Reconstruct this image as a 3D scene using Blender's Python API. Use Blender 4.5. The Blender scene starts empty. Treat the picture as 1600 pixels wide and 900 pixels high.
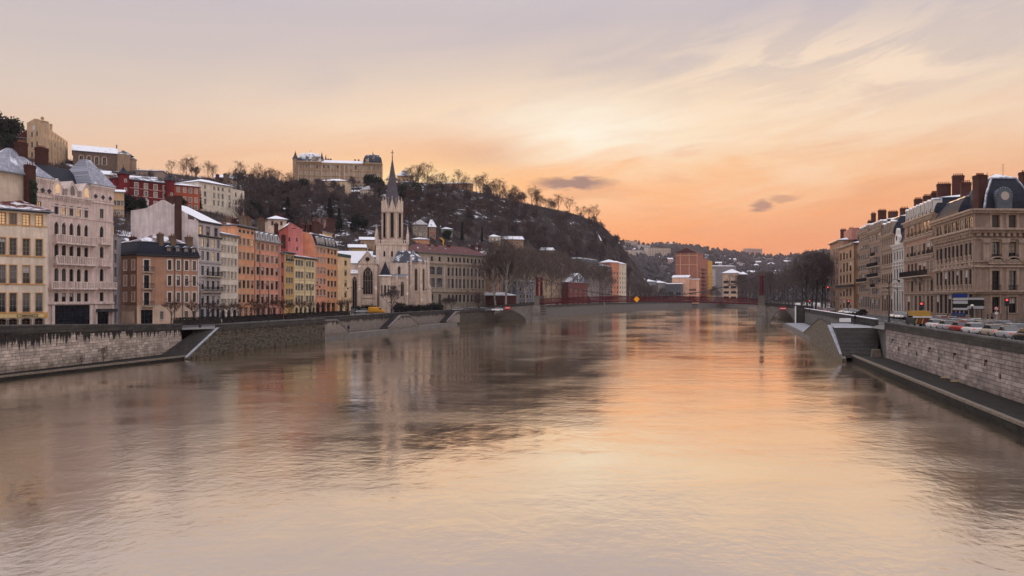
import bpy, math, random
import numpy as np
from mathutils import Vector
R = math.radians
rnd = random.Random(7)
sc = bpy.context.scene
col = sc.collection

# ------------------------------------------------------------------ camera, sky, sun, exposure
FP, CXP, HY, H = 1200.0, 800.0, 465.0, 8.9      # focal length (px), centre column, horizon row, eye height (m) of the 1600x900 photo
cam = bpy.data.cameras.new('camera'); cam.sensor_width = 36.0; cam.lens = 36.0 * FP / 1600.0
cam.shift_y = (HY - 450.0) / 1600.0; cam.clip_end = 12000; cam.clip_start = 0.5
cam_ob = bpy.data.objects.new('camera', cam); col.objects.link(cam_ob)
cam_ob.location = (0, 0, H); cam_ob.rotation_euler = (R(90), 0, 0); sc.camera = cam_ob

SUN_AZ, SUN_EL = -7.0, 6.5                       # degrees right of the view axis, above the horizon
sc.view_settings.view_transform = 'Standard'; sc.view_settings.look = 'None'
sc.view_settings.gamma = 1.0; sc.view_settings.use_curve_mapping = False
sc.view_settings.exposure = 0.0

def lin(c):
    return tuple(((x / 255) / 12.92 if x / 255 <= 0.04045 else ((x / 255 + 0.055) / 1.055) ** 2.4) for x in c)

class NT:
    """small helper for node trees"""
    def __init__(s, nt): s.nt = nt; s.n = nt.nodes; s.l = nt.links
    def new(s, t, **k):
        o = s.n.new(t)
        for a, b in k.items(): setattr(o, a, b)
        return o
    def put(s, sock, v):
        if isinstance(v, bpy.types.NodeSocket): s.l.new(v, sock)
        elif v is not None:
            if hasattr(sock, 'default_value'):
                if isinstance(v, (tuple, list)) and len(v) == 3 and sock.type == 'RGBA': v = (*v, 1)
                sock.default_value = v
    def m(s, op, a, b=None, c=None, clamp=False):
        o = s.new('ShaderNodeMath', operation=op, use_clamp=clamp)
        s.put(o.inputs[0], a); s.put(o.inputs[1], b)
        if c is not None: s.put(o.inputs[2], c)
        return o.outputs[0]
    def ramp(s, f, stops, mode='LINEAR'):
        o = s.new('ShaderNodeValToRGB'); cr = o.color_ramp; cr.interpolation = mode
        while len(cr.elements) > 1: cr.elements.remove(cr.elements[-1])
        for i, (p, c) in enumerate(stops):
            e = cr.elements[0] if i == 0 else cr.elements.new(p)
            e.position = p; e.color = (*c, 1) if not isinstance(c, (int, float)) else (c, c, c, 1)
        s.put(o.inputs[0], f); return o.outputs[0]
    def mix(s, f, a, b, blend='MIX'):
        o = s.new('ShaderNodeMix', data_type='RGBA', blend_type=blend)
        s.put(o.inputs[0], f); s.put(o.inputs[6], a); s.put(o.inputs[7], b); return o.outputs[2]
    def noise(s, vec, scale, detail=3, rough=.55, dist=0.0):
        o = s.new('ShaderNodeTexNoise'); s.put(o.inputs['Vector'], vec)
        o.inputs['Scale'].default_value = scale; o.inputs['Detail'].default_value = detail
        o.inputs['Roughness'].default_value = rough; o.inputs['Distortion'].default_value = dist
        return o.outputs['Fac']
    def mapv(s, vec, scale=(1, 1, 1), rot=(0, 0, 0), loc=(0, 0, 0)):
        o = s.new('ShaderNodeMapping'); s.put(o.inputs[0], vec)
        o.inputs['Scale'].default_value = scale; o.inputs['Rotation'].default_value = rot; o.inputs['Location'].default_value = loc
        return o.outputs[0]
    def xyz(s, x, y, z):
        o = s.new('ShaderNodeCombineXYZ'); s.put(o.inputs[0], x); s.put(o.inputs[1], y); s.put(o.inputs[2], z); return o.outputs[0]
    def sep(s, v):
        o = s.new('ShaderNodeSeparateXYZ'); s.put(o.inputs[0], v); return o.outputs
    def gauss(s, x, c, w):
        d = s.m('DIVIDE', s.m('SUBTRACT', x, c), w)
        return s.m('EXPONENT', s.m('MULTIPLY', s.m('MULTIPLY', d, d), -1.0))

world = bpy.data.worlds.new('World'); sc.world = world; world.use_nodes = True
t = NT(world.node_tree); t.n.clear()
d = t.new('ShaderNodeTexCoord').outputs['Generated']
x_, y_, z_ = t.sep(d)
el = t.m('MULTIPLY', t.m('ARCSINE', z_), 57.2958)
az = t.m('MULTIPLY', t.m('ARCTAN2', x_, y_), 57.2958)
e = t.m('DIVIDE', el, 60.0, clamp=True)
warm = t.ramp(e, [(0.0, lin((240, 160, 110))), (.06, lin((253, 152, 86))), (.10, lin((255, 165, 96))), (.16, lin((254, 191, 134))),
                  (.215, lin((240, 212, 188))), (.265, lin((212, 197, 190))), (.33, lin((196, 187, 192))), (.5, lin((204, 200, 208))), (1, lin((214, 212, 220)))])
cool = t.ramp(e, [(0.0, lin((226, 194, 172))), (.08, lin((226, 196, 172))), (.16, lin((223, 201, 184))), (.24, lin((211, 199, 192))),
                  (.33, lin((198, 190, 196))), (.5, lin((203, 198, 208))), (1, lin((214, 212, 220)))])
g = t.gauss(az, 8.0, 36.0)
# thin high cloud: a fan of streaks rising away from the sun
cu = t.xyz(t.m('MULTIPLY', az, .045), t.m('SUBTRACT', t.m('MULTIPLY', el, .21), t.m('MULTIPLY', t.m('MULTIPLY', az, el), .0021)), 3.1)
n1 = t.noise(cu, 1.35, 6, .58, .45)
n2 = t.noise(t.mapv(cu, (1.1, 1.35, 1), loc=(7.3, 2.2, 5.0)), 1.5, 6, .56, .4)
n3 = t.noise(t.mapv(cu, (1.6, 2.2, 1), (0, 0, R(-14)), (1.3, 9.2, 2.0)), 1.6, 6, .6, .5)
base = t.mix(g, cool, warm)
bri = t.m('MULTIPLY', t.m('MULTIPLY', t.ramp(n1, [(.38, 0), (.56, 1)]), t.gauss(el, 11.5, 5.0)), t.gauss(az, 11.0, 24.0))
base = t.mix(t.m('MULTIPLY', bri, .9, clamp=True), base, lin((255, 228, 194)))
stk = t.m('MULTIPLY', t.m('MULTIPLY', t.ramp(n3, [(.46, 0), (.58, 1)]), t.gauss(el, 14.5, 3.6)), t.gauss(az, 22.0, 12.0))
base = t.mix(t.m('MULTIPLY', stk, .95, clamp=True), base, lin((252, 228, 202)))
core = t.m('MULTIPLY', t.m('MULTIPLY', t.gauss(az, 5.5, 6.5), t.gauss(el, 12.3, 2.2)), t.ramp(n2, [(.33, 0), (.47, 1)]))
base = t.mix(t.m('MULTIPLY', core, 1.0, clamp=True), base, lin((255, 247, 228)))
dk = t.m('MULTIPLY', t.m('MULTIPLY', t.ramp(n2, [(.48, 0), (.58, 1)]), t.gauss(el, 8.0, 4.0)), t.gauss(az, 14.0, 30.0))
base = t.mix(t.m('MULTIPLY', dk, .55, clamp=True), base, lin((232, 166, 126)))
gc = t.m('MULTIPLY', t.m('MULTIPLY', t.gauss(az, -3.6, 4.6), t.gauss(el, 10.4, 1.35)), t.ramp(n1, [(.28, 0), (.50, 1)]))
base = t.mix(t.m('MULTIPLY', gc, .85, clamp=True), base, lin((222, 172, 142)))
glow = t.m('MULTIPLY', t.gauss(az, SUN_AZ, 5.5), t.gauss(el, 8.0, 1.7))
base = t.mix(t.m('MULTIPLY', glow, 1.0, clamp=True), base, lin((255, 226, 172)))
# small dark cloud banks floating low in the west
wob = t.m('SUBTRACT', t.noise(t.xyz(t.m('MULTIPLY', az, .5), t.m('MULTIPLY', el, 1.6), 0.7), 1.6, 4, .6), .5)
elw = t.m('ADD', el, t.m('MULTIPLY', wob, .9))
def bank(a0, e0, aw, ew, k, colr, base):
    f = t.m('MULTIPLY', t.gauss(t.m('ADD', az, t.m('MULTIPLY', wob, 1.6)), a0, aw), t.gauss(elw, e0, ew))
    return t.mix(t.m('MULTIPLY', t.ramp(f, [(.22, 0), (.75, 1)]), k, clamp=True), base, colr)
base = bank(4.45, 8.45, 3.0, .48, .88, lin((150, 120, 118)), base)
base = bank(18.0, 6.45, .75, .42, .75, lin((166, 128, 120)), base)
base = bank(19.5, 6.95, 1.1, .3, .5, lin((178, 134, 120)), base)
sky = t.new('ShaderNodeTexSky'); sky.sky_type = 'NISHITA'; sky.sun_disc = False
sky.sun_elevation = R(SUN_EL); sky.sun_rotation = R(SUN_AZ); sky.air_density = 1.0; sky.dust_density = 2.0
nish = t.mix(1.0, sky.outputs[0], (.0016, .0016, .0016), 'MULTIPLY')
tot = t.mix(1.0, t.mix(1.0, base, (1.0, .985, .975), 'MULTIPLY'), nish, 'ADD')
bg = t.new('ShaderNodeBackground'); t.put(bg.inputs[0], tot)
# an overcast dome brightens smoothly towards the zenith
t.put(bg.inputs[1], t.m('ADD', 1.0, t.m('MULTIPLY', t.m('SMOOTH_MAX', t.m('SUBTRACT', z_, .36), 0.0, .15), 2.2)))
t.l.new(bg.outputs[0], t.new('ShaderNodeOutputWorld').inputs[0])

sun = bpy.data.lights.new('sun', 'SUN'); sun.energy = 2.3; sun.color = (1.0, .58, .30); sun.angle = R(2.5)
sun_ob = bpy.data.objects.new('sun', sun); col.objects.link(sun_ob)
sd = Vector((math.sin(R(SUN_AZ)) * math.cos(R(SUN_EL)), math.cos(R(SUN_AZ)) * math.cos(R(SUN_EL)), math.sin(R(SUN_EL))))
sun_ob.rotation_euler = sd.to_track_quat('Z', 'Y').to_euler(); sun_ob.location = (0, 0, 150)
sc.cycles.volume_bounces = 0; sc.cycles.max_bounces = 6; sc.cycles.transparent_max_bounces = 6

# ------------------------------------------------------------------ pixel <-> place
def K(px): return (px - CXP) / FP
def at(px, Y): return (K(px) * Y, Y)
def zat(py, Y): return H + (HY - py) / FP * Y
def onz(px, py, z):
    Y = FP * (H - z) / (py - HY); return (K(px) * Y, Y)

# ------------------------------------------------------------------ materials
MATS = {}
def principled(name):
    m = bpy.data.materials.new(name); m.use_nodes = True
    t = NT(m.node_tree); b = t.n['Principled BSDF']
    return m, t, b
def mat(name, c, rough=.8, var=.18, scale=1.6, bump=0.0, bscale=8, spec=.3, metal=0.0, streak=0.0, emit=0.0):
    if name in MATS: return MATS[name]
    m, t, b = principled(name)
    o = t.new('ShaderNodeTexCoord').outputs['Object']
    n = t.noise(o, scale, 5, .62)
    c0 = tuple(max(0, x * (1 - var)) for x in c); c1 = tuple(min(1, x * (1 + var)) for x in c)
    cc = t.ramp(n, [(.3, c0), (.7, c1)])
    if streak:
        s = t.noise(t.mapv(o, (2.6, 2.6, .16)), 1.0, 4, .6)
        cc = t.mix(t.m('MULTIPLY', t.ramp(t.noise(o, .22, 6, .7, .6), [(.46, 0), (.56, 1)]), .28), cc, tuple(x * .62 for x in c))
        cc = t.mix(t.m('MULTIPLY', t.ramp(s, [(.42, 0), (.68, 1)]), streak), cc, tuple(x * .38 for x in c))
    t.put(b.inputs['Base Color'], cc)
    b.inputs['Roughness'].default_value = rough; b.inputs['Specular IOR Level'].default_value = spec; b.inputs['Metallic'].default_value = metal
    if bump:
        bn = t.new('ShaderNodeBump'); bn.inputs['Strength'].default_value = bump; bn.inputs['Distance'].default_value = .05
        t.put(bn.inputs['Height'], t.noise(o, bscale, 4, .6)); t.l.new(bn.outputs[0], b.inputs['Normal'])
    if emit:
        b.inputs['Emission Color'].default_value = (*c, 1); b.inputs['Emission Strength'].default_value = emit
    MATS[name] = m; return m
def plaster(name, rgb, k=1.0):
    return mat(name, tuple(x * k for x in lin(rgb)), .88, .16, .6, .35, 5, .12, 0, .34)
def stone(name, rgb, k=1.0):
    return mat(name, tuple(x * k for x in lin(rgb)), .85, .16, .9, .35, 3.5, .2, 0, .55)
def roofmat(name, rgb, snow=.5, rows=.32, rough=.7, spec=.3, warp=1.0):
    """tiles or slates in courses, with snow lying in patches"""
    if name in MATS: return MATS[name]
    m, t, b = principled(name); c = lin(rgb)
    o = t.new('ShaderNodeTexCoord').outputs['Object']
    br = t.new('ShaderNodeTexBrick'); t.put(br.inputs['Vector'], t.mapv(o, (1, 1, 1), (R(90), 0, 0)))
    br.inputs['Scale'].default_value = 1.0; br.inputs['Brick Width'].default_value = rows * 1.3; br.inputs['Row Height'].default_value = rows
    br.inputs['Mortar Size'].default_value = .02; br.inputs['Bias'].default_value = 0
    br.inputs['Color1'].default_value = (*[x * .75 for x in c], 1); br.inputs['Color2'].default_value = (*[min(1, x * 1.25) for x in c], 1)
    br.inputs['Mortar'].default_value = (*[x * .3 for x in c], 1)
    n = t.noise(t.mapv(o, (1, 1, .8)), .55 * warp, 5, .6, .3)
    nz = t.sep(t.new('ShaderNodeNewGeometry').outputs['Normal'])[2]
    f = t.m('ADD', n, t.m('MULTIPLY', t.m('SUBTRACT', nz, .75), .25))
    th = 1.02 - snow
    sn = t.ramp(f, [(max(0, th - .09), 0), (min(1, th + .02), 1)])
    t.put(b.inputs['Base Color'], t.mix(sn, br.outputs[0], (.80, .82, .88)))
    b.inputs['Roughness'].default_value = rough; b.inputs['Specular IOR Level'].default_value = spec
    bn = t.new('ShaderNodeBump'); bn.inputs['Strength'].default_value = .5; bn.inputs['Distance'].default_value = .08
    t.put(bn.inputs['Height'], t.m('ADD', sn, t.m('MULTIPLY', br.outputs[1], -.4))); t.l.new(bn.outputs[0], b.inputs['Normal'])
    MATS[name] = m; return m
def glass(name, c, ior=2.0, rough=.06):
    if name in MATS: return MATS[name]
    m, t, b = principled(name)
    b.inputs['Base Color'].default_value = (*c, 1); b.inputs['Roughness'].default_value = rough; b.inputs['IOR'].default_value = ior
    MATS[name] = m; return m
def masonry(name, c1, c2, mortar, bw, rh, ms=.03, warp=.1, moss=0.0, drip=0.0, ztop=5.0):
    """coursed stone wall: relief and colour; 'drip' adds dark run-off stains below the coping"""
    if name in MATS: return MATS[name]
    m, t, b = principled(name)
    o = t.new('ShaderNodeTexCoord').outputs['Object']
    x, y, z = t.sep(o)
    uv = t.xyz(x, z, 0.0)
    if warp:
        w = t.new('ShaderNodeTexNoise'); t.put(w.inputs['Vector'], o); w.inputs['Scale'].default_value = .9
        va = t.new('ShaderNodeVectorMath', operation='MULTIPLY_ADD'); t.put(va.inputs[0], w.outputs['Color']); va.inputs[1].default_value = (warp, warp, 0); t.put(va.inputs[2], uv); uv = va.outputs[0]
    br = t.new('ShaderNodeTexBrick'); t.put(br.inputs['Vector'], uv); br.inputs['Scale'].default_value = 1
    br.inputs['Brick Width'].default_value = bw; br.inputs['Row Height'].default_value = rh; br.inputs['Mortar Size'].default_value = ms
    br.inputs['Color1'].default_value = (*c1, 1); br.inputs['Color2'].default_value = (*c2, 1); br.inputs['Mortar'].default_value = (*mortar, 1)
    cc = t.mix(t.m('MULTIPLY', t.ramp(t.noise(o, .5, 5, .65), [(.36, 0), (.66, 1)]), .6), br.outputs[0], tuple(v * .45 for v in c1))
    cc = t.mix(t.m('MULTIPLY', t.ramp(t.noise(o, 3.5, 4, .6), [(.5, 0), (.7, 1)]), .45), cc, tuple(v * .25 for v in c1))
    if drip:
        s = t.noise(t.xyz(t.m('MULTIPLY', x, 1.9), t.m('MULTIPLY', y, 1.9), t.m('MULTIPLY', z, .10)), 1.0, 3, .55)
        hgt = t.m('DIVIDE', t.m('SUBTRACT', z, ztop - 1.7), 1.6, clamp=True)
        cc = t.mix(t.m('MULTIPLY', t.ramp(t.m('ADD', s, t.m('MULTIPLY', t.m('SUBTRACT', hgt, .55), .5)), [(.45, 0), (.53, 1)]), drip), cc, (.012, .011, .011))
    if moss:
        cc = t.mix(t.m('MULTIPLY', t.ramp(t.noise(t.mapv(o, (1, 1, 1.6)), 1.1, 5, .65), [(.45, 0), (.62, 1)]), moss), cc, (.028, .03, .02))
    t.put(b.inputs['Base Color'], cc); b.inputs['Roughness'].default_value = .9; b.inputs['Specular IOR Level'].default_value = .2
    bn = t.new('ShaderNodeBump'); bn.inputs['Strength'].default_value = .7; bn.inputs['Distance'].default_value = .06
    t.put(bn.inputs['Height'], t.m('ADD', t.m('MULTIPLY', br.outputs[1], -1.0), t.noise(o, 6, 4, .6))); t.l.new(bn.outputs[0], b.inputs['Normal'])
    MATS[name] = m; return m

# ------------------------------------------------------------------ mesh builder
class MB:
    def __init__(s): s.v = []; s.f = []; s.m = []
    def add(s, vs, fs, mi=0):
        o = len(s.v); s.v.extend(vs)
        for f in fs: s.f.append([i + o for i in f]); s.m.append(mi)
        return s
    def quad(s, a, b, c, d, mi=0): return s.add([a, b, c, d], [(0, 1, 2, 3)], mi)
    def box(s, x0, x1, y0, y1, z0, z1, mi=0):
        return s.add([(x0, y0, z0), (x1, y0, z0), (x1, y1, z0), (x0, y1, z0), (x0, y0, z1), (x1, y0, z1), (x1, y1, z1), (x0, y1, z1)],
                     [(0, 3, 2, 1), (4, 5, 6, 7), (0, 1, 5, 4), (1, 2, 6, 5), (2, 3, 7, 6), (3, 0, 4, 7)], mi)
    def prism(s, pts, z0, z1, mi=0, top=None):
        """plan polygon (counter-clockwise) extruded upward; top = list of per-vertex heights"""
        n = len(pts); zt = top or [z1] * n
        vs = [(p[0], p[1], z0) for p in pts] + [(p[0], p[1], q) for p, q in zip(pts, zt)]
        return s.add(vs, [tuple(range(n - 1, -1, -1)), tuple(range(n, 2 * n))] + [(i, (i + 1) % n, n + (i + 1) % n, n + i) for i in range(n)], mi)
    def slab(s, pts, v0, v1, mi=0):
        """u-z outline (counter-clockwise seen from the front) with thickness from v0 (front) to v1"""
        n = len(pts)
        vs = [(p[0], v0, p[1]) for p in pts] + [(p[0], v1, p[1]) for p in pts]
        return s.add(vs, [tuple(range(n)), tuple(range(2 * n - 1, n - 1, -1))] + [(i, n + i, n + (i + 1) % n, (i + 1) % n) for i in range(n)], mi)
    def side(s, pts, u0, u1, mi=0):
        """v-z outline with thickness in u"""
        n = len(pts)
        vs = [(u0, p[0], p[1]) for p in pts] + [(u1, p[0], p[1]) for p in pts]
        return s.add(vs, [tuple(range(n)), tuple(range(2 * n - 1, n - 1, -1))] + [(i, n + i, n + (i + 1) % n, (i + 1) % n) for i in range(n)], mi)
    def tube(s, p, q, r0, r1=None, n=6, mi=0, cap=True):
        r1 = r0 if r1 is None else r1
        p = Vector(p); q = Vector(q); d = (q - p)
        if d.length < 1e-6: return s
        d.normalize(); a = d.orthogonal().normalized(); b = d.cross(a)
        vs = []
        for c, r in ((p, r0), (q, r1)):
            for i in range(n):
                w = 2 * math.pi * i / n; vs.append(tuple(c + a * (r * math.cos(w)) + b * (r * math.sin(w))))
        fs = [(i, (i + 1) % n, n + (i + 1) % n, n + i) for i in range(n)]
        if cap: fs += [tuple(range(n - 1, -1, -1)), tuple(range(n, 2 * n))]
        return s.add(vs, fs, mi)
    def lathe(s, c, prof, n=12, mi=0, sq=1.0):
        """profile (r, z) turned about the vertical through c"""
        vs = []
        for r, z in prof:
            for i in range(n):
                w = 2 * math.pi * (i + .5) / n; vs.append((c[0] + r * math.cos(w), c[1] + r * sq * math.sin(w), c[2] + z))
        fs = []
        for k in range(len(prof) - 1):
            for i in range(n): fs.append((k * n + i, k * n + (i + 1) % n, (k + 1) * n + (i + 1) % n, (k + 1) * n + i))
        fs += [tuple(range(n - 1, -1, -1)), tuple(range((len(prof) - 1) * n, len(prof) * n))]
        return s.add(vs, fs, mi)
    def mesh(s, name, mats, smooth=False):
        me = bpy.data.meshes.new(name); me.from_pydata(s.v, [], s.f)
        for m in (mats if isinstance(mats, (list, tuple)) else [mats]): me.materials.append(m)
        if any(s.m): me.polygons.foreach_set('material_index', s.m)
        if smooth: me.polygons.foreach_set('use_smooth', [True] * len(s.f))
        me.update(); return me

KIDS = {}
def link(name, data, parent=None, loc=(0, 0, 0), rz=0.0):
    o = bpy.data.objects.new(name, data); col.objects.link(o)
    o.location = loc; o.rotation_euler = (0, 0, rz)
    if parent is not None:
        o.parent = parent; KIDS.setdefault(parent.name, []).append(o)
    return o
def tag(o, label=None, cat=None, group=None, kind=None):
    if label: o['label'] = label
    if cat: o['category'] = cat
    if group: o['group'] = group
    if kind: o['kind'] = kind
    return o
def thing(name, label, cat, loc, rz=0.0, group=None): return tag(link(name, None, None, loc, rz), label, cat, group)
def part(name, mb, mats, parent, loc=(0, 0, 0), rz=0.0, smooth=False): return link(name, mb.mesh(name, mats, smooth), parent, loc, rz)
def struct(name, mb, mats, loc=(0, 0, 0), rz=0.0, smooth=False): return tag(part(name, mb, mats, None, loc, rz, smooth), kind='structure')
def copy_tree(o, parent=None, loc=None, rz=None, scale=None, label=None, group=None):
    c = o.copy(); col.objects.link(c); c.parent = parent
    if loc is not None: c.location = loc
    if rz is not None: c.rotation_euler = (0, 0, rz)
    if scale is not None: c.scale = scale if isinstance(scale, tuple) else (scale,) * 3
    if label: c['label'] = label
    if group: c['group'] = group
    for ch in KIDS.get(o.name, ()): copy_tree(ch, c)
    return c
# ------------------------------------------------------------------ shared building materials
C = lambda rgb, k=1.0: tuple(x * k for x in lin(rgb))
W_WHITE = mat('white_joinery', (.62, .60, .56), .5, .06)
W_GREY = mat('grey_joinery', (.22, .24, .27), .5, .06)
W_DARK = mat('dark_joinery', (.045, .045, .05), .5, .1)
W_BROWN = mat('brown_joinery', (.16, .075, .035), .6, .1)
S_STONE = stone('pale_stone_trim', (205, 190, 172))
S_OCHRE = mat('ochre_trim', C((204, 156, 98)), .8, .1)
S_WHITE = mat('white_trim', (.66, .63, .60), .8, .08)
S_GREY = stone('grey_stone_trim', (150, 140, 132))
IRON = mat('wrought_iron', (.012, .012, .014), .5, .1)
ZINC = mat('zinc', (.22, .25, .30), .45, .15, 1.2, metal=.4)
SLATE = roofmat('slate_roof', (46, 52, 66), .42, .28, .5, .4)
SLATE_SNOW = roofmat('slate_roof_under_snow', (62, 72, 92), .60, .28, .5, .4)
SLATE_BARE = roofmat('bare_slate_roof', (34, 38, 52), .22, .26, .6, .2)
LEAD = roofmat('pale_slate_roof', (150, 152, 168), .36, .3, .5, .4)
ZINC_SNOW = roofmat('zinc_roof_dusted_with_snow', (118, 128, 146), .52, .6, .5, .4)
TILE = roofmat('clay_tile_roof', (104, 56, 48), .44, .3)
TILE_SNOW = roofmat('clay_tile_roof_under_snow', (120, 72, 60), .60, .3)
TILE_BARE = roofmat('bare_clay_tile_roof', (92, 44, 42), .26, .3)
SNOWROOF = roofmat('snow_covered_roof', (96, 84, 84), .82, .3)
BRICK = masonry('chimney_brick', (.15, .052, .040), (.105, .038, .030), (.09, .07, .06), .22, .075, .012, 0)
POT = mat('clay_pot', (.30, .10, .055), .8, .2)
OLDSNOW = mat('trodden_snow', (.26, .27, .30), .7, .3, 1.5, .3, 4)
SNOW = mat('snow', (.82, .84, .90), .6, .05, 2.0, .3, 4)
PANES = {'dark': glass('window_glass', (.012, .014, .018), 1.65), 'deep': glass('unlit_window_glass', (.008, .009, .012), 1.33, .15), 'deepmid': glass('unlit_window_over_net_curtain', (.05, .048, .048), 1.35, .2), 'mid': glass('window_glass_over_net_curtain', (.085, .085, .09)),
         'pale': glass('window_glass_over_white_curtain', (.36, .33, .30)), 'blue': glass('bluish_window_glass', (.035, .055, .075)),  # blue: dark glass with a bluish base colour
         'shining': mat('painted_sky_reflection_pane', (.90, .56, .30), .3, .35, 2.5, emit=.32), 'shut': mat('closed_shutter', (.30, .26, .22), .7, .15)}  # warm pane: sky reflection imitated by orange colour and a faint glow
NEAR = ('dark', 'dark', 'mid', 'mid', 'dark', 'pale')
WCACHE = {}; BLINDS = [mat('beige_blind', (.36, .30, .24), .8, .1), mat('white_blind', (.55, .53, .50), .8, .08)]

def arch_pts(w, h, kind, n=6):
    """outline points of the opening head from right spring to left spring (u, z), u in 0..w"""
    if kind == 'a':
        r = w / 2; zs = h - r
        return [(r + r * math.cos(math.pi * i / (2 * n)), zs + r * math.sin(math.pi * i / (2 * n))) for i in range(2 * n + 1)]
    if kind == 's':
        r = w * .9; zc = h - r; a0 = math.asin(.5 / .9)
        return [(w / 2 + r * math.sin(a0 - 2 * a0 * i / (2 * n)), zc + r * math.cos(a0 - 2 * a0 * i / (2 * n))) for i in range(2 * n + 1)]
    if kind == 'p':
        rise = w * .95; zs = h - rise; R_ = (rise * rise + (w / 2) ** 2) / w; am = math.atan2(rise, R_ - w / 2)
        right = [(w - R_ + R_ * math.cos(am * i / n), zs + R_ * math.sin(am * i / n)) for i in range(n + 1)]
        return right + [(w - p[0], p[1]) for p in right[-2::-1]]
    return None

def win_mesh(w, h, kind, frame, surr, mull, rev, sill, sw, tracery):
    key = (round(w, 2), round(h, 2), kind, frame.name, surr.name if surr else '', mull, rev, sill, sw, tracery)
    if key in WCACHE: return WCACHE[key]
    b = MB(); y0, y1 = rev - .07, rev - .01; ft = .07
    b.box(0, ft, y0, y1, 0, h); b.box(w - ft, w, y0, y1, 0, h); b.box(ft, w - ft, y0, y1, 0, ft); b.box(ft, w - ft, y0, y1, h - ft, h)
    nv, nh = mull
    for i in range(nv):
        c = w * (i + 1) / (nv + 1); b.box(c - .03, c + .03, y0 - .005, y1 - .003, ft, h - ft)
    for i in range(nh):
        c = h * (i + 1) / (nh + 1); b.box(ft, w - ft, y0 + .004, y1 - .006, c - .025, c + .025)
    if tracery and kind in ('p', 'a'):
        r = w * .24; zc = h - w * .62
        for i in range(10):
            a0, a1 = 2 * math.pi * i / 10, 2 * math.pi * (i + 1) / 10
            b.tube((w / 2 + r * math.cos(a0), y0, zc + r * math.sin(a0)), (w / 2 + r * math.cos(a1), y0, zc + r * math.sin(a1)), .06, n=4)
    if surr:
        p = .05
        pts = arch_pts(w, h, kind)
        if pts is None:
            b.box(-sw, 0, -p, .02, 0, h, 1); b.box(w, w + sw, -p, .02, 0, h, 1); b.box(-sw, w + sw, -p - .02, .02, h, h + sw, 1)
        else:
            zs = pts[0][1]
            b.box(-sw, 0, -p, .02, 0, zs, 1); b.box(w, w + sw, -p, .02, 0, zs, 1)
            cx = w / 2; out = []
            for (u, z) in pts:
                dx, dz = u - cx, max(z - zs, 0) + .0001; L = math.hypot(dx, dz); out.append((u + dx / L * sw, z + dz / L * sw * (1.25 if kind == 'p' else 1)))
            for i in range(len(pts) - 1):
                a, c, d_, e_ = pts[i], out[i], out[i + 1], pts[i + 1]
                b.slab([a, c, d_, e_], -p, .02, 1)
    if sill: b.box(-.1, w + .1, -.12, .05, -.13, 0, 1 if surr else 0)
    me = b.mesh('window', [frame, surr or frame]); WCACHE[key] = me; return me
def pane_mesh(w, h, rev, m):
    key = ('pane', round(w, 2), round(h, 2), rev, m.name)
    if key not in WCACHE:
        b = MB(); b.box(.03, w - .03, rev - .03, rev, .03, h - .02); WCACHE[key] = b.mesh('pane', m)
    return WCACHE[key]

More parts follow.
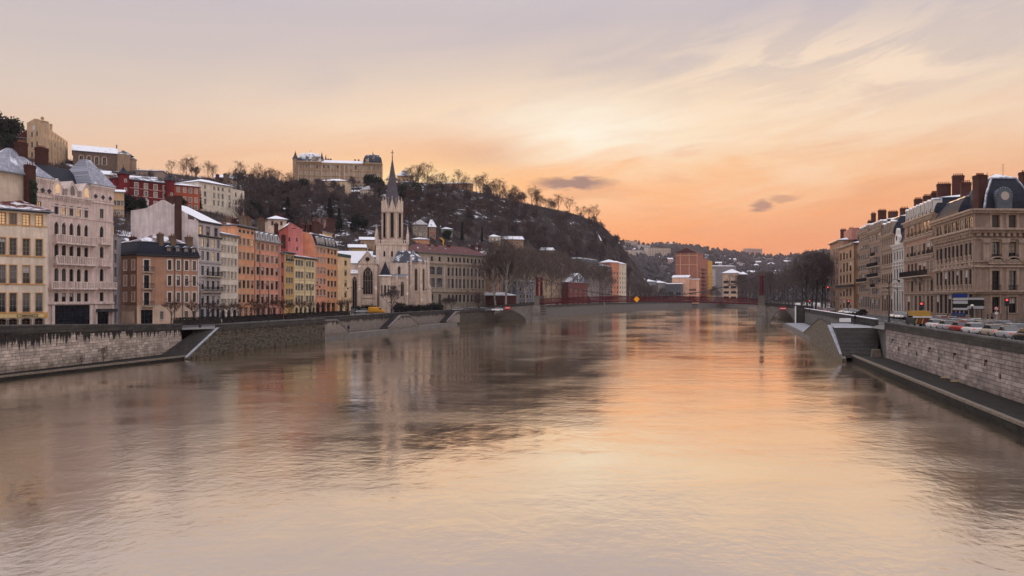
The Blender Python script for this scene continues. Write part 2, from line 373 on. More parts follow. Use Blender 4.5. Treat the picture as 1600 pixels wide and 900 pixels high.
class Fac:
    """one straight facade from P0 (left as seen) to P1 (right); local u along it, v into the building, z up (heights are given as absolute z)"""
    def __init__(s, root, P0, P1, zb):
        s.root = root; s.P0 = P0; dx, dy = P1[0] - P0[0], P1[1] - P0[1]
        s.L = math.hypot(dx, dy); s.d = (dx / s.L, dy / s.L); s.a = math.atan2(dy, dx); s.zb = zb; s.op = []
        s.loc = (P0[0] - root.location.x, P0[1] - root.location.y, zb - root.location.z) if root else (*P0, zb)
        s.rev = .22; s.rg = random.Random(int(P0[0] * 13 + P0[1] * 7))
    def u(s, px): k = K(px); return (k * s.P0[1] - s.P0[0]) / (s.d[0] - k * s.d[1])
    def Y(s, u): return s.P0[1] + u * s.d[1]
    def z(s, py, u=0.0): return zat(py, s.Y(u)) - s.zb
    def zp(s, px, py): return s.z(py, s.u(px))
    def world(s, u, v=0.0): return (s.P0[0] + s.d[0] * u - s.d[1] * v, s.P0[1] + s.d[1] * u + s.d[0] * v)
    def part(s, name, mb, mats, smooth=False): return part(name, mb, mats, s.root, s.loc, s.a, smooth)
    def sub(s, name, mb, mats, parent): return part(name, mb, mats, parent)
    def win(s, u, zb, w, h, kind='r', frame=W_WHITE, surr=None, pane=None, mull=(1, 1), sill=True, sw=.14, tracery=False, name='window'):
        s.op.append((u, zb, w, h, kind))
        o = link(name, win_mesh(w, h, kind, frame, surr, mull, s.rev, sill, sw, tracery), s.root)
        o.rotation_euler = (0, 0, s.a); o.location = (s.loc[0] + s.d[0] * u, s.loc[1] + s.d[1] * u, s.loc[2] + zb)
        pk = pane if isinstance(pane, str) else s.rg.choice(pane or NEAR)
        p = link('pane', pane_mesh(w, h, s.rev, PANES[pk]), o)
        if name == 'window' and kind == 'r' and h > 1.3 and pk in ('dark', 'mid', 'deep', 'deepmid', 'blue') and s.rg.random() < .3 and s.P0[1] < 260:
            hb = round(h * s.rg.choice((.25, .4, .6)), 2); key = ('blind', round(w, 2), round(h, 2), hb, s.rev, hb > h * .5)
            if key not in WCACHE: b = MB(); b.box(.07, w - .07, s.rev - .05, s.rev - .035, h - hb, h - .05); WCACHE[key] = b.mesh('blind', BLINDS[0 if hb > h * .5 else 1])
            link('blind', WCACHE[key], o)
        return o
    def grid(s, cols, wpx, rows, ref=None, **kw):
        """cols: pixel columns of the window centres; rows: (top row, bottom row[, options]) in pixels read at column ref"""
        ref = ref or cols[0]; ur = s.u(ref); w = abs(s.u(ref + wpx / 2) - s.u(ref - wpx / 2))
        for r in rows:
            k = dict(kw); k.update(r[2] if len(r) > 2 else {})
            zt, zb = s.z(r[0], ur), s.z(r[1], ur)
            for c in k.pop('cols', cols): s.win(s.u(c) - w / 2, zb, w, zt - zb, **k)
    def even(s, n, w, rows, u0=None, u1=None, **kw):
        """n windows of width w spread evenly; rows: (z bottom, height[, options])"""
        u0 = 0 if u0 is None else u0; u1 = s.L if u1 is None else u1; st = (u1 - u0) / n
        for r in rows:
            k = dict(kw); k.update(r[2] if len(r) > 2 else {})
            for i in range(n): s.win(u0 + st * (i + .5) - w / 2, r[0], w, r[1], **k)
    def wall(s, zt, D, m, name='wall', u0=0.0, u1=None, z0=0.0, box=True, side=None, extra=None):
        u1 = s.L if u1 is None else u1; b = MB()
        ops = [o for o in s.op if o[0] + o[2] > u0 and o[0] < u1 and o[1] < zt and o[1] + o[3] > z0]
        us = sorted({round(x, 4) for o in ops for x in (o[0], o[0] + o[2])} | {u0, u1}); us = [x for x in us if u0 <= x <= u1]
        zs = sorted({round(x, 4) for o in ops for x in (o[1], o[1] + o[3])} | {z0, zt}); zs = [x for x in zs if z0 <= x <= zt]
        for j in range(len(zs) - 1):
            run = None
            zc = (zs[j] + zs[j + 1]) / 2
            for i in range(len(us)):
                solid = False
                if i < len(us) - 1:
                    uc = (us[i] + us[i + 1]) / 2
                    solid = not any(o[0] < uc < o[0] + o[2] and o[1] < zc < o[1] + o[3] for o in ops)
                if solid and run is None: run = us[i]
                if not solid and run is not None:
                    b.quad((run, 0, zs[j]), (us[i], 0, zs[j]), (us[i], 0, zs[j + 1]), (run, 0, zs[j + 1])); run = None
        r = s.rev
        for (u, z, w, h, kind) in ops:
            b.quad((u, 0, z), (u, r, z), (u, r, z + h), (u, 0, z + h)); b.quad((u + w, r, z), (u + w, 0, z), (u + w, 0, z + h), (u + w, r, z + h))
            b.quad((u, 0, z), (u + w, 0, z), (u + w, r, z), (u, r, z)); b.quad((u, r, z + h), (u + w, r, z + h), (u + w, 0, z + h), (u, 0, z + h))
            pts = arch_pts(w, h, kind)
            if pts:
                n = len(pts) // 2
                b.add([(u + w, .01, z + h)] + [(u + p[0], .01, z + p[1]) for p in pts[:n + 1]], [tuple([0] + list(range(n + 1, 0, -1)))])
                b.add([(u, .01, z + h)] + [(u + p[0], .01, z + p[1]) for p in pts[n:]], [tuple([0] + list(range(n + 1, 0, -1)))])
                for i in range(2 * n):
                    p, q = pts[i], pts[i + 1]
                    b.quad((u + p[0], .01, z + p[1]), (u + q[0], .01, z + q[1]), (u + q[0], r, z + q[1]), (u + p[0], r, z + p[1]))
        if box:
            i_ = r + .06 if ops else 0.0
            b.quad((u0, D, z0), (u0, 0, z0), (u0, 0, zt), (u0, D, zt)); b.quad((u1, 0, z0), (u1, D, z0), (u1, D, zt), (u1, 0, zt))
            b.quad((u1, D, z0), (u0, D, z0), (u0, D, zt), (u1, D, zt)); b.quad((u0, 0, zt), (u1, 0, zt), (u1, D, zt), (u0, D, zt))
        s.D = D; s.zt = zt
        return s.part(name, b, m)
    def band(s, z0, z1, proud, m, u0=None, u1=None, name='string_course', back=.04, ret=0.0):
        u0 = 0 if u0 is None else u0; u1 = s.L if u1 is None else u1
        b = MB(); b.box(u0 - ret, u1 + ret, -proud, back, z0, z1); return s.part(name, b, m)
    def cornice(s, z, h, proud, m, u0=None, u1=None, dent=0, ret=.25, D=None):
        u0 = 0 if u0 is None else u0; u1 = s.L if u1 is None else u1
        b = MB(); b.box(u0 - ret * .6, u1 + ret * .6, -proud * .6, D or .1, z - h, z - h * .45); b.box(u0 - ret, u1 + ret, -proud, D or .12, z - h * .45, z)
        if dent:
            n = max(2, int((u1 - u0) / dent))
            for i in range(n):
                c = u0 + (u1 - u0) * (i + .5) / n; b.box(c - dent * .25, c + dent * .25, -proud * .5, .03, z - h * 1.7, z - h)
        return s.part('cornice', b, m)
    def balcony(s, u0, u1, z, d=.7, h=.95, rail=IRON, slab=S_STONE, solid=False, step=.28):
        b = MB(); b.box(u0, u1, -d, .03, z - .16, z)
        n = max(2, int((u1 - u0) / 1.4) + 1)
        for i in range(n):
            c = u0 + .15 + (u1 - u0 - .3) * i / (n - 1); b.side([(-d * .75, z - .16), (.02, z - .55), (.02, z - .16)], c - .09, c + .09)
        o = s.part('balcony', b, slab); r = MB()
        if solid:
            k = max(2, int((u1 - u0) / .34)); r.box(u0, u1, -d, -d + .14, z + h - .14, z + h); r.box(u0, u1, -d + .01, -d + .13, z, z + .1)
            for i in range(k + 1):
                c = u0 + .07 + (u1 - u0 - .14) * i / k; wd = .06 if i % 4 else .13; r.box(c - wd, c + wd, -d + .02, -d + .12, z + .1, z + h - .14)
        else:
            r.box(u0, u1, -d, -d + .05, z + h - .06, z + h); r.box(u0, u1, -d, -d + .04, z + .06, z + .1); r.box(u0, u1, -d, -d + .04, z + h * .7, z + h * .7 + .04)
            k = max(2, int((u1 - u0) / .16))
            for i in range(k + 1):
                c = u0 + .02 + (u1 - u0 - .04) * i / k; r.box(c - .014, c + .014, -d + .005, -d + .035, z, z + h)
            for c in (u0, u1 - .05): r.box(c, c + .05, -d, .02, z + h - .06, z + h)
        p = part('railing', r, rail, o); return o
    def roof(s, kind, h, m, z=None, D=None, oh=.5, u0=None, u1=None, inset=1.0, h2=1.0, m2=None, name='roof', hipf=None, v0=0.0):
        u0 = 0 if u0 is None else u0; u1 = s.L if u1 is None else u1; z = s.zt if z is None else z; D = D or s.D
        a, b_, c, d = u0 - oh, u1 + oh, v0 - oh, v0 + D + oh; b = MB(); t_ = .18
        W_, D_ = b_ - a, d - c
        if kind != 'mansard': b.box(a, b_, c, d, z - .02, z + t_, 1); z += t_
        if kind == 'hip':
            if W_ >= D_: k = hipf or D_ / 2; rp = [(a + k, (c + d) / 2), (b_ - k, (c + d) / 2)]
            else: k = hipf or W_ / 2; rp = [((a + b_) / 2, c + k), ((a + b_) / 2, d - k)]
            P = [(a, c, z), (b_, c, z), (b_, d, z), (a, d, z), (*rp[0], z + h), (*rp[1], z + h)]
            if W_ >= D_: b.add(P, [(0, 1, 5, 4), (1, 2, 5), (2, 3, 4, 5), (3, 0, 4)])
            else: b.add(P, [(0, 1, 4), (1, 2, 5, 4), (2, 3, 5), (3, 0, 4, 5)])
        elif kind == 'gable_u':   # ridge parallel to the front
            y = (c + d) / 2; b.add([(a, c, z), (b_, c, z), (b_, d, z), (a, d, z), (a, y, z + h), (b_, y, z + h)], [(0, 1, 5, 4), (2, 3, 4, 5), (1, 2, 5), (3, 0, 4)])
        elif kind == 'gable_v':   # gable looks to the front
            x = (a + b_) / 2; b.add([(a, c, z), (b_, c, z), (b_, d, z), (a, d, z), (x, c, z + h), (x, d, z + h)], [(0, 4, 5, 3), (1, 2, 5, 4), (0, 1, 4), (2, 3, 5)])
        elif kind == 'mono':
            b.add([(a, c, z), (b_, c, z), (b_, d, z + h), (a, d, z + h), (b_, d, z), (a, d, z)], [(0, 1, 2, 3), (1, 4, 2), (0, 3, 5), (4, 5, 3, 2)])
        elif kind == 'pyramid':
            x, y = (a + b_) / 2, (c + d) / 2; q = inset * .5
            P = [(a, c, z), (b_, c, z), (b_, d, z), (a, d, z), (x - q, y - q, z + h), (x + q, y - q, z + h), (x + q, y + q, z + h), (x - q, y + q, z + h)]
            b.add(P, [(0, 1, 5, 4), (1, 2, 6, 5), (2, 3, 7, 6), (3, 0, 4, 7), (4, 5, 6, 7)])
        elif kind == 'mansard':
            n = 4; prof = [(i / n, math.sin(i / n * math.pi / 2) ** .9 if False else i / n) for i in range(n + 1)]
            rings = []
            for f, g_ in prof:
                q = inset * (1 - math.cos(f * math.pi / 2) if False else f ** 1.5); rings.append([(a + q, c + q, z + h * g_), (b_ - q, c + q, z + h * g_), (b_ - q, d - q, z + h * g_), (a + q, d - q, z + h * g_)])
            for k in range(n):
                for i in range(4): b.add([rings[k][i], rings[k][(i + 1) % 4], rings[k + 1][(i + 1) % 4], rings[k + 1][i]], [(0, 1, 2, 3)])
            q = inset; A, B_, C_, D2 = a + q - .12, b_ - q + .12, c + q - .12, d - q + .12; zz = z + h; b.box(A, B_, C_, D2, zz - .03, zz + .12, 1); zz += .12
            if B_ - A >= D2 - C_: kk = (D2 - C_) / 2; rp = [(A + kk, (C_ + D2) / 2), (B_ - kk, (C_ + D2) / 2)]; fs = [(0, 1, 5, 4), (1, 2, 5), (2, 3, 4, 5), (3, 0, 4)]
            else: kk = (B_ - A) / 2; rp = [((A + B_) / 2, C_ + kk), ((A + B_) / 2, D2 - kk)]; fs = [(0, 1, 4), (1, 2, 5, 4), (2, 3, 5), (3, 0, 4, 5)]
            b.add([(A, C_, zz), (B_, C_, zz), (B_, D2, zz), (A, D2, zz), (*rp[0], zz + h2), (*rp[1], zz + h2)], fs, 2)
        o = s.part(name, b, [m, ZINC, m2 or m]); s.last_roof = o; return o
    def dormers(s, us, zb, w, h, v, m=S_STONE, roofm=ZINC_SNOW, kind='r', gable=.5, depth=1.6, pane=None):
        for u in us:
            b = MB(); b.box(u - w / 2, u - w / 2 + .16, v, v + depth, zb, zb + h); b.box(u + w / 2 - .16, u + w / 2, v, v + depth, zb, zb + h)
            b.box(u - w / 2 + .16, u + w / 2 - .16, v, v + .12, zb, zb + .12); b.box(u - w / 2 + .16, u + w / 2 - .16, v, v + depth, zb + h - .14, zb + h)
            b.box(u - .03, u + .03, v + .1, v + .14, zb + .12, zb + h - .14)
            o = s.part('dormer', b, m)
            q = MB(); q.box(u - w / 2 + .16, u + w / 2 - .16, v + .15, v + .18, zb + .12, zb + h - .14)
            part('pane', q, PANES[pane or s.rg.choice(NEAR)], o)
            g = MB(); e = w / 2 + .1
            g.slab([(u - e, zb + h), (u + e, zb + h), (u + e * .7, zb + h + gable * .6), (u, zb + h + gable), (u - e * .7, zb + h + gable * .6)] if kind == 'a' else [(u - e, zb + h), (u + e, zb + h), (u, zb + h + gable)], v - .1, v + depth)
            part('dormer_roof', g, roofm, o)
    def chimney(s, u, v, z0, z1, w=.9, d=.7, pots=3, m=BRICK):
        b = MB(); b.box(u - w / 2, u + w / 2, v - d / 2, v + d / 2, z0, z1); b.box(u - w / 2 - .07, u + w / 2 + .07, v - d / 2 - .07, v + d / 2 + .07, z1 - .35, z1 - .15)
        b.box(u - w / 2 - .05, u + w / 2 + .05, v - d / 2 - .05, v + d / 2 + .05, z1, z1 + .1)
        o = s.part('chimney', b, m)
        for i in range(pots):
            c = u + (w - .25) * ((i + .5) / pots - .5); q = MB(); q.lathe((c, v, z1 + .1), [(.1, 0), (.085, .3), (.1, .38)], 6); part('chimney_pot', q, POT, o)
        return o
    def chimpx(s, px0, px1, y0, y1, v, d=.8, pots=3, m=BRICK):
        """chimney given by its pixel outline, standing v metres behind the facade"""
        P = s.world(0, v); f = Fac(None, P, (P[0] + s.d[0], P[1] + s.d[1]), s.zb)
        a, b_ = f.u(px0), f.u(px1); return s.chimney((a + b_) / 2, v, f.z(y1, a) - 1.0, f.z(y0, (a + b_) / 2), max(.4, b_ - a), d, pots, m)
    def chimperp(s, px0, px1, y0, y1, v, d=.8, pots=3, m=BRICK):
        """stack standing on a party wall, its long side square to the front"""
        P = s.world(0, v); f = Fac(None, P, (P[0] + s.d[0], P[1] + s.d[1]), s.zb); u = f.u((px0 + px1) / 2); dd = (px1 - px0) / FP * f.Y(u)
        z0, z1 = f.z(y1, u) - 1.5, f.z(y0, u); w = .75
        b = MB(); b.box(u - w / 2, u + w / 2, v - dd / 2, v + dd / 2, z0, z1); b.box(u - w / 2 - .07, u + w / 2 + .07, v - dd / 2 - .07, v + dd / 2 + .07, z1 - .4, z1 - .15); b.box(u - w / 2 - .05, u + w / 2 + .05, v - dd / 2 - .05, v + dd / 2 + .05, z1, z1 + .1)
        o = s.part('chimney', b, m)
        for i in range(pots): q = MB(); q.lathe((u, v + (dd - .2) * ((i + .5) / pots - .5), z1 + .1), [(.11, 0), (.09, .35), (.11, .42)], 6); part('chimney_pot', q, POT, o)
        return o
    def pipe(s, u, z0, z1):
        b = MB(); b.tube((u, -.09, z0), (u, -.09, z1), .06, n=5); return s.part('downpipe', b, W_DARK)

def house(name, label, P0, P1, zb, cat='house', group=None):
    root = thing(name, label, cat, (*P0, zb), 0, group); f = Fac(root, P0, P1, zb); return root, f
# ------------------------------------------------------------------ water
def water_mat():
    m = bpy.data.materials.new('river_water'); m.use_nodes = True
    t = NT(m.node_tree); t.n.clear()
    o = t.new('ShaderNodeTexCoord').outputs['Object']
    v = t.mapv(o, (1, 1, 1), (0, 0, R(14)))          # current runs along the quays
    rip = t.noise(t.mapv(v, (1, .8, 1)), 1.9, 4, .6, .15)
    med = t.noise(t.mapv(v, (.36, .26, 1)), 1.0, 4, .55, .3)
    lng = t.noise(t.mapv(o, (.05, .16, 1), (0, 0, R(-12))), 1.0, 4, .6, .5)
    big = t.noise(t.mapv(v, (.040, .020, 1)), 1.0, 4, .6, .6)
    chop = t.ramp(t.m('ADD', t.m('MULTIPLY', big, .6), t.m('MULTIPLY', lng, .4)), [(.43, .08), (.57, 1)])
    hgt = t.m('ADD', t.m('MULTIPLY', t.m('MULTIPLY', rip, chop), .055), t.m('MULTIPLY', med, .075))
    bn = t.new('ShaderNodeBump'); bn.inputs['Strength'].default_value = .8; bn.inputs['Distance'].default_value = .6
    t.put(bn.inputs['Height'], hgt)
    dif = t.new('ShaderNodeBsdfDiffuse'); dif.inputs[0].default_value = (.10, .075, .052, 1); t.l.new(bn.outputs[0], dif.inputs['Normal'])
    gl = t.new('ShaderNodeBsdfGlossy'); gl.inputs[0].default_value = (1.0, .915, .81, 1); t.l.new(bn.outputs[0], gl.inputs['Normal'])
    t.put(gl.inputs['Roughness'], t.m('ADD', .07, t.m('MULTIPLY', chop, .08)))
    fr = t.new('ShaderNodeFresnel'); fr.inputs[0].default_value = 1.9; t.l.new(bn.outputs[0], fr.inputs['Normal'])
    mx = t.new('ShaderNodeMixShader'); t.put(mx.inputs[0], t.m('MULTIPLY_ADD', fr.outputs[0], .4, .70, clamp=True))
    t.l.new(dif.outputs[0], mx.inputs[1]); t.l.new(gl.outputs[0], mx.inputs[2])
    t.l.new(mx.outputs[0], t.new('ShaderNodeOutputMaterial').inputs[0]); return m
b = MB(); b.quad((-900, -250, 0), (2600, -250, 0), (2600, 1300, 0), (-900, 1300, 0)); struct('river_water', b, water_mat())

# ------------------------------------------------------------------ flat ground of both banks
ZL, ZR = 3.9, 4.5
PAVE = mat('quay_paving', (.15, .14, .135), .85, .25, .8, .2, 6)
ASPH = mat('asphalt', (.052, .05, .052), .75, .25, .6, .2, 20)
EARTH = mat('dark_soil_and_grass', (.045, .042, .03), .95, .4, .4, .4, 3)
PAINT = mat('white_road_paint', (.62, .62, .60), .7, .1)
KERB = stone('kerb_stone', (150, 143, 138))
L_EDGE = [(-68, 30), (-58.5, 72), (-50.6, 117.5), (-49.8, 122), (-46.6, 122.2), (-42.0, 157), (-21.5, 245), (10.0, 327), (18, 356), (58, 475), (128, 628), (231, 730), (420, 835), (900, 960), (2500, 1250)]
R_EDGE = [(24.5, 0), (39.1, 58), (50.7, 104), (52.5, 112.5), (58.0, 122), (93.4, 245), (107, 320), (151, 440), (262, 600), (420, 770), (900, 890), (2500, 1150)]
b = MB(); b.add([(x, y, ZL) for x, y in L_EDGE] + [(2500, 3200, ZL), (-2500, 3200, ZL), (-2500, -240, ZL), (-75, -240, ZL)], [tuple(range(len(L_EDGE) + 4))])
struct('ground', b, EARTH)
b = MB(); b.add([(x, y, ZR) for x, y in R_EDGE] + [(2500, -240, ZR), (24.5, -240, ZR)], [tuple(range(len(R_EDGE) + 1, -1, -1))])
struct('quay_ground', b, PAVE)
def strip(name, pts0, pts1, z0, z1, m, h=.02):
    b = MB(); n = len(pts0)
    for i in range(n - 1):
        za, zb_ = (z0, z0) if not isinstance(z0, list) else (z0[i], z0[i + 1])
        b.quad((*pts0[i], za + h), (*pts1[i], za + h), (*pts1[i + 1], zb_ + h), (*pts0[i + 1], zb_ + h))
    return struct(name, b, m)
# left street: pavement, carriageway, rising to the near end
LZ = [5.05, 4.9, 3.98, 3.9, 3.9, 3.9]
wl = [(-68, 30), (-58.6, 71.5), (-50.8, 117), (-46.8, 123), (-42.2, 157), (-21.7, 245)]
strip('left_promenade', wl, [(x - 6, y + .6) for x, y in wl], LZ, 0, PAVE, .02)
strip('left_street', [(x - 6, y + .6) for x, y in wl], [(x - 60, y + 6) for x, y in wl], LZ, 0, PAVE, .01)
strip('left_road', [(x - 7.5, y + .8) for x, y in wl], [(x - 14.5, y + 2) for x, y in wl], LZ, 0, ASPH, .035)
def rl(Y, off): return (24.1 + .25 * Y + off, Y)
rr = [(24.5, 0), (39.1, 58), (50.7, 104), (58.0, 122), (93.4, 245), (112, 330), (170, 440)]
ro = lambda f: [(x + f * (20.6 if i < 3 else (16.9, 12.3, 12.0, 14)[i - 3]), y - f * 3) for i, (x, y) in enumerate(rr)]
strip('right_road', ro(.16), ro(.80), ZR, 0, ASPH, .012)
for k, f in enumerate((.37, .58)):
    b = MB(); P = ro(f)
    for i in range(len(P) - 1):
        L = math.dist(P[i], P[i + 1]); n = int(L / 6); d = ((P[i + 1][0] - P[i][0]) / L, (P[i + 1][1] - P[i][1]) / L)
        for j in range(n):
            q = j * 6 + 1; a = (P[i][0] + d[0] * q, P[i][1] + d[1] * q); c = (a[0] + d[0] * 2.6, a[1] + d[1] * 2.6); w = .09
            b.quad((a[0] - w, a[1], ZR + .017), (a[0] + w, a[1], ZR + .017), (c[0] + w, c[1], ZR + .017), (c[0] - w, c[1], ZR + .017))
    struct('lane_marking', b, PAINT)
for f in (.15, .81):
    b = MB(); P = ro(f)
    for i in range(len(P) - 1): b.prism([(P[i][0] - .13, P[i][1]), (P[i][0] + .13, P[i][1]), (P[i + 1][0] + .13, P[i + 1][1]), (P[i + 1][0] - .13, P[i + 1][1])], ZR - .05, ZR + .13)
    struct('kerb', b, KERB)

# ------------------------------------------------------------------ hill on the left bank
COLS = [  # pixel column: foot distance, ridge distance, ridge row
    (-420, 150, 300, 190), (-100, 155, 310, 205), (0, 160, 320, 214), (60, 162, 325, 232), (110, 165, 330, 250), (200, 172, 335, 264), (300, 182, 350, 276), (400, 212, 400, 286),
    (460, 240, 430, 294), (600, 285, 440, 289), (635, 295, 448, 283), (665, 302, 456, 287), (720, 318, 480, 295), (790, 335, 505, 310), (860, 385, 535, 326), (908, 430, 560, 337),
    (943, 485, 595, 353), (968, 535, 615, 380), (992, 575, 640, 412), (1014, 610, 658, 440), (1036, 645, 672, 461), (1070, 675, 690, 467)]
cp = np.array(COLS, float)
def _h(x, y, s):
    return math.sin(x * .071 * s + 1.3) * math.cos(y * .053 * s - .7) + .5 * math.sin(x * .17 * s - y * .11 * s) + .25 * math.sin(x * .31 * s + y * .37 * s)
def hill_z(px, Y):
    Y0, Yr, py = (float(np.interp(px, cp[:, 0], cp[:, i])) for i in (1, 2, 3))
    zr = zat(py, Yr)
    if Y <= Y0: return ZL - .3
    f = (Y - Y0) / (Yr - Y0)
    if f <= 1:
        z = ZL + (zr - ZL) * (f + .06 * math.sin(f * math.pi)) ; z += min(1, f * 3) * min(1, (1 - f) * 4) * _h(K(px) * Y, Y, 1.0) * 1.3
        s = 5.5; q = z / s; q = math.floor(q) + (lambda r: r * r * (3 - 2 * r))(q - math.floor(q)); z = z * .55 + q * s * .45   # terraces
    else: z = zr - (Y - Yr) * .06
    return z
def on_hill(px, py, lo=None):
    """where the ray through a pixel meets the hill"""
    Y = lo or float(np.interp(px, cp[:, 0], cp[:, 1]))
    Yr = float(np.interp(px, cp[:, 0], cp[:, 2]))
    while Y < Yr + 4:
        if hill_z(px, Y) >= zat(py, Y): break
        Y += 1.0
    return (K(px) * Y, Y, hill_z(px, Y))
def hill_mat(name='wooded_winter_slope', snow=.555):
    m, t, b = principled(name)
    o = t.new('ShaderNodeTexCoord').outputs['Object']; nz = t.sep(t.new('ShaderNodeNewGeometry').outputs['Normal'])[2]
    c = t.ramp(t.noise(o, .16, 6, .65), [(.3, (.018, .015, .016)), (.5, (.045, .035, .034)), (.7, (.095, .076, .068))])
    rock = t.ramp(t.noise(t.mapv(o, (1, 1, .5)), .07, 4, .6), [(.58, 0), (.66, 1)])
    c = t.mix(t.m('MULTIPLY', rock, .6), c, (.13, .11, .09))
    f = t.m('ADD', t.noise(t.mapv(o, (1, 1, 2.0)), .16, 8, .72), t.m('MULTIPLY', t.m('SUBTRACT', nz, .9), .55))
    sn = t.ramp(f, [(snow, 0), (snow + .045, 1)])
    t.put(b.inputs['Base Color'], t.mix(sn, c, (.76, .78, .85))); b.inputs['Roughness'].default_value = .95; b.inputs['Specular IOR Level'].default_value = .1
    bn = t.new('ShaderNodeBump'); bn.inputs['Strength'].default_value = .8; bn.inputs['Distance'].default_value = .6
    t.put(bn.inputs['Height'], t.noise(o, .9, 5, .65)); t.l.new(bn.outputs[0], b.inputs['Normal']); return m
HILL = hill_mat()
b = MB(); pxs = list(range(-420, 1071, 10)); NY = 64
for px in pxs:
    Y0, Yr = (float(np.interp(px, cp[:, 0], cp[:, i])) for i in (1, 2))
    for j in range(NY):
        Y = Y0 + (Yr - Y0) * j / (NY - 14) if j <= NY - 14 else Yr + (j - NY + 14) * 14
        b.v.append((K(px) * Y, Y, hill_z(px, Y)))
for i in range(len(pxs) - 1):
    for j in range(NY - 1): b.f.append([i * NY + j, (i + 1) * NY + j, (i + 1) * NY + j + 1, i * NY + j + 1]); b.m.append(0)
struct('hillside', b, HILL, smooth=True)
# ------------------------------------------------------------------ far hills across the bend
FR = np.array([(300, 372), (900, 374), (960, 378), (1010, 382), (1060, 384), (1110, 390), (1150, 396), (1200, 402), (1240, 400), (1290, 394), (1400, 388), (1700, 380), (2300, 372)], float)
def far_z(px, Y):
    zr = zat(float(np.interp(px, FR[:, 0], FR[:, 1])), 1900); f = min(1.0, max(0.0, (Y - 820) / 1080.0))
    z = ZL - .5 + (zr - ZL) * (f ** 1.25); z += min(1, f * 4) * (1 if f < .9 else (1 - f) * 10) * _h(K(px) * Y, Y, .22) * 5
    return z if Y <= 1900 else zr - (Y - 1900) * .03
def on_far(px, py):
    Y = 820
    while Y < 1905:
        if far_z(px, Y) >= zat(py, Y): break
        Y += 6
    return (K(px) * Y, Y, far_z(px, Y))
b = MB(); pxs = list(range(300, 2301, 20)); ys = [820 + 36 * j for j in range(31)] + [1960, 2100, 2300]
for px in pxs:
    for Y in ys: b.v.append((K(px) * Y, Y, far_z(px, Y)))
n = len(ys)
for i in range(len(pxs) - 1):
    for j in range(n - 1): b.f.append([i * n + j, (i + 1) * n + j, (i + 1) * n + j + 1, i * n + j + 1]); b.m.append(0)
struct('far_hills', b, hill_mat('far_wooded_slope', .60), smooth=True)

# ------------------------------------------------------------------ quay walls
def block_mat(name, c, ztop, stain):
    m, t, b = principled(name)
    g = t.new('ShaderNodeNewGeometry').outputs['Position']; r = t.new('ShaderNodeObjectInfo').outputs['Random']
    isl = t.new('ShaderNodeNewGeometry').outputs['Random Per Island']
    x, y, z = t.sep(g)
    k = t.m('MULTIPLY_ADD', t.m('FRACT', t.m('ADD', r, isl)), .55, .70)
    cc = t.mix(1.0, t.ramp(t.noise(g, 2.2, 5, .65), [(.3, tuple(v * .62 for v in c)), (.6, c), (.8, tuple(min(1, v * 1.15) for v in c))]), t.xyz(k, k, k), 'MULTIPLY')
    cc = t.mix(t.m('MULTIPLY', t.ramp(t.noise(g, .45, 4, .6), [(.42, 0), (.66, 1)]), .55), cc, tuple(v * .4 for v in c))
    s = t.noise(t.xyz(t.m('MULTIPLY', x, 2.6), t.m('MULTIPLY', y, 2.6), t.m('MULTIPLY', z, .12)), 1.0, 3, .5)
    hgt = t.m('DIVIDE', t.m('SUBTRACT', z, ztop - 2.2), 2.0, clamp=True)
    cc = t.mix(t.m('MULTIPLY', t.ramp(t.m('ADD', s, t.m('MULTIPLY', t.m('SUBTRACT', hgt, .5), .42)), [(.47, 0), (.55, 1)]), stain), cc, (.012, .011, .011))
    wet = t.m('DIVIDE', t.m('SUBTRACT', 1.7, z), 1.2, clamp=True)
    cc = t.mix(t.m('MULTIPLY', t.m('MULTIPLY', wet, t.ramp(t.noise(g, .8, 4, .6), [(.35, 0), (.6, 1)])), .6), cc, (.10, .062, .030))
    t.put(b.inputs['Base Color'], cc); b.inputs['Roughness'].default_value = .88; b.inputs['Specular IOR Level'].default_value = .2
    bn = t.new('ShaderNodeBump'); bn.inputs['Strength'].default_value = .5; bn.inputs['Distance'].default_value = .05
    t.put(bn.inputs['Height'], t.noise(g, 7, 4, .6)); t.l.new(bn.outputs[0], b.inputs['Normal']); return m
PARAPET = masonry('dark_parapet_stone', (.058, .054, .050), (.082, .075, .068), (.02, .02, .02), 1.4, .5, .02, .02)
COPING = masonry('parapet_coping', (.13, .125, .12), (.10, .095, .09), (.03, .03, .03), 1.6, 2.0, .02, 0)
BACKING = mat('wall_core', (.05, .045, .042), .95, .2)
RUBBLE = masonry('rubble_wall', (.22, .175, .13), (.14, .115, .09), (.035, .03, .027), .55, .26, .05, .35, moss=.95, drip=.5, ztop=4.4)
RUBBLE_PALE = masonry('pale_rubble_wall', (.46, .39, .34), (.35, .30, .26), (.10, .085, .075), .45, .24, .035, .35, moss=.12, drip=.75, ztop=4.3)
QUAY_GREY = masonry('grey_quay_stone', (.25, .235, .22), (.19, .18, .17), (.07, .065, .06), .9, .4, .04, .1, moss=.25, drip=.5, ztop=5.2)
SILT = masonry('muddy_low_quay', (.030, .026, .022), (.018, .016, .014), (.012, .011, .010), .7, .5, .05, .8, moss=.5)
def brickmesh(seed):
    r = random.Random(seed); c = [r.uniform(.02, .05) for _ in range(4)]; b = MB(); y = [-.05 - r.uniform(0, .03) for _ in range(4)]
    b.add([(0, 0, 0), (1, 0, 0), (1, 0, 1), (0, 0, 1), (c[0], y[0], .06), (1 - c[1], y[1], .06), (1 - c[2], y[2], .94), (c[3], y[3], .94)],
          [(4, 5, 6, 7), (0, 1, 5, 4), (1, 2, 6, 5), (2, 3, 7, 6), (3, 0, 4, 7)]); return b
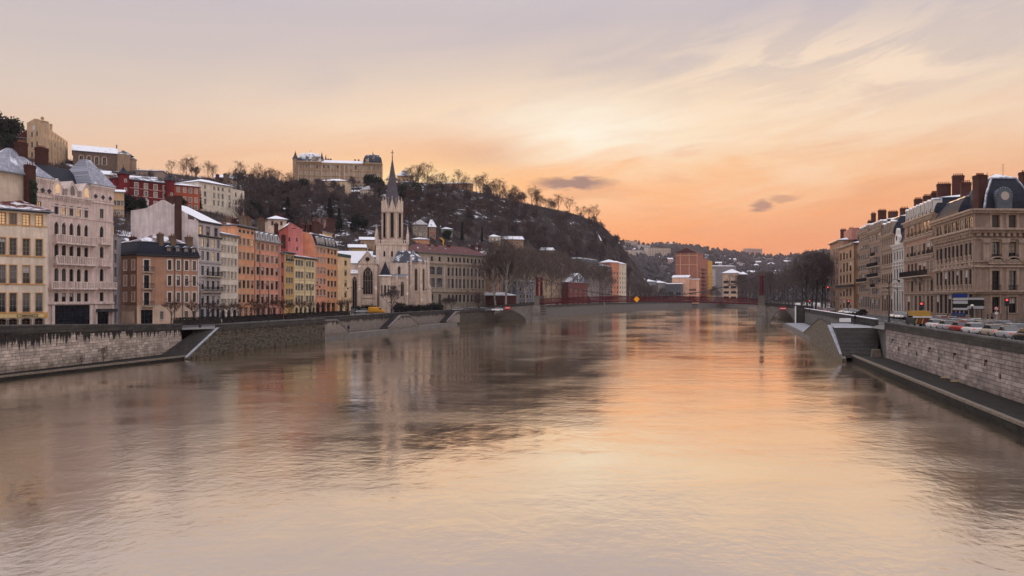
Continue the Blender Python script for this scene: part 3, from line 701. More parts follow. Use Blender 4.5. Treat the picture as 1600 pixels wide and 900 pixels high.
def block_wall(f, ztopf, z0, rowh, wmin, wmax, m, near_first, seed, root, limit=300):
    """coursed blocks on facade f; ztopf(u) = local height where they stop"""
    r = random.Random(seed); vs = [brickmesh(seed + i) for i in range(5)]; ms = [v.mesh('stone', m) for v in vs]; items = []
    z = z0
    while z < max(ztopf(0), ztopf(f.L)):
        rh = rowh * r.uniform(.85, 1.2); u = -r.uniform(0, wmax)
        while u < f.L:
            w = r.uniform(wmin, wmax); a, c = max(0, u), min(f.L, u + w)
            if c - a > .12 and z + rh <= min(ztopf(a), ztopf(c)) + .08: items.append((a, z, c - a, rh))
            u += w
        z += rh
    items.sort(key=near_first); rest = MB()
    for i, (u, z, w, h) in enumerate(items):
        k = r.randrange(5); g = .022
        if i < limit:
            o = link('stone', ms[k], root); o.scale = (w - g, 1, h - g); o.rotation_euler = (0, 0, f.a)
            o.location = (f.loc[0] + f.d[0] * (u + g / 2), f.loc[1] + f.d[1] * (u + g / 2), f.loc[2] + z + g / 2)
        else:
            b_ = vs[k]; rest.add([(u + g / 2 + p[0] * (w - g), p[1], z + g / 2 + p[2] * (h - g)) for p in b_.v], b_.f)
    if rest.v: tag(f.part('stonework', rest, m), kind='stuff')

def quay(name, label, P0, P1, zt0, zt1, m, par=.95, base=-1.5, thick=1.6, coping=True, blocks=None):
    root = thing(name, label, 'wall', (*P0, 0)); f = Fac(root, P0, P1, 0); L = f.L
    b = MB(); b.slab([(0, base), (L, base), (L, zt1 - par), (0, zt0 - par)], 0, thick); f.part('wall_face', b, m)
    p = MB(); p.slab([(0, zt0 - par - .01), (L, zt1 - par - .01), (L, zt1 - .16), (0, zt0 - .16)], -.16, .42); f.part('parapet', p, PARAPET)
    n = max(1, int(L / 1.7)); S = [MB() for _ in range(1)]
    for i in range(n):
        a, c = L * i / n + .01, L * (i + 1) / n - .01; za, zc = zt0 + (zt1 - zt0) * a / L, zt0 + (zt1 - zt0) * c / L
        q = MB(); q.slab([(a, za - .16), (c, zc - .16), (c, zc), (a, za)], -.22, .48); f.part('coping_stone', q, COPING)
    return root, f
BL = block_mat('left_quay_blocks', (.56, .47, .41), 5.0, .95)
BR = block_mat('right_quay_blocks', (.46, .39, .36), 4.4, .25)
root, f = quay('quay_wall', 'long pale block river wall below the cream and the gothic fronted houses', (-68, 30), (-58.5, 72), 6.6, 6.45, QUAY_GREY)
root['label'] = 'river wall running out of the picture before the cream house'
root, f = quay('quay_wall', 'pale block river wall with black drip stains left of the dark stair', (-58.5, 72), (-50.6, 117.5), 6.3, 4.92, BACKING)
block_wall(f, lambda u: 6.3 - 1.38 * u / f.L - .97, .5, .34, .65, 1.15, BL, lambda i: (f.Y(i[0]) < 82, i[0] * 0 + abs(f.Y(i[0]) - 98)), 3, root)
root, f = quay('quay_wall', 'dark mossy rubble wall standing straight in the water beside the dark stair', (-46.6, 121.5), (-38.0, 156), 4.70, 4.76, RUBBLE, thick=4.2)
root, f = quay('quay_wall', 'pale rubble wall behind the low quay with the two strollers', (-42.0, 156.4), (-21.5, 245), 4.78, 5.0, RUBBLE_PALE)
root, f = quay('quay_wall', 'plain dark river wall between the last slanting stair and the footbridge', (-21.5, 245.2), (7.0, 320), 5.0, 5.1, RUBBLE)
root, f = quay('quay_wall', 'pale grey river wall seen beneath the red footbridge', (11, 331), (58, 475), 5.6, 5.7, QUAY_GREY)
root, f = quay('quay_wall', 'distant river wall curving away behind the red footbridge', (58.1, 475.2), (128, 628), 5.7, 5.4, QUAY_GREY)
root, f = quay('quay_wall', 'farthest river wall below the flat grey pavilion', (128.2, 628.2), (231, 730), 5.4, 5.2, QUAY_GREY)
root, f = quay('quay_wall', 'far river wall leading off toward the hazy hills', (231.2, 730.2), (420, 835), 5.2, 5.0, QUAY_GREY)
root, f = quay('quay_wall', 'river wall of big squared blocks with mooring rings below the traffic jam', (50.7, 104), (39.1, 58), 5.6, 5.5, BACKING)
RW = f
block_wall(f, lambda u: 4.58, .7, .37, .7, 1.35, BR, lambda i: -i[0], 11, root)
RING = mat('rusty_iron', (.05, .03, .022), .8, .3)
for k in range(5):
    u = 4 + k * 8.6
    q = MB(); q.box(u, u + .22, -.25, 0, 3.3, 3.5); q.tube((u + .11, -.2, 3.3), (u + .11, -.25, 2.95), .05); f.part('drain_spout', q, RING)
    q = MB()
    for i in range(12):
        a0, a1 = 2 * math.pi * i / 12, 2 * math.pi * (i + 1) / 12
        q.tube((u + 3.3 + .2 * math.cos(a0), -.12, 2.4 + .2 * math.sin(a0)), (u + 3.3 + .2 * math.cos(a1), -.12, 2.4 + .2 * math.sin(a1)), .035, n=4)
    f.part('mooring_ring', q, RING)
root = thing('quay_wall', 'short river wall closing the landward side of the wide stair', 'wall', (58.0, 122.4, 0)); f = Fac(root, (58.2, 122.6), (50.72, 104.05), 0); b = MB(); b.slab([(0, 0), (f.L, 0), (f.L, 4.62), (f.L - 3, 4.5), (0, 4.42)], 0, 1.2); f.part('wall_face', b, QUAY_GREY); b = MB(); b.slab([(f.L - 3, 4.5), (f.L, 4.62), (f.L, 5.5), (f.L - 3, 5.4)], -.05, .5); f.part('parapet_end', b, PARAPET)
root, f = quay('quay_wall', 'near end of the river wall running out of the picture under the jam', (39.1, 57.8), (24.5, 0), 5.5, 5.4, QUAY_GREY)
root, f = quay('quay_wall', 'snow edged river wall between the wide stair and the stone arch', (93.4, 245), (58.0, 122.5), 5.5, 5.45, QUAY_GREY)
b = MB(); b.slab([(0, 5.5), (f.L, 5.45), (f.L, 5.52), (0, 5.57)], -.2, .45); f.part('snow_cap', b, SNOW)
root, f = quay('quay_wall', 'river wall beyond the stone arch under the bare trees', (151, 440), (93.9, 246), 5.4, 5.4, QUAY_GREY)

# low quays and their edge stones
def lowquay(name, label, edge, inner, z, m):
    root = thing(name, label, 'low quay', (*edge[0], 0)); o = root.location
    n = len(edge); P = edge + inner[::-1]; b = MB(); b.prism([(p[0] - o.x, p[1] - o.y) for p in P][::(1 if _ccw(P) else -1)], -1.5, z); part('slab', b, m, root)
    for i in range(n - 1):
        a, c = edge[i], edge[i + 1]; L = math.dist(a, c); k = max(1, int(L / 1.9)); d = ((c[0] - a[0]) / L, (c[1] - a[1]) / L); s = -1 if _ccw(P) else 1
        nx, ny = d[1] * s, -d[0] * s
        for j in range(k):
            q = MB(); w = L / k - .03; dz = rnd.uniform(0, .03); q.box(0, w, -.03, .38, -.12, .07 + dz)
            o2 = part('edge_stone', q, KERBD, root, (a[0] + d[0] * L * j / k - o.x, a[1] + d[1] * L * j / k - o.y, z), math.atan2(d[1], d[0]))
            if s > 0: o2.scale = (1, -1, 1)
    return root
def _ccw(P): return sum(P[i][0] * P[(i + 1) % len(P)][1] - P[(i + 1) % len(P)][0] * P[i][1] for i in range(len(P))) > 0
KERBD = stone('weathered_edge_stone', (132, 120, 108), .8)
lowquay('low_quay', 'narrow muddy low quay at the foot of the drip stained wall', [(-59.5, 60), (-54.6, 82.5), (-46.9, 112.5)], [(-61, 60), (-56.6, 82.5), (-51.2, 114)], .45, SILT)
lowquay('low_quay', 'long low quay where two people stroll below the rubble wall', [(-38.6, 156.2), (-17.4, 244)], [(-42.0, 156.8), (-21.5, 245)], .95, PAVE)
lowquay('low_quay', 'dark muddy low quay with pale edge stones below the traffic jam', [(18.5, 0), (32.6, 48.8), (48.0, 108.5)], [(24.4, 0), (38.9, 58), (51.4, 108.5)], .75, SILT)
lowquay('low_quay', 'snowy low quay between the wide stair and the stone arch', [(56.5, 141), (66.5, 176), (86, 244)], [(63.5, 141), (73.2, 176), (92.9, 244)], .8, PAVE)
b = MB(); b.prism([(68.0, 178.5), (73.2, 177), (92.2, 243), (86.6, 243)], .8, .86); tag(part('snow_sheet', b, OLDSNOW, None), 'sheet of trodden snow lying on the low quay near the arch', 'snow')
b = MB()
r_ = thing('stone_block', 'stepped stone block at the foot of the wide stair', 'block', (49.9, 105.3, .75), R(-14))
b.box(-.6, .6, -.5, .5, 0, .55); part('base', b, KERBD, r_); b = MB(); b.box(-.52, .52, -.44, .44, .56, 1.05); part('cap', b, KERBD, r_)
SHEET = mat('washed_up_board', (.33, .22, .12), .8, .2)
b = MB(); b.box(-1.6, 1.6, -.45, .45, 0, .06); q = onz(1515, 597, .77); o = part('loose_board', b, SHEET, None, (q[0], q[1], .77), R(-24)); tag(o, 'tan board lying on the muddy low quay', 'board')
b = MB(); b.box(-.9, .9, -.35, .35, 0, .05); q = onz(1478, 590, .77); o = part('loose_board', b, SHEET, None, (q[0], q[1], .77), R(50)); tag(o, 'short board lying on mud behind the longer tan board', 'board')

# ------------------------------------------------------------------ stairs down to the water
STEP = stone('dark_stair_stone', (84, 80, 78)); STEPW = stone('wing_wall_stone', (150, 138, 122), .8)
def flight(root, A0, A1, B0, B1, z0, z1, n, m=STEP):
    """steps between the foot line A0-A1 and the head line B0-B1"""
    o = root.location
    for i in range(n):
        f0, f1 = i / n, 1.0
        z = z0 + (z1 - z0) * (i + 1) / n
        l = lambda P, Q, f: (P[0] + (Q[0] - P[0]) * f - o.x, P[1] + (Q[1] - P[1]) * f - o.y)
        pts = [l(A0, B0, f0), l(A1, B1, f0), l(A1, B1, (i + 1.25) / n), l(A0, B0, (i + 1.25) / n)]
        b = MB(); b.prism(pts if _ccw(pts) else pts[::-1], z - .5, z); part('step', b, m, root)
root = thing('river_stair', 'wide dark stone stair between the squared block wall and a snowy wing wall', 'stair', (46.4, 108, 0))
flight(root, (46.6, 108.3), (51.6, 108.3), (50.8, 121), (57.8, 121), .75, 4.15, 21)
o = root.location
P = [(50.8, 121), (57.9, 121), (59.6, 128), (60.6, 139), (56.4, 139)]
b = MB(); b.prism([(p[0] - o.x, p[1] - o.y) for p in P], 0, 4.15); part('landing', b, STEP, root)
b = MB(); b.prism([(p[0] - o.x, p[1] - o.y) for p in P], 4.15, 4.22); part('landing_snow', b, OLDSNOW, root)
P = [(50.8, 120.9), (57.8, 120.9), (57.8, 121.4), (50.9, 121.4)]
b = MB(); b.prism([(p[0] - o.x, p[1] - o.y) for p in P], 4.16, 4.25); part('snow_edge', b, SNOW, root)
f = Fac(root, (66.6, 175.5), (46.0, 107.0), 0); L = f.L
us = lambda Y: (175.5 - Y) / (175.5 - 107.0) * L
top = [(us(107.0), .35), (us(109), .75), (us(125), 4.35), (us(127.5), 4.85), (us(139), 5.05), (us(175), .85), (0, .7)]
b = MB(); b.slab([(0, -1.5), (L, -1.5)] + top, 0, .55); f.part('wing_wall', b, masonry('wing_wall_blocks', (.24, .20, .15), (.17, .145, .115), (.06, .05, .045), .9, .42, .03, .08, moss=.6))
def coping(pa, pb, m, name, t_=.2):
    b = MB(); b.slab([(pb[0], pb[1]), (pa[0], pa[1]), (pa[0], pa[1] + t_), (pb[0], pb[1] + t_)], -.06, .5); f.part(name, b, m)
coping(top[1], top[2], OLDSNOW, 'snowy_coping', .14); coping(top[2], top[3], PARAPET, 'coping'); coping(top[3], top[4], PARAPET, 'coping'); coping(top[4], top[5], PARAPET, 'coping')
flight(root, (66.0, 172), (71.0, 172), (56.8, 139.5), (60.8, 139.5), .8, 4.15, 18)
root = thing('river_stair', 'dark stone stair with one snow white coping beside the drip stained wall', 'stair', (-51, 112, 0))
flight(root, (-51.4, 111.5), (-46.9, 111.5), (-49.9, 122), (-46.7, 122), .1, 3.9, 24)
f = Fac(root, (-47.0, 110.6), (-46.5, 122.4), 0)
b = MB(); b.slab([(0, -1.5), (f.L, -1.5), (f.L, 4.2), (f.L - .8, 4.1), (.3, .2), (0, .2)], -.25, .25); f.part('wing_wall', b, RUBBLE)
b = MB(); b.slab([(.2, .22), (f.L - .7, 4.12), (f.L - .7, 4.26), (.2, .36)], -.15, .22); f.part('snowy_coping', b, OLDSNOW)
# the three slanting stairs on the strollers' quay
def Yw(px): return -79.0 / (K(px) - .2356)
def Pw(Y, off=0.0): return (-42 + .2356 * (Y - 157) + off, Y)
SLOPE = stone('slanting_stair_coping', (120, 112, 110))
def slant(label, ends, depth=2.6):
    """ends: list of (Y, z) along the wall giving the top outline"""
    root = thing('slanting_stair', label, 'stair', (*Pw(ends[0][0], depth), 0)); f = Fac(root, Pw(ends[0][0], depth), Pw(ends[-1][0], depth), 0)
    q = [((Y - ends[0][0]) * f.L / (ends[-1][0] - ends[0][0]), z) for Y, z in ends]
    b = MB(); b.slab([(q[0][0], .9), (q[-1][0], .9)] + q[::-1], 0, .4); f.part('wing_wall', b, RUBBLE_PALE)
    for i in range(len(q) - 1):
        (u0, z0), (u1, z1) = q[i], q[i + 1]; b = MB(); b.slab([(u0, z0), (u1, z1), (u1, z1 + .3), (u0, z0 + .3)], -.12, .52); f.part('coping', b, SLOPE)
        n = max(1, int(abs(z1 - z0) / .18))
        for j in range(n):
            ua, ub = u0 + (u1 - u0) * j / n, u0 + (u1 - u0) * (j + 1) / n; zz = z0 + (z1 - z0) * (j + (1 if z1 > z0 else 0)) / n
            b = MB(); b.box(min(ua, ub), max(ua, ub), .4, depth, .9, max(.95, zz - .1)); f.part('step', b, STEP)
slant('slanting stair coming down toward the two strollers', [(158.5, 4.0), (Yw(507), 4.0), (Yw(527), 1.2)])
slant('double slanting stair shaped like a roof below the church', [(Yw(592), 1.2), (Yw(611), 4.1), (Yw(623), 4.1), (Yw(640), 1.2)])
slant('slanting stair climbing toward the footbridge end of the low quay', [(Yw(686), 1.2), (Yw(701), 4.2), (Yw(706), 4.2)])
# ------------------------------------------------------------------ red footbridge
RED = mat('dark_red_paint', C((80, 17, 26)), .5, .15, 1.0)
PIER = masonry('bridge_pier_stone', (.30, .27, .24), (.22, .20, .18), (.08, .07, .06), 1.0, .45, .03, .03, drip=.3, ztop=7)
BL0, BR0 = (10.0, 281.0), (82.6, 254.0)
root = thing('footbridge', 'dark red suspension footbridge spanning the river between two stone piers', 'bridge', (*BL0, 0))
f = Fac(root, BL0, BR0, 0); L = f.L; hw = 2.3
zd = lambda u: 7.0 + 1.0 * math.sin(math.pi * u / L)
N = 36
b = MB()
for i in range(N):
    u0, u1 = L * i / N, L * (i + 1) / N; b.add([(u0, -hw, zd(u0) - .3), (u1, -hw, zd(u1) - .3), (u1, hw, zd(u1) - .3), (u0, hw, zd(u0) - .3), (u0, -hw, zd(u0)), (u1, -hw, zd(u1)), (u1, hw, zd(u1)), (u0, hw, zd(u0))], [(0, 3, 2, 1), (4, 5, 6, 7), (0, 1, 5, 4), (2, 3, 7, 6)])
f.part('deck', b, mat('bridge_deck', (.10, .08, .075), .8))
for s in (-1, 1):
    b = MB(); y = s * hw
    for i in range(N):
        u0, u1 = L * i / N, L * (i + 1) / N
        b.slab([(u0, zd(u0) - .55), (u1, zd(u1) - .55), (u1, zd(u1) - .1), (u0, zd(u0) - .1)], y - .1, y + .1)
    f.part('girder', b, RED)
    b = MB()
    for i in range(N):
        u0, u1 = L * i / N, L * (i + 1) / N
        for dz in (.1, 1.35):
            b.slab([(u0, zd(u0) + dz), (u1, zd(u1) + dz), (u1, zd(u1) + dz + .14), (u0, zd(u0) + dz + .14)], y - .05, y + .05)
        b.box(u0 - .07, u0 + .07, y - .07, y + .07, zd(u0) - .1, zd(u0) + 1.5)
        for j in range(1, 9):
            u = u0 + (u1 - u0) * j / 9; b.box(u - .05, u + .05, y - .02, y + .02, zd(u) + .12, zd(u) + 1.36)
        b.tube((u0, y, zd(u0) + .15), (u1, y, zd(u1) + 1.35), .035, n=4); b.tube((u0, y, zd(u0) + 1.35), (u1, y, zd(u1) + .15), .035, n=4)
    f.part('railing', b, RED)
zpt = 16.2
zc = lambda u: 9.2 + (zpt - 9.2) * (2 * u / L - 1) ** 2
for s in (-1, 1):
    b = MB(); y = s * (hw + .15)
    for i in range(30):
        u0, u1 = L * i / 30, L * (i + 1) / 30; b.tube((u0, y, zc(u0)), (u1, y, zc(u1)), .07, n=5, cap=False)
    b.tube((0, y, zpt), (-24, y, 5.2), .07, n=5); b.tube((L, y, zpt), (L + 22, y, 5.6), .07, n=5)
    f.part('main_cable', b, W_DARK)
    b = MB()
    for i in range(1, 30):
        u = L * i / 30; b.tube((u, y, zd(u) + .1), (u, y, zc(u)), .022, n=4, cap=False)
    f.part('hanger', b, W_DARK)
for u in (0.0, L):
    for s in (-1, 1):
        b = MB(); y = s * (hw + .15); b.lathe((u, y, 9.6), [(.62, 0), (.62, .3), (.52, .5), (.48, 5.9), (.62, 6.2), (.62, 6.5), (.3, 6.9)], 8); f.part('pylon', b, RED)
    b = MB(); b.box(u - .35, u + .35, -hw, hw, 14.6, 15.4); b.box(u - .25, u + .25, -hw, hw, 13.2, 13.6); f.part('portal_beam', b, RED)
    b = MB(); b.prism([(u - 1.7, -3.4), (u - 1.2, -4.6), (u, -5.4), (u + 1.2, -4.6), (u + 1.7, -3.4), (u + 1.7, 4), (u - 1.7, 4)], -2, 2.2)
    b.box(u - 1.5, u + 1.5, -3.3, 3.6, 2.2, 6.4); f.part('pier', b, PIER)
    b = MB()
    for s in (-1, 1): b.box(u - .95, u + .95, s * (hw + .15) - .75, s * (hw + .15) + .75, 6.4, 9.6); b.box(u - 1.1, u + 1.1, s * (hw + .15) - .85, s * (hw + .15) + .85, 9.25, 9.58)
    f.part('pylon_base', b, PIER)
# masonry approach arches
def approach(P0, P1, za, zb_, label, arch, flip):
    r2 = thing('bridge_approach', label, 'bridge', (*P0, 0)); g = Fac(r2, P0, P1, 0); l = g.L; n = 16
    a0, a1, zs, zr = arch
    pts = [(a0 + (a1 - a0) * i / n, zs + (zr - zs) * math.sin(math.pi * i / n) ** .75) for i in range(n + 1)]
    b = MB(); zt = lambda u: za + (zb_ - za) * u / l
    for v in (-2.6, 2.6):
        if a0 > 0: b.quad((0, v, -1.5), (a0, v, -1.5), (a0, v, zt(a0)), (0, v, zt(0)))
        if a1 < l: b.quad((a1, v, -1.5), (l, v, -1.5), (l, v, zt(l)), (a1, v, zt(a1)))
        for i in range(n): b.quad((*[pts[i][0]], v, pts[i][1]), (pts[i + 1][0], v, pts[i + 1][1]), (pts[i + 1][0], v, zt(pts[i + 1][0])), (pts[i][0], v, zt(pts[i][0])))
    for i in range(n): b.quad((pts[i][0], -2.6, pts[i][1]), (pts[i][0], 2.6, pts[i][1]), (pts[i + 1][0], 2.6, pts[i + 1][1]), (pts[i + 1][0], -2.6, pts[i + 1][1]))
    for u in (a0, a1): b.quad((u, -2.6, -1.5), (u, 2.6, -1.5), (u, 2.6, zs), (u, -2.6, zs))
    b.quad((0, -2.6, zt(0)), (l, -2.6, zt(l)), (l, 2.6, zt(l)), (0, 2.6, zt(0)))
    g.part('arch', b, PIER)
    for v in (-2.75, 2.45):
        b = MB(); b.slab([(0, zt(0) - .2), (l, zt(l) - .2), (l, zt(l) + .9), (0, zt(0) + .9)], v, v + .3); g.part('parapet', b, PARAPET)
    b = MB()
    for i in range(n): b.slab([pts[i], pts[i + 1], (pts[i + 1][0], pts[i + 1][1] + .4), (pts[i][0], pts[i][1] + .4)], -2.75, -2.58)
    g.part('arch_ring', b, COPING)
    return g
gl_ = approach((-11.5, 288.8), (9.2, 281.3), 4.6, 6.4, 'stone arch carrying the footbridge onto the church bank', (5.0, 18.6, .4, 4.1), 0)
gr_ = approach((83.6, 253.6), (97.5, 248.4), 6.4, 5.2, 'stone arch carrying the footbridge onto the traffic bank', (1.6, 9.2, .5, 4.6), 0)
b = MB(); b.box(9.6, 12.2, -3.0, -1.6, 0, 6.3); gr_.part('abutment', b, PARAPET)
b = MB(); b.box(9.2, 9.6, -3.05, -1.6, 0, 6.2); gr_.part('snowy_edge', b, SNOW)
# no-entry boards and the yellow diamond for boats
SRED = mat('sign_red', C((190, 30, 34)), .5, .05); SWHITE = mat('sign_white', (.75, .75, .75), .5, .04); SYEL = mat('sign_yellow', C((250, 170, 20)), .5, .05)
def sign_board(g, u, z, w, h, label):
    P = g.world(u, -2.95); o = thing('no_entry_sign', label, 'sign', (P[0], P[1], z), g.a)
    b = MB(); b.box(-w / 2, w / 2, -.05, .03, 0, h); part('board', b, SRED, o); b = MB(); b.box(-w * .42, w * .42, -.075, -.052, h * .38, h * .62); part('white_bar', b, SWHITE, o)
    b = MB(); b.box(-.05, .05, .03, .22, h * .2, h * .8); part('bracket', b, W_DARK, o)
sign_board(gl_, 11.6, 4.55, 2.2, 1.15, 'red board with white bar above the arch on the church bank')
sign_board(gr_, 5.6, 4.9, 2.0, 1.0, 'red board with white bar above the arch on the traffic bank')
P = f.world(f.u(997), -hw - .2); o = thing('diamond_sign', 'yellow diamond sign hung on the footbridge railing', 'sign', (P[0], P[1], zd(f.u(997)) + .35), f.a)
b = MB(); b.slab([(0, -1.05), (1.05, 0), (0, 1.05), (-1.05, 0)], -.05, .02); part('board', b, SYEL, o)
b = MB(); b.box(-.06, .06, .02, .1, -.8, .8); part('bracket', b, W_DARK, o)
# ------------------------------------------------------------------ houses along the left quay
PL = plaster
# cream house at the near end
P1_ = at(74.5, 119.0); dv = Vector((.92, 1)).normalized()
P0_ = (P1_[0] - dv.x * 18.0, P1_[1] - dv.y * 18.0)
root, f = house('cream_house', 'cream four storey house with ochre window frames beside the gothic mansion', P0_, P1_, 4.3)
CREAM = PL('cream_plaster', (240, 222, 202)); cols = [-52, -31, -13, 3, 20.5, 41, 61]
f.grid(cols, 10.5, [(336, 353.5, dict(pane=('mid', 'shining', 'shining'), mull=(1, 3), frame=W_BROWN)), (374, 400, dict(mull=(1, 3), pane=('blue', 'dark'))), (415.5, 443, dict(mull=(1, 2), pane=('blue', 'dark'))), (458, 487, dict(mull=(1, 2), pane=('blue', 'dark')))], ref=61, frame=W_GREY, surr=S_OCHRE, sw=.11)
f.grid(cols, 13, [(497.5, 507, dict(kind='s', pane='dark', frame=W_BROWN))], ref=61, surr=S_GREY, sill=False, sw=.2)
zt = f.zp(61, 331); f.wall(zt, 11, CREAM)
f.band(f.zp(61, 354.3), f.zp(61, 353.2) , .07, S_OCHRE); f.band(f.zp(61, 489.5), f.zp(61, 488), .08, S_OCHRE)
for zz in (443.5, 400.5): 
    for c in cols: u = f.u(c); f.band(f.zp(61, zz + 1.4), f.zp(61, zz), .13, S_OCHRE, u - .85, u + .85, 'window_ledge')
for c in cols[1:]:
    for zz in (443.2, 487.0):
        u = f.u(c); b = MB(); z = f.zp(61, zz)
        for i in range(9): b.box(u - .5 + i * .12, u - .48 + i * .12, -.05, -.02, z, z + .55)
        b.box(u - .52, u + .52, -.06, -.01, z + .52, z + .57); f.part('window_guard', b, IRON)
f.cornice(zt + .12, .3, .45, W_DARK, ret=.4); f.roof('hip', 2.5, TILE, oh=.75, hipf=4.5)
# shop fascia with mirrored lettering
b = MB(); b.box(f.u(-8), f.u(73), -.16, 0, f.zp(61, 496.0), f.zp(61, 490.0)); fas = f.part('shop_fascia', b, PL('fascia_cream', (232, 205, 150)))
b = MB(); b.box(f.u(69.5), f.u(73.5), -.3, -.17, f.zp(61, 496), f.zp(61, 490.2)); f.part('shop_sign', b, mat('gold_sign', C((220, 165, 60)), .5))
def letters(fac, text, u0, u1, z0, z1, v, m, mirror, name='lettering'):
    cu = bpy.data.curves.new('txt', 'FONT'); cu.body = text; cu.extrude = .02; cu.offset = .018
    ob = bpy.data.objects.new('txt', cu); col.objects.link(ob); dg = bpy.context.evaluated_depsgraph_get(); me = bpy.data.meshes.new_from_object(ob.evaluated_get(dg))
    bpy.data.objects.remove(ob); co = np.array([v_.co for v_ in me.vertices]); mn, mx = co.min(0), co.max(0)
    for v_, c_ in zip(me.vertices, co):
        fx = (c_[0] - mn[0]) / (mx[0] - mn[0]); fx = 1 - fx if mirror else fx
        v_.co = (u0 + fx * (u1 - u0), v - c_[2], z0 + (c_[1] - mn[1]) / (mx[1] - mn[1]) * (z1 - z0))
    me.materials.clear(); me.materials.append(m); o = link(name, me, fac.root, fac.loc, fac.a); return o
letters(f, 'CAVAVIN', f.u(33.5), f.u(54.5), f.zp(61, 495.0), f.zp(61, 490.9), -.19, W_DARK, True)
b = MB()
for (p0, p1) in ((26, 33), (54.5, 58.5)):
    u0, u1 = f.u(p0), f.u(p1); za, zb_ = f.zp(61, 495.0), f.zp(61, 490.9)
    b.box(u0, u1, -.2, -.165, zb_ - .07, zb_); b.box(u0, u1, -.2, -.165, za, za + .07); b.box(u0 if p0 < 40 else u1 - .07, u0 + .07 if p0 < 40 else u1, -.2, -.165, za + .07, zb_ - .07)
f.part('sign_border', b, W_DARK)

# gothic mansion
Pg = at(50, 121.0); dg_ = Vector((.31, 1)).normalized()
P1_ = (Pg[0] + dg_.x * 16.15, Pg[1] + dg_.y * 16.15)
root, f = house('gothic_mansion', 'pale gothic mansion with balustraded balconies, pointed windows and steep slate roofs', Pg, P1_, 4.1, 'mansion')
LIME = stone('pale_limestone', (226, 204, 196)); S_LIME = stone('pale_limestone_trim', (230, 212, 204))
cc = [88, 99.6, 111.4, 123, 134.6]; ref = 88
f.grid(cc, 6.8, [(319, 334.5, dict(pane=('shining', 'mid', 'dark'))), (346, 366.5, dict(kind='p', tracery=True)), (381, 401, dict(kind='a')), (419, 440, dict(kind='a')), (458, 471.5)], ref=88, frame=W_DARK, surr=S_LIME, sw=.2, pane=('dark', 'dark', 'dark', 'mid'))
f.grid([158.7], 6.2, [(326.7, 341, dict(pane='mid')), (353, 371, dict(kind='p')), (385.5, 403, dict(kind='a')), (420, 439.5, dict(kind='a')), (457, 470.6)], ref=158.7, frame=W_DARK, surr=S_LIME, sw=.2, pane='dark')
f.grid([61], 7, [(315, 324, dict(pane='shining'))], frame=W_DARK, surr=S_LIME)
NAVY = mat('navy_shopfront', (.022, .030, .055), .45, .15)
f.win(f.u(84), 0, f.u(142) - f.u(84), f.zp(88, 477), 'r', NAVY, None, 'dark', (6, 2), False, name='shopfront')
f.win(f.u(151), 0, f.u(170) - f.u(151), f.zp(158.7, 484), 'r', W_DARK, None, 'dark', (2, 1), False, name='shop_door')
zc_, zl, zr = f.zp(88, 303.5), f.zp(56, 277), f.zp(160, 291.5); uL, uR = f.u(81), f.u(142.5)
f.wall(zc_, 11, LIME)
for (a, c, z, nm) in ((0, uL, zl, 'left'), (uR, f.L, zr, 'right')):
    b = MB(); b.box(a - .02, c + .02, -.12, 7.5, 0 if nm == 'right' and False else zc_ - .02, z); f.part('tower', b, LIME)
    f.cornice(z, .5, .42, S_LIME, a, c, .42, D=7.6); f.band(z - 3.0, z - 2.7, .22, S_LIME, a, c)
    for i in range(3):
        u = a + (c - a) * (i + .5) / 3; b = MB(); z_ = z - 1.9
        for q in range(4): b.lathe((0, 0, 0), [(.01, 0), (.01, .01)], 3) if False else None
        b.slab([(u, z_ - .42), (u + .42, z_), (u, z_ + .42), (u - .42, z_)], -.2, -.1); o = f.part('quatrefoil', b, W_DARK)
f.cornice(zc_, .55, .45, S_LIME, uL, uR, .42); f.band(f.zp(88, 337.5), f.zp(88, 336), .12, S_LIME, uL, f.L); f.band(zc_ - 2.0, zc_ - 1.75, .12, S_LIME, uL, uR)
for (y, a, c) in ((379, 82.5, 146.5), (412, 82.5, 146.5), (450.5, 75, 147)): f.balcony(f.u(a), f.u(c), f.zp(88, y), .85, 1.35 if y < 440 else 1.15, S_LIME, S_LIME, True)
for (y, a, c) in ((381, 153.5, 170.5), (415, 153.5, 170.5), (450.5, 150.5, 177)): f.balcony(f.u(a), f.u(c), f.zp(158.7, y), .85, 1.1, S_LIME, S_LIME, True)
f.band(f.zp(88, 475.5), f.zp(88, 472.5), .3, S_LIME, name='shop_cornice'); b = MB(); b.slab([(f.u(148), f.zp(158, 487)), (f.u(177), f.zp(158, 487)), (f.u(176), f.zp(158, 482.5)), (f.u(149), f.zp(158, 482.5))], -1.1, -.02); f.part('awning', b, W_DARK)
for i in range(4):
    u = [f.u(82.3), f.u(141.5), f.u(149), f.u(175)][i]; f.band(0, f.zp(88, 477), .2, S_LIME, u - .25, u + .25, 'pilaster')
f.roof('gable_u', 5.2, SLATE_BARE, zc_, 9, .1, uL - .3, uR + .3, v0=.6)
f.roof('pyramid', f.zp(56, 234) - zl, LEAD, zl, 7.6, .35, -5.2, uL, inset=.6, name='tower_roof')
f.roof('pyramid', f.zp(160, 252.5) - zr + .3, LEAD, zr, 7.6, .35, uR, f.L, inset=1.2, name='tower_roof')
b = MB(); b.box(-5.1, .02, .3, 7.5, 0, zl - .03); f.part('side_wing', b, PL('side_wall_cream', (222, 204, 184)))
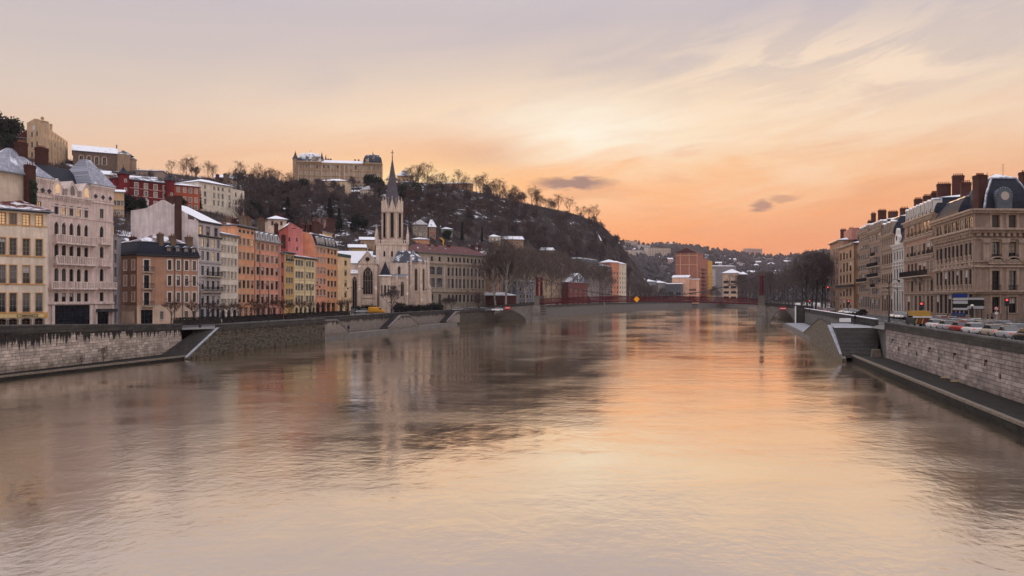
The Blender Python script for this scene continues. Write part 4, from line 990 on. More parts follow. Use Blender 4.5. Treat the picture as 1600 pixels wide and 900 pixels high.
for c in (88, 111.5, 133.5):
    u = f.u(c); z0 = zc_ - .1; b = MB(); w = .95; hh = 1.35
    b.slab([(u - w, z0), (u + w, z0), (u + w, z0 + hh), (u, z0 + hh + 1.15), (u - w, z0 + hh)], -.25, 2.6); o = f.part('dormer', b, S_LIME)
    q = MB(); ap = arch_pts(.8, 1.6, 'p', 4); q.slab([(u - .4, z0 + .3), (u + .4, z0 + .3)] + [(u - .4 + p[0], z0 + .3 + p[1]) for p in ap], -.30, -.26); part('pane', q, PANES['shining' if c != 111.5 else 'mid'], o)
    q = MB(); q.slab([(u - w - .12, z0 + hh - .2), (u, z0 + hh + 1.17), (u + w + .12, z0 + hh - .2), (u + w + .12, z0 + hh - .05), (u, z0 + hh + 1.33), (u - w - .12, z0 + hh - .05)], -.3, 2.7); part('dormer_roof', q, S_LIME, o)
f.chimpx(26, 39.5, 224, 272, 3.0, 1.1, 5); f.chimpx(58, 72, 232, 270, 6.0, 1.1, 5); f.chimpx(40, 53.5, 259, 325, -.35, .7, 3); f.chimpx(123, 135.5, 265, 292, 4.5, .9, 4)
b = MB(); 
for i in range(160): 
    u = f.u(44.5) + rnd.uniform(-.55, .55); z = f.zp(47, rnd.uniform(283, 318)); b.add([(u, -.8 - rnd.random() * .3, z), (u + rnd.uniform(-.3, .3), -.85, z + .35), (u + .3, -.9 - rnd.random() * .2, z - .2)], [(0, 1, 2)])
f.part('ivy', b, mat('ivy_leaf', (.02, .035, .015), .6, .4))

# slim grey stair tower
P0_, P1_ = at(178.5, 137.0), at(189, 141.5)
root, f = house('stair_tower', 'slim grey concrete stair tower between gothic mansion and brown house', P0_, P1_, ZL, 'tower')
f.rev = .3
for (a, c) in ((375, 390), (396.5, 411), (417.5, 432.5), (440, 455), (461, 477), (485, 505)): f.grid([180.8], 3.4, [(a, c)], frame=W_DARK, pane='dark', mull=(0, 1), sill=False)
zt = f.zp(180, 367); f.wall(zt, 5, stone('grey_concrete', (168, 162, 164))); f.band(zt - .1, zt + .15, .12, S_GREY)
b = MB(); b.lathe((f.L * .25, 1.4, zt + .1), [(1.0, 0), (1.0, 1.4)], 6); f.part('lantern_room', b, PANES['shining']); b = MB(); b.lathe((f.L * .25, 1.4, zt + 1.5), [(1.15, 0), (.1, 1.3)], 6); f.part('lantern_roof', b, ZINC_SNOW)

# brown corner house
Pa = at(214, 140.0); db = Vector((.85, 1)).normalized(); Pb = (Pa[0] + db.x * 11.6, Pa[1] + db.y * 11.6)
root, f = house('brown_house', 'weathered brown corner house with white framed windows and iron balconies', Pa, Pb, ZL)
BROWN = PL('weathered_brown_plaster', (188, 146, 122)); PEACH = PL('peach_ground_floor', (230, 200, 176))
f.grid([265, 278.5, 291.5, 303.5], 5.4, [(407, 422), (431, 446.5), (457, 472)], ref=278, frame=W_BROWN, surr=S_WHITE, sw=.2, pane=('dark', 'dark', 'mid'))
f.grid([229], 8.2, [(406, 424), (430, 450.5), (457, 478)], ref=229, frame=W_DARK, surr=S_WHITE, sw=.2, pane='dark', sill=False)
f.grid([229.5], 18.5, [(484, 506, dict(name='garage_door'))], frame=W_DARK, pane='dark', mull=(2, 2), sill=False)
f.grid([252.5, 291, 303], 6, [(486.5, 499, dict(pane='shut'))], ref=252.5, frame=W_BROWN, surr=S_WHITE, sw=.1)
zt = f.zp(229, 398.5); zg = f.zp(229, 477.5)
f.wall(zt, 10.5, BROWN, z0=zg); f.wall(zg, 10.5, PEACH, 'ground_floor')
f.band(zg - .05, zg + .12, .06, S_STONE); f.cornice(zt + .15, .4, .4, W_DARK, ret=.4)
for y in (424.5, 450.8, 478.2): f.balcony(f.u(221.5), f.u(238.5), f.zp(229, y), .75, .95)
f.pipe(f.u(272.5), 0, zt); f.pipe(f.u(284.5), 0, zt)
g = Fac(root, f.world(0, 7.5), f.P0, ZL); g.rev = .22
g.grid([208.3, 196], 4.6, [(406.5, 421.5), (430.5, 446), (457, 471)], ref=208, frame=W_BROWN, surr=S_WHITE, pane='dark'); g.grid([207.5], 5.5, [(487, 505, dict(name='door'))], frame=W_DARK, pane='dark', sill=False)
g.wall(zt, .4, BROWN, 'side_wall', z0=zg, box=False); g.wall(zg, .4, PEACH, 'side_wall', box=False)
f.roof('mansard', 2.4, SLATE_BARE, zt + .1, 10.2, .25, inset=1.0, h2=1.6, m2=TILE)
f.dormers([f.u(p) for p in (263.5, 277.5, 290.5, 302.5)], zt + .35, 1.0, 1.35, -.18, W_DARK, ZINC_SNOW, gable=.35, pane='pale')
YCH = stone('yellow_rendered_chimney', (112, 94, 78))
for (a, c, y) in ((246.5, 254, 366), (265.5, 273.5, 369), (290.5, 299.5, 371)): f.chimpx(a, c, y, 397, .9, 1.0, 2, YCH)
f.chimpx(203, 212, 371, 386, 6, .8, 2)

# the tall row stepping away along the quay
dr = Vector((.14, 1)).normalized(); A0 = at(310.5, 150.0)
def rp(px): Y = (150.0 * .14 - A0[0]) / (.14 - K(px)); return (A0[0] + .14 * (Y - 150), Y)
def rowhouse(name, label, pa, pb): return house(name, label, rp(pa), rp(pb), ZL)
root, f = rowhouse('grey_house', 'tall narrow grey house with dark balconies and a blank white side wall', 310.5, 344.7)
GREYP = PL('blue_grey_plaster', (190, 184, 188)); gc_ = [316.5, 324.7, 333, 340.8]
f.grid(gc_, 4.8, [(371.5, 385.5, dict(pane=('pale', 'shining', 'mid'))), (392, 406.5, dict(pane=('pale', 'shining', 'mid'))), (415, 430), (438, 452), (462, 476.5)], ref=316.5, frame=W_DARK, surr=S_WHITE, sw=.1, pane=('dark', 'dark', 'mid'))
f.grid(gc_, 5.4, [(483, 501, dict(name='shopfront', sill=False))], ref=316.5, frame=W_DARK, pane=('dark', 'blue'))
f.grid([313.5, 325, 337.5], 5.5, [(353, 366, dict(pane=('shining', 'dark', 'pale')))], ref=313.5, frame=W_DARK, surr=S_GREY)
zt = f.zp(313, 345.5); f.wall(zt, 14, GREYP)
for y in (369.5, 389.5, 411, 434, 459, 480.5): f.band(f.zp(313, y), f.zp(313, y - 1), .1, S_GREY)
f.cornice(f.zp(313, 367), .35, .35, W_DARK); f.cornice(zt + .1, .35, .5, W_DARK)
f.balcony(f.u(319.5), f.u(343.5), f.zp(316.5, 431), .7, .9); f.balcony(f.u(313), f.u(344.3), f.zp(316.5, 455.5), .7, .95)
b = MB(); q = f.zp(310.5, 342); za = f.z(330, 0) + 1.6
b.side([(14.2, 0), (0, 0), (0, zt), (2.2, zt + .4), (2.3, zt + 1.4), (7.2, zt + 4.2), (7.6, zt + 4.2), (11, zt + 2.6), (14.2, zt + 2.2)], -.28, 0); f.part('party_wall', b, PL('white_party_wall', (226, 214, 212)))
b = MB(); b.add([(0, -.5, zt + .1), (f.L, -.5, zt + .1), (f.L, 7.4, zt + 3.9), (0, 7.4, zt + 3.9), (0, 14.2, zt + 1.8), (f.L, 14.2, zt + 1.8)], [(0, 1, 2, 3), (3, 2, 5, 4)]); f.part('roof', b, SNOWROOF)
b = MB(); b.box(-1.0, -.29, 3.4, 4.5, 8, zt + 4.8); b.box(-1.1, -.2, 3.3, 4.6, zt + 4.5, zt + 4.9); f.part('chimney', b, BRICK)
f.chimney(1.2, 6.8, zt + 3, zt + 4.9, 1.4, .8, 3); f.chimney(3.6, 8.5, zt + 2.6, zt + 4.9, 1.6, .8, 4)
root, f = rowhouse('white_house', 'narrow white house with small paired windows wedged beside the grey house', 345, 371.6)
f.grid([347.3, 351.8, 357.2, 362.6, 368.2], 3.4, [(369.5, 375), (383, 393.5), (403, 414), (424, 435), (445, 456), (467, 477.5)], ref=351.8, frame=W_WHITE, surr=S_STONE, sw=.08, pane=('mid', 'pale', 'dark'))
f.grid([349, 358, 367], 6.2, [(483.5, 499, dict(kind='a', sill=False, name='arched_doorway'))], ref=349, frame=W_DARK, pane='dark')
zt = f.zp(346, 366.5); f.wall(zt, 12, PL('off_white_plaster', (232, 222, 208))); f.cornice(zt + .1, .35, .4, S_GREY)
f.roof('mono', 2.8, SNOWROOF, zt + .1, 12); f.chimpx(352, 358.5, 342, 352, 9, .8, 3, YCH); f.chimpx(361, 367, 343, 353, 10, .8, 3)
root, f = rowhouse('orange_house', 'orange plastered row house without shutters between the white and the pink house', 371.9, 398)
f.grid([374.8, 381.2, 387.7, 394.2], 4.3, [(358.5, 363), (371.6, 382, dict(pane=('pale', 'shining', 'pale'))), (393.6, 404.5, dict(pane=('pale', 'mid'))), (416, 427.5), (437.6, 450), (460, 472.5)], ref=374.8, frame=W_DARK, surr=S_STONE, sw=.1, pane=('mid', 'dark', 'dark'))
f.grid([376, 384.5, 393], 5.5, [(480, 498, dict(name='shopfront', sill=False))], ref=376, frame=W_WHITE, pane=('blue', 'dark'))
zt = f.zp(373, 353); f.wall(zt, 12, PL('orange_plaster', (232, 168, 128))); f.cornice(zt + .1, .4, .45, W_DARK); f.roof('mono', 1.8, TILE_SNOW, zt + .1, 12); f.pipe(f.L - .1, 0, zt)
for y in (390.5, 412.5, 434.5, 456.5, 476.5): f.band(f.zp(374.8, y), f.zp(374.8, y - .7), .05, S_STONE)
f.chimpx(376, 383, 339, 350, 8, .8, 3, YCH); f.chimpx(385, 391, 341, 352, 9, .8, 3, YCH)
root, f = rowhouse('pink_house', 'salmon pink row house with grey mansard attic and shuttered windows', 398.3, 438.5)
f.grid([403, 410.3, 417.8, 425.2, 432.4], 4.8, [(380, 389.5, dict(pane=('pale', 'pale', 'mid'))), (397.6, 409, dict(pane=('pale', 'mid'))), (417, 429), (438, 452), (460, 474)], ref=403, frame=W_DARK, surr=S_STONE, sw=.09, pane=('dark', 'mid', 'dark'))
f.grid([403.5, 412, 420.5, 429], 5.6, [(481, 497, dict(name='shopfront', sill=False))], ref=403, frame=W_GREY, pane=('blue', 'dark'))
zt = f.zp(400, 375.5); f.wall(zt, 12, PL('salmon_plaster', (226, 160, 136))); f.cornice(zt + .1, .35, .4, S_GREY); f.pipe(f.u(405.5), 0, zt); f.pipe(f.u(435.5), 0, zt)
f.roof('mansard', 2.1, ZINC, zt + .1, 12, .1, inset=.7, h2=.8, m2=SNOWROOF); f.dormers([f.u(p) for p in (402.3, 410.2, 418, 425.6, 432.6)], zt + .3, 1.15, 1.45, -.1, S_WHITE, ZINC_SNOW, gable=.3, pane='dark')
f.chimpx(404, 412, 343, 362, 9, .8, 4, YCH)
root, f = rowhouse('narrow_house', 'dark pink sliver of a house squeezed beside the ochre house', 438.8, 444)
f.grid([441.4], 2.6, [(410, 418), (431, 440), (452, 461), (472, 481)], frame=W_DARK, pane='dark'); zt = f.zp(439, 396); f.wall(zt, 10, PL('dusky_pink_plaster', (176, 112, 104))); f.roof('mono', 1.2, TILE_SNOW, zt)
root, f = rowhouse('ochre_house', 'narrow ochre house with triple windows beside the pale yellow house', 444.2, 459.8)
f.grid([448.2, 452.2, 456.2], 3.0, [(398.6, 407.5), (416, 424.5), (433.5, 442.5), (451, 459.5), (468, 476)], ref=448, frame=W_GREY, surr=S_STONE, sw=.07, pane=('mid', 'dark'))
zt = f.zp(445, 394); f.wall(zt, 11, PL('ochre_plaster', (212, 176, 116))); f.cornice(zt, .3, .4, W_DARK)
f.roof('mono', 1.6, TILE, zt); f.grid([452], 8, [(480, 493, dict(name='shopfront'))], frame=W_WHITE, pane='blue'); f.balcony(f.u(446), f.u(458), f.zp(448, 408), .3, .6)
root, f = rowhouse('yellow_house', 'pale yellow house with grouped grey windows and a snowy roof', 460, 492.8)
yc = [463.3, 467.6, 472.0, 480.0, 484.4, 488.9]
f.grid(yc, 3.5, [(406, 414.5), (424, 433.6), (443, 453), (462, 472.6)], ref=463.3, frame=W_GREY, surr=S_STONE, sw=.08, pane=('mid', 'dark', 'blue'))
f.grid([463.5, 470, 477, 484, 490], 4.4, [(480, 492, dict(kind='a', sill=False, name='arched_doorway'))], ref=463.5, frame=W_DARK, surr=S_STONE, pane='dark')
zt = f.zp(461, 401.5); f.wall(zt, 11, PL('pale_yellow_plaster', (242, 220, 172))); f.cornice(zt + .1, .35, .45, W_DARK); f.roof('mono', 2.4, SNOWROOF, zt + .1)
for y in (418.5, 438, 457.5, 476.5): f.band(f.zp(463.3, y), f.zp(463.3, y - .7), .06, S_STONE)
f.pipe(f.u(476), 0, zt)
root, f = rowhouse('orange_twin_house', 'orange twin fronted house with dark mansard and white dormers by the cream tower', 493, 527.5)
f.grid([496.2, 501.7, 506.8], 3.6, [(386, 394), (401, 409.5, dict(pane=('pale', 'mid'))), (417, 426.5), (434.6, 444), (452, 462)], ref=496, frame=W_WHITE, surr=S_STONE, sw=.08)
f.grid([513.3, 518.6, 523.8], 3.5, [(389, 396.5), (403, 412), (421.5, 431), (438.5, 447.5), (455.5, 465)], ref=513.3, frame=W_DARK, surr=S_STONE, sw=.08)
f.grid([497, 505], 6, [(472, 489, dict(kind='a', sill=False, name='arched_doorway'))], ref=497, frame=W_DARK, pane='dark'); f.grid([513.5, 521], 5.4, [(473, 488, dict(sill=False, name='shopfront'))], ref=513.5, frame=W_DARK, pane='dark')
um = f.u(510); zt = f.zp(494, 384); f.wall(zt, 12, PL('coral_plaster', (230, 162, 132)), u1=um); f.wall(zt, 12, PL('orange_ochre_plaster', (226, 164, 120)), u0=um)
f.cornice(zt + .1, .35, .4, S_STONE); f.roof('mansard', 3.1, SLATE_BARE, zt + .1, 11, .1, inset=1.0, h2=1.4, m2=SNOWROOF)
f.dormers([f.u(p) for p in (497, 501.3, 505.6, 511.6, 516.6, 521.6)], zt + .7, 1.2, 1.7, 0.0, S_WHITE, ZINC_SNOW, 'a', .35, pane='pale')
b = MB(); b.side([(3.6, zt - 3), (0, zt - 3), (0, zt + .2), (.5, zt + 1.6), (1.1, zt + 3.0), (2.2, zt + 3.6), (3.6, zt + 3.8)], -.3, -.02); f.part('party_wall', b, PL('apricot_party_wall', (232, 168, 134)))
for (a, c, y0, v) in ((470.5, 476.5, 351, 4.2), (481, 487.5, 352, 3.0), (489, 497, 347, 1.6), (499, 503.5, 351, 4.5), (511.5, 521.5, 343, 7)): f.chimpx(a, c, y0, 368, v, .8, 4)
root, f = rowhouse('cream_tower_house', 'cream narrow house with green parapet beside the church', 527.8, 548)
f.grid([540.0], 3.8, [(407, 414.6), (421.6, 430.6), (438, 447.6), (455, 464.5)], frame=W_BROWN, surr=S_STONE, sw=.07, pane='dark'); f.grid([533, 543.5], 5, [(473, 487, dict(name='shopfront', sill=False))], frame=W_DARK, pane='dark')
zt = f.zp(529, 400.5); f.wall(zt, 10, PL('cream_tower_plaster', (234, 202, 160))); f.band(zt, zt + .9, .12, mat('green_parapet', (.02, .07, .055), .6), name='parapet')
b = MB(); b.box(-1.4, f.u(539.5) - .2, 4, 10, zt, f.zp(529, 363)); f.part('upper_block', b, MATS['cream_tower_plaster']); f.roof('mono', 1.0, SNOWROOF, f.zp(529, 363), 6, .4, -1.4, f.u(539.5) - .2, v0=4)
# houses of the second row peeping above the quay row
def back(name, label, pa, pb, Y, yb, dirk=.35):
    P0 = at(pa, Y); dd = Vector((dirk if dirk < 5 else 1, 1 if dirk < 5 else 0)).normalized(); fx = Fac(None, P0, (P0[0] + dd.x, P0[1] + dd.y), 0); w = fx.u(pb)
    return house(name, label, P0, (P0[0] + dd.x * w, P0[1] + dd.y * w), yb)
root, f = back('pink_gabled_house', 'plain pink gabled house with tiny windows rising behind the ochre house', 449.5, 473, 199, 14, 2.2)
f.grid([452, 464], 2.2, [(371, 376)], frame=W_DARK, pane='dark'); f.grid([464], 2.2, [(386, 390.5)], frame=W_DARK, pane='dark'); f.grid([458.5], 5.5, [(351.5, 356.5)], frame=W_DARK, pane='dark', mull=(2, 0))
zt = f.zp(451, 357); f.wall(zt, 10, PL('rose_plaster', (220, 144, 138))); b = MB(); b.slab([(0, zt), (f.L, zt), (f.L, f.zp(470, 358)), (f.L * .2, f.zp(453, 347.5)), (0, zt + .6)], 0, 10); f.part('gable', b, MATS['rose_plaster'])
b = MB(); b.add([(f.L * .15, -.4, f.zp(453, 347)), (f.L + .6, -.4, f.zp(470, 357)), (f.L + .6, 10, f.zp(470, 357)), (f.L * .15, 10, f.zp(453, 347))], [(0, 1, 2, 3)]); b.add([(f.L * .15, -.4, f.zp(453, 347)), (f.L * .15, 10, f.zp(453, 347)), (-.6, 10, zt), (-.6, -.4, zt)], [(0, 1, 2, 3)]); f.part('roof', b, SNOWROOF)
root, f = back('red_gabled_house', 'dark pink gable with slanting roof just behind the pink mansard', 436, 450, 195, 14, 2.2)
zt = f.zp(437, 372); b = MB(); b.slab([(0, 0), (f.L, 0), (f.L, f.zp(449, 352)), (0, f.zp(437, 362))], 0, 8); f.part('wall', b, PL('brick_pink_plaster', (190, 104, 96)))
b = MB(); b.slab([(-.3, f.zp(437, 362)), (f.L + .1, f.zp(449, 352)), (f.L + .1, f.zp(449, 351)), (-.3, f.zp(437, 361))], -.3, 8); f.part('roof', b, TILE_BARE); f.chimpx(428.5, 434.5, 350, 362, 1, .8, 3); f.chimpx(440, 446, 368, 382, -1, .8, 3)
root, f = back('white_attic_house', 'small white flat fronted house with two brick chimneys above the pink mansard', 419, 448, 232, 16, 2.0)
f.grid([425.5, 439.5], 3.2, [(345.5, 351.5)], ref=425.5, frame=W_DARK, pane='dark', surr=S_STONE); zt = f.zp(420, 342.5); f.wall(zt, 9, PL('attic_white_plaster', (236, 216, 200))); f.roof('hip', 1.3, SNOWROOF, zt, 9, .5); f.chimpx(428, 433, 336, 341, 3, .7, 2); f.chimpx(435.5, 440, 337, 341, 5, .7, 2)
# ------------------------------------------------------------------ church
CH = stone('church_limestone', (226, 206, 190)); CHD = stone('church_trim', (206, 186, 170)); CHDARK = stone('grimy_church_stone', (150, 132, 116))
Pc0, Pc1 = at(548, 254.0), at(690, 258.0)
root = thing('church', 'pale gothic church with tall dark spire, big traceried window and rounded choir', 'church', (*Pc0, ZL)); f = Fac(root, Pc0, Pc1, ZL); f.rev = .4
def plane(f, v): P = f.world(0, v); return Fac(root, P, (P[0] + f.d[0], P[1] + f.d[1]), ZL)
def pinnacle(u, v, z0, z1, w, name='pinnacle'):
    b = MB(); zm = z0 + (z1 - z0) * .45; b.box(u - w / 2, u + w / 2, v - w / 2, v + w / 2, z0, zm)
    b.lathe((u, v, zm), [(w * .75, 0), (w * .55, .1), (.06, (z1 - zm) * .92), (.13, (z1 - zm) * .95), (.02, z1 - zm)], 4); f.part(name, b, CH)
def buttress(u, v, z1, w=.8, d=1.3):
    b = MB(); b.side([(v - d, 0), (v + .1, 0), (v + .1, z1), (v - d * .35, z1 - .9), (v - d * .45, z1 * .55), (v - d, z1 * .48)], u - w / 2, u + w / 2); f.part('buttress', b, CH)
# nave and aisle
g = plane(f, 6.0); zn = g.zp(550, 412)
f.win(f.u(550.5), 1.2, f.u(557.5) - f.u(550.5), f.zp(550, 432) - 1.2, 'p', CHD, CHD, 'deep', (1, 0), tracery=True)
ua, ub = f.u(560), f.u(588.5)
za = f.zp(553, 428); f.wall(za, 6, CH, 'aisle_wall', u0=-2.5, u1=ua); f.band(za - .1, za + .25, .2, CHD, -2.5, ua)
b = MB(); b.add([(-2.5, -.2, za + .2), (ua, -.2, za + .2), (ua, 6, za + 1.6), (-2.5, 6, za + 1.6)], [(0, 1, 2, 3)]); f.part('aisle_roof', b, ZINC_SNOW)
b = MB(); b.box(-10, ua + 3, 6, 15, 0, zn); f.part('nave_wall', b, CH); f.roof('gable_u', 4.4, SNOWROOF, zn, 9, .3, -10, ua + 4, v0=6, name='nave_roof')
# transept with the great window
zg = f.zp(574, 411.5); zap = f.zp(574, 393)
f.op = []; f.win(f.u(567), f.zp(574, 460), f.u(582.5) - f.u(567), f.zp(574, 417) - f.zp(574, 460), 'p', CHD, CHD, 'deep', (3, 1), True, .35, True)
f.wall(zg, 11, CH, 'transept_wall', u0=ua, u1=ub); um = (ua + ub) / 2
b = MB(); b.slab([(ua, zg - .02), (ub, zg - .02), (um, zap)], 0, 11); f.part('gable', b, CH)
b = MB(); 
for s in (-1, 1): b.slab([(um, zap + .05), (um + s * (ub - um + .35), zg - .25), (um + s * (ub - um + .35), zg + .15), (um, zap + .5)][::s], -.25, 11.4)
f.part('transept_roof', b, SNOWROOF)
b = MB(); b.tube((um, -.06, f.zp(574, 405)), (um, .1, f.zp(574, 405)), .95, n=16); f.part('round_window', b, CHD); b = MB(); b.tube((um, -.09, f.zp(574, 405)), (um, -.05, f.zp(574, 405)), .68, n=16); f.part('round_pane', b, PANES['deep'])
f.band(f.zp(574, 413), f.zp(574, 411.8), .12, CHD, ua, ub); f.band(f.zp(574, 466), f.zp(574, 465), .18, CHD, ua, ub)
for u in (ua + .35, ub - .2): buttress(u, 0, zg - .4, .8, 1.2)
pinnacle(ub - .1, -.5, zg - .4, zg + 3.2, .5); b = MB(); b.box(um - .08, um + .08, -.1, .1, zap + .3, zap + 1.6); b.box(um - .4, um + .4, -.08, .08, zap + 1.0, zap + 1.15); f.part('gable_cross', b, CH)
# stair turret
uc = f.u(602); zt_ = f.zp(602, 433); b = MB(); b.lathe((uc, -.6, 0), [(2.15, 0), (2.05, .8), (2.0, zt_), (2.25, zt_ + .15), (2.25, zt_ + .35)], 8); f.part('turret', b, CH)
b = MB(); b.lathe((uc, -.6, zt_ + .35), [(2.35, 0), (1.9, .5), (.06, f.zp(602, 409) - zt_ - .35), (.02, f.zp(602, 405) - zt_)], 8); f.part('turret_roof', b, SLATE_BARE)
b = MB(); b.lathe((uc, -.6, zt_ + .33), [(2.4, 0), (2.15, .32)], 8); f.part('turret_snow', b, SNOW)
for du in (-.95, .0, .95):
    b = MB(); ap = arch_pts(.55, 3.6, 'p', 4); z0 = f.zp(602, 462); v = -2.66 if du == 0 else -2.35; b.slab([(uc + du - .27, z0), (uc + du + .27, z0)] + [(uc + du - .27 + p[0], z0 + p[1]) for p in ap], v, v + .3); f.part('lancet', b, PANES['deep'])
# chapel and choir
f.op = []; u0, u1 = f.u(609), f.u(637); zk = f.zp(625, 433.5)
f.win(f.u(626), f.zp(628, 463), f.u(631) - f.u(626), f.zp(628, 440) - f.zp(628, 463), 'p', CHD, CHD, 'deep', (1, 0), tracery=True, sw=.25)
f.wall(zk, 4, CH, 'chapel_wall', u0=u0, u1=u1); f.band(zk - .1, zk + .3, .2, CHD, u0, u1)
for p in (620, 636.5): buttress(f.u(p), 0, zk + .6, .7, 1.2)
b = MB(); b.add([(u0, -.2, zk + .25), (u1, -.2, zk + .25), (u1, 3, zk + 1.2), (u0, 3, zk + 1.2)], [(0, 1, 2, 3)]); f.part('chapel_roof', b, ZINC)
g = plane(f, 3.0); g.rev = .4; u0, u1 = g.u(610), g.u(638); zk2 = g.zp(625, 410.5)
g.win(g.u(621.5), g.zp(623, 428.5), g.u(625.8) - g.u(621.5), g.zp(623, 416) - g.zp(623, 428.5), 'p', CHD, CHD, 'deep', (1, 0), sw=.2)
g.wall(zk2, 9, CH, 'choir_wall', u0=u0, u1=u1)
ctr = (g.u(650.5), 4.4); ra = 4.15; facets = []
for i in range(6):
    a = R(-112 + 41 * i); facets.append((ctr[0] + ra * math.cos(a), ctr[1] + ra * math.sin(a)))
W0 = [f.world(p[0], p[1] + 3.0) for p in facets]
for i in range(5):
    h = Fac(root, W0[i], W0[i + 1], ZL); h.rev = .35; w = .95; z0, z1 = f.zp(650, 454), f.zp(650, 418.5)
    h.win(h.L / 2 - w / 2, z0, w, z1 - z0, 'p', CHD, CHD, 'deep', (1, 0), sw=.22); h.wall(zk2, .5, CH, 'apse_wall', box=False); h.cornice(zk2 + .15, .4, .3, CHD); h.band(f.zp(650, 457), f.zp(650, 456), .15, CHD)
    hb = h.u if False else None
for i in range(6):
    p = facets[i]; a = math.atan2(p[1] - ctr[1], p[0] - ctr[0]); dx, dy = math.cos(a), math.sin(a); zb1 = zk2 - 1.2
    b = MB(); b.side([(-1.5, 0), (.1, 0), (.1, zb1 + .6), (-.55, zb1 - .4), (-.65, zb1 * .62), (-1.15, zb1 * .55), (-1.2, zb1 * .3), (-1.5, zb1 * .25)], -.36, .36)
    q = f.world(p[0], p[1] + 3.0); part('buttress', b, CH, root, (q[0] - root.location.x, q[1] - root.location.y, 0), f.a + a + R(90))
    pinnacle(p[0] + dx * .3, p[1] + 3.0 + dy * .3, zb1, zk2 + 2.2, .42)
b = MB(); zr_ = g.zp(630, 390.5) ; e0 = zk2 + .15; R0 = (g.u(622), 7.5, zr_); R1 = (ctr[0] - 1.2, 7.5, zr_)
ev = [(p[0] + (p[0] - ctr[0]) * .1, p[1] + 3 + (p[1] - ctr[1]) * .1, e0) for p in facets]
fr = (g.u(612), 2.7, e0); bk = (g.u(612), 12.3, e0); vs = [R0, R1, fr, bk] + ev
b.add(vs, [(2, 4, 1, 0), (0, 1, 9, 3), (2, 0, 3)] + [(4 + i, 5 + i, 1) for i in range(5)]); f.part('choir_roof', b, SLATE)
b = MB()
for i in range(6):
    b.tube(ev[i], R1, .06, n=4)
b.tube(R0, R1, .08, n=4); f.part('roof_ridge', b, ZINC_SNOW)
for p in (641, 655, 664.5): pinnacle(f.u(p), .2 if p < 650 else 1.2, zk2 - 1, zk2 + 2.4, .28)
# crossing tower, belfry, spire
g = plane(f, 9.0); ut = g.u(612.5); vt = 14.6; hb_ = 5.45; zq = g.zp(612, 380)
b = MB(); b.box(ut - hb_, ut + hb_, vt - hb_, vt + hb_, 0, zq); b.box(ut - hb_ - .25, ut + hb_ + .25, vt - hb_ - .25, vt + hb_ + .25, zq - .55, zq); f.part('tower', b, CH)
for i, du in enumerate((-2.6, 0, 2.6)):
    b = MB(); ap = arch_pts(.6, 2.0, 'p', 4); z0 = zq - 4.6; b.slab([(ut + du - .3, z0), (ut + du + .3, z0)] + [(ut + du - .3 + p[0], z0 + p[1]) for p in ap], vt - hb_ - .06, vt - hb_ + .1); f.part('lancet', b, PANES['deep'])
b = MB()
for i in range(14):
    w = 2 * hb_ * (i + .5) / 14 - hb_
    for (uu, vv) in ((ut + w, vt - hb_), (ut - hb_, vt + w), (ut + hb_, vt + w)): b.box(uu - .2, uu + .2, vv - .2, vv + .2, zq, zq + .95)
b.box(ut - hb_ - .1, ut + hb_ + .1, vt - hb_ - .15, vt - hb_ + .15, zq + .95, zq + 1.15); f.part('balustrade', b, CH)
for (su, sv) in ((-1, -1), (1, -1), (-1, 1), (1, 1)): pinnacle(ut + su * (hb_ - .1), vt + sv * (hb_ - .1), zq, g.zp(612, 350), .95, 'corner_pinnacle')
rb = 3.55; zb0, zb1 = zq, g.zp(612, 331); zap_ = g.zp(612, 311)
octp = [(ut + rb * math.cos(R(22.5 + 45 * i)), vt + rb * math.sin(R(22.5 + 45 * i))) for i in range(8)]
b = MB(); b.lathe((ut, vt, zq), [(rb + .5, 0), (rb + .4, 1.0), (rb, 1.9)], 8); f.part('belfry_base', b, CH)
for i in range(8):
    A, B_ = octp[(i + 1) % 8], octp[i]
    A, B_ = f.world(*A), f.world(*B_); h = Fac(root, A, B_, ZL); h.rev = .5
    w = 1.15; z0, z1 = g.zp(612, 370), g.zp(612, 331.5); h.win(h.L / 2 - w / 2, z0, w, z1 - z0, 'p', CHD, None, 'deep', (1, 2), False, tracery=True)
    h.wall(zb1 + .3, .6, CH, 'belfry_wall', z0=zb0, box=False)
    b = MB(); b.slab([(-.05, zb1 + .25), (h.L + .05, zb1 + .25), (h.L / 2, zap_)], -.12, .5); b.slab([(-.15, zb1), (h.L / 2, zap_), (h.L + .15, zb1), (h.L + .15, zb1 + .35), (h.L / 2, zap_ + .55), (-.15, zb1 + .35)], -.3, -.1); h.part('belfry_gable', b, CH)
    b = MB(); b.box(h.L / 2 - .06, h.L / 2 + .06, -.2, -.05, zap_ + .4, zap_ + 1.5); b.box(h.L / 2 - .28, h.L / 2 + .28, -.2, -.05, zap_ + .9, zap_ + 1.05); h.part('finial', b, CH)
    p = octp[i]; pinnacle(p[0], p[1], zq + 1.5, zap_ + .9, .62, 'shaft')
zs0, zs1 = g.zp(612, 326), g.zp(612, 243)
SPIRE = roofmat('spire_slate', (88, 82, 92), .02, .35, .5, .4)
b = MB(); b.lathe((ut, vt, zs0 - 1.5), [(rb - .1, 0), (rb - .45, 1.5), (.12, zs1 - zs0 + 1.5)], 8); f.part('spire', b, SPIRE)
b = MB(); b.lathe((ut, vt, zs1 - .6), [(.2, 0), (.12, .8), (.3, 1.1), (.1, 1.4), (.06, 3.3)], 6); zc2 = zs1 + 1.9; b.box(ut - .5, ut + .5, vt - .09, vt + .09, zc2, zc2 + .2); b.box(ut - .1, ut + .1, vt - .09, vt + .09, zs1, zc2 + 1.1); f.part('spire_cross', b, W_DARK)

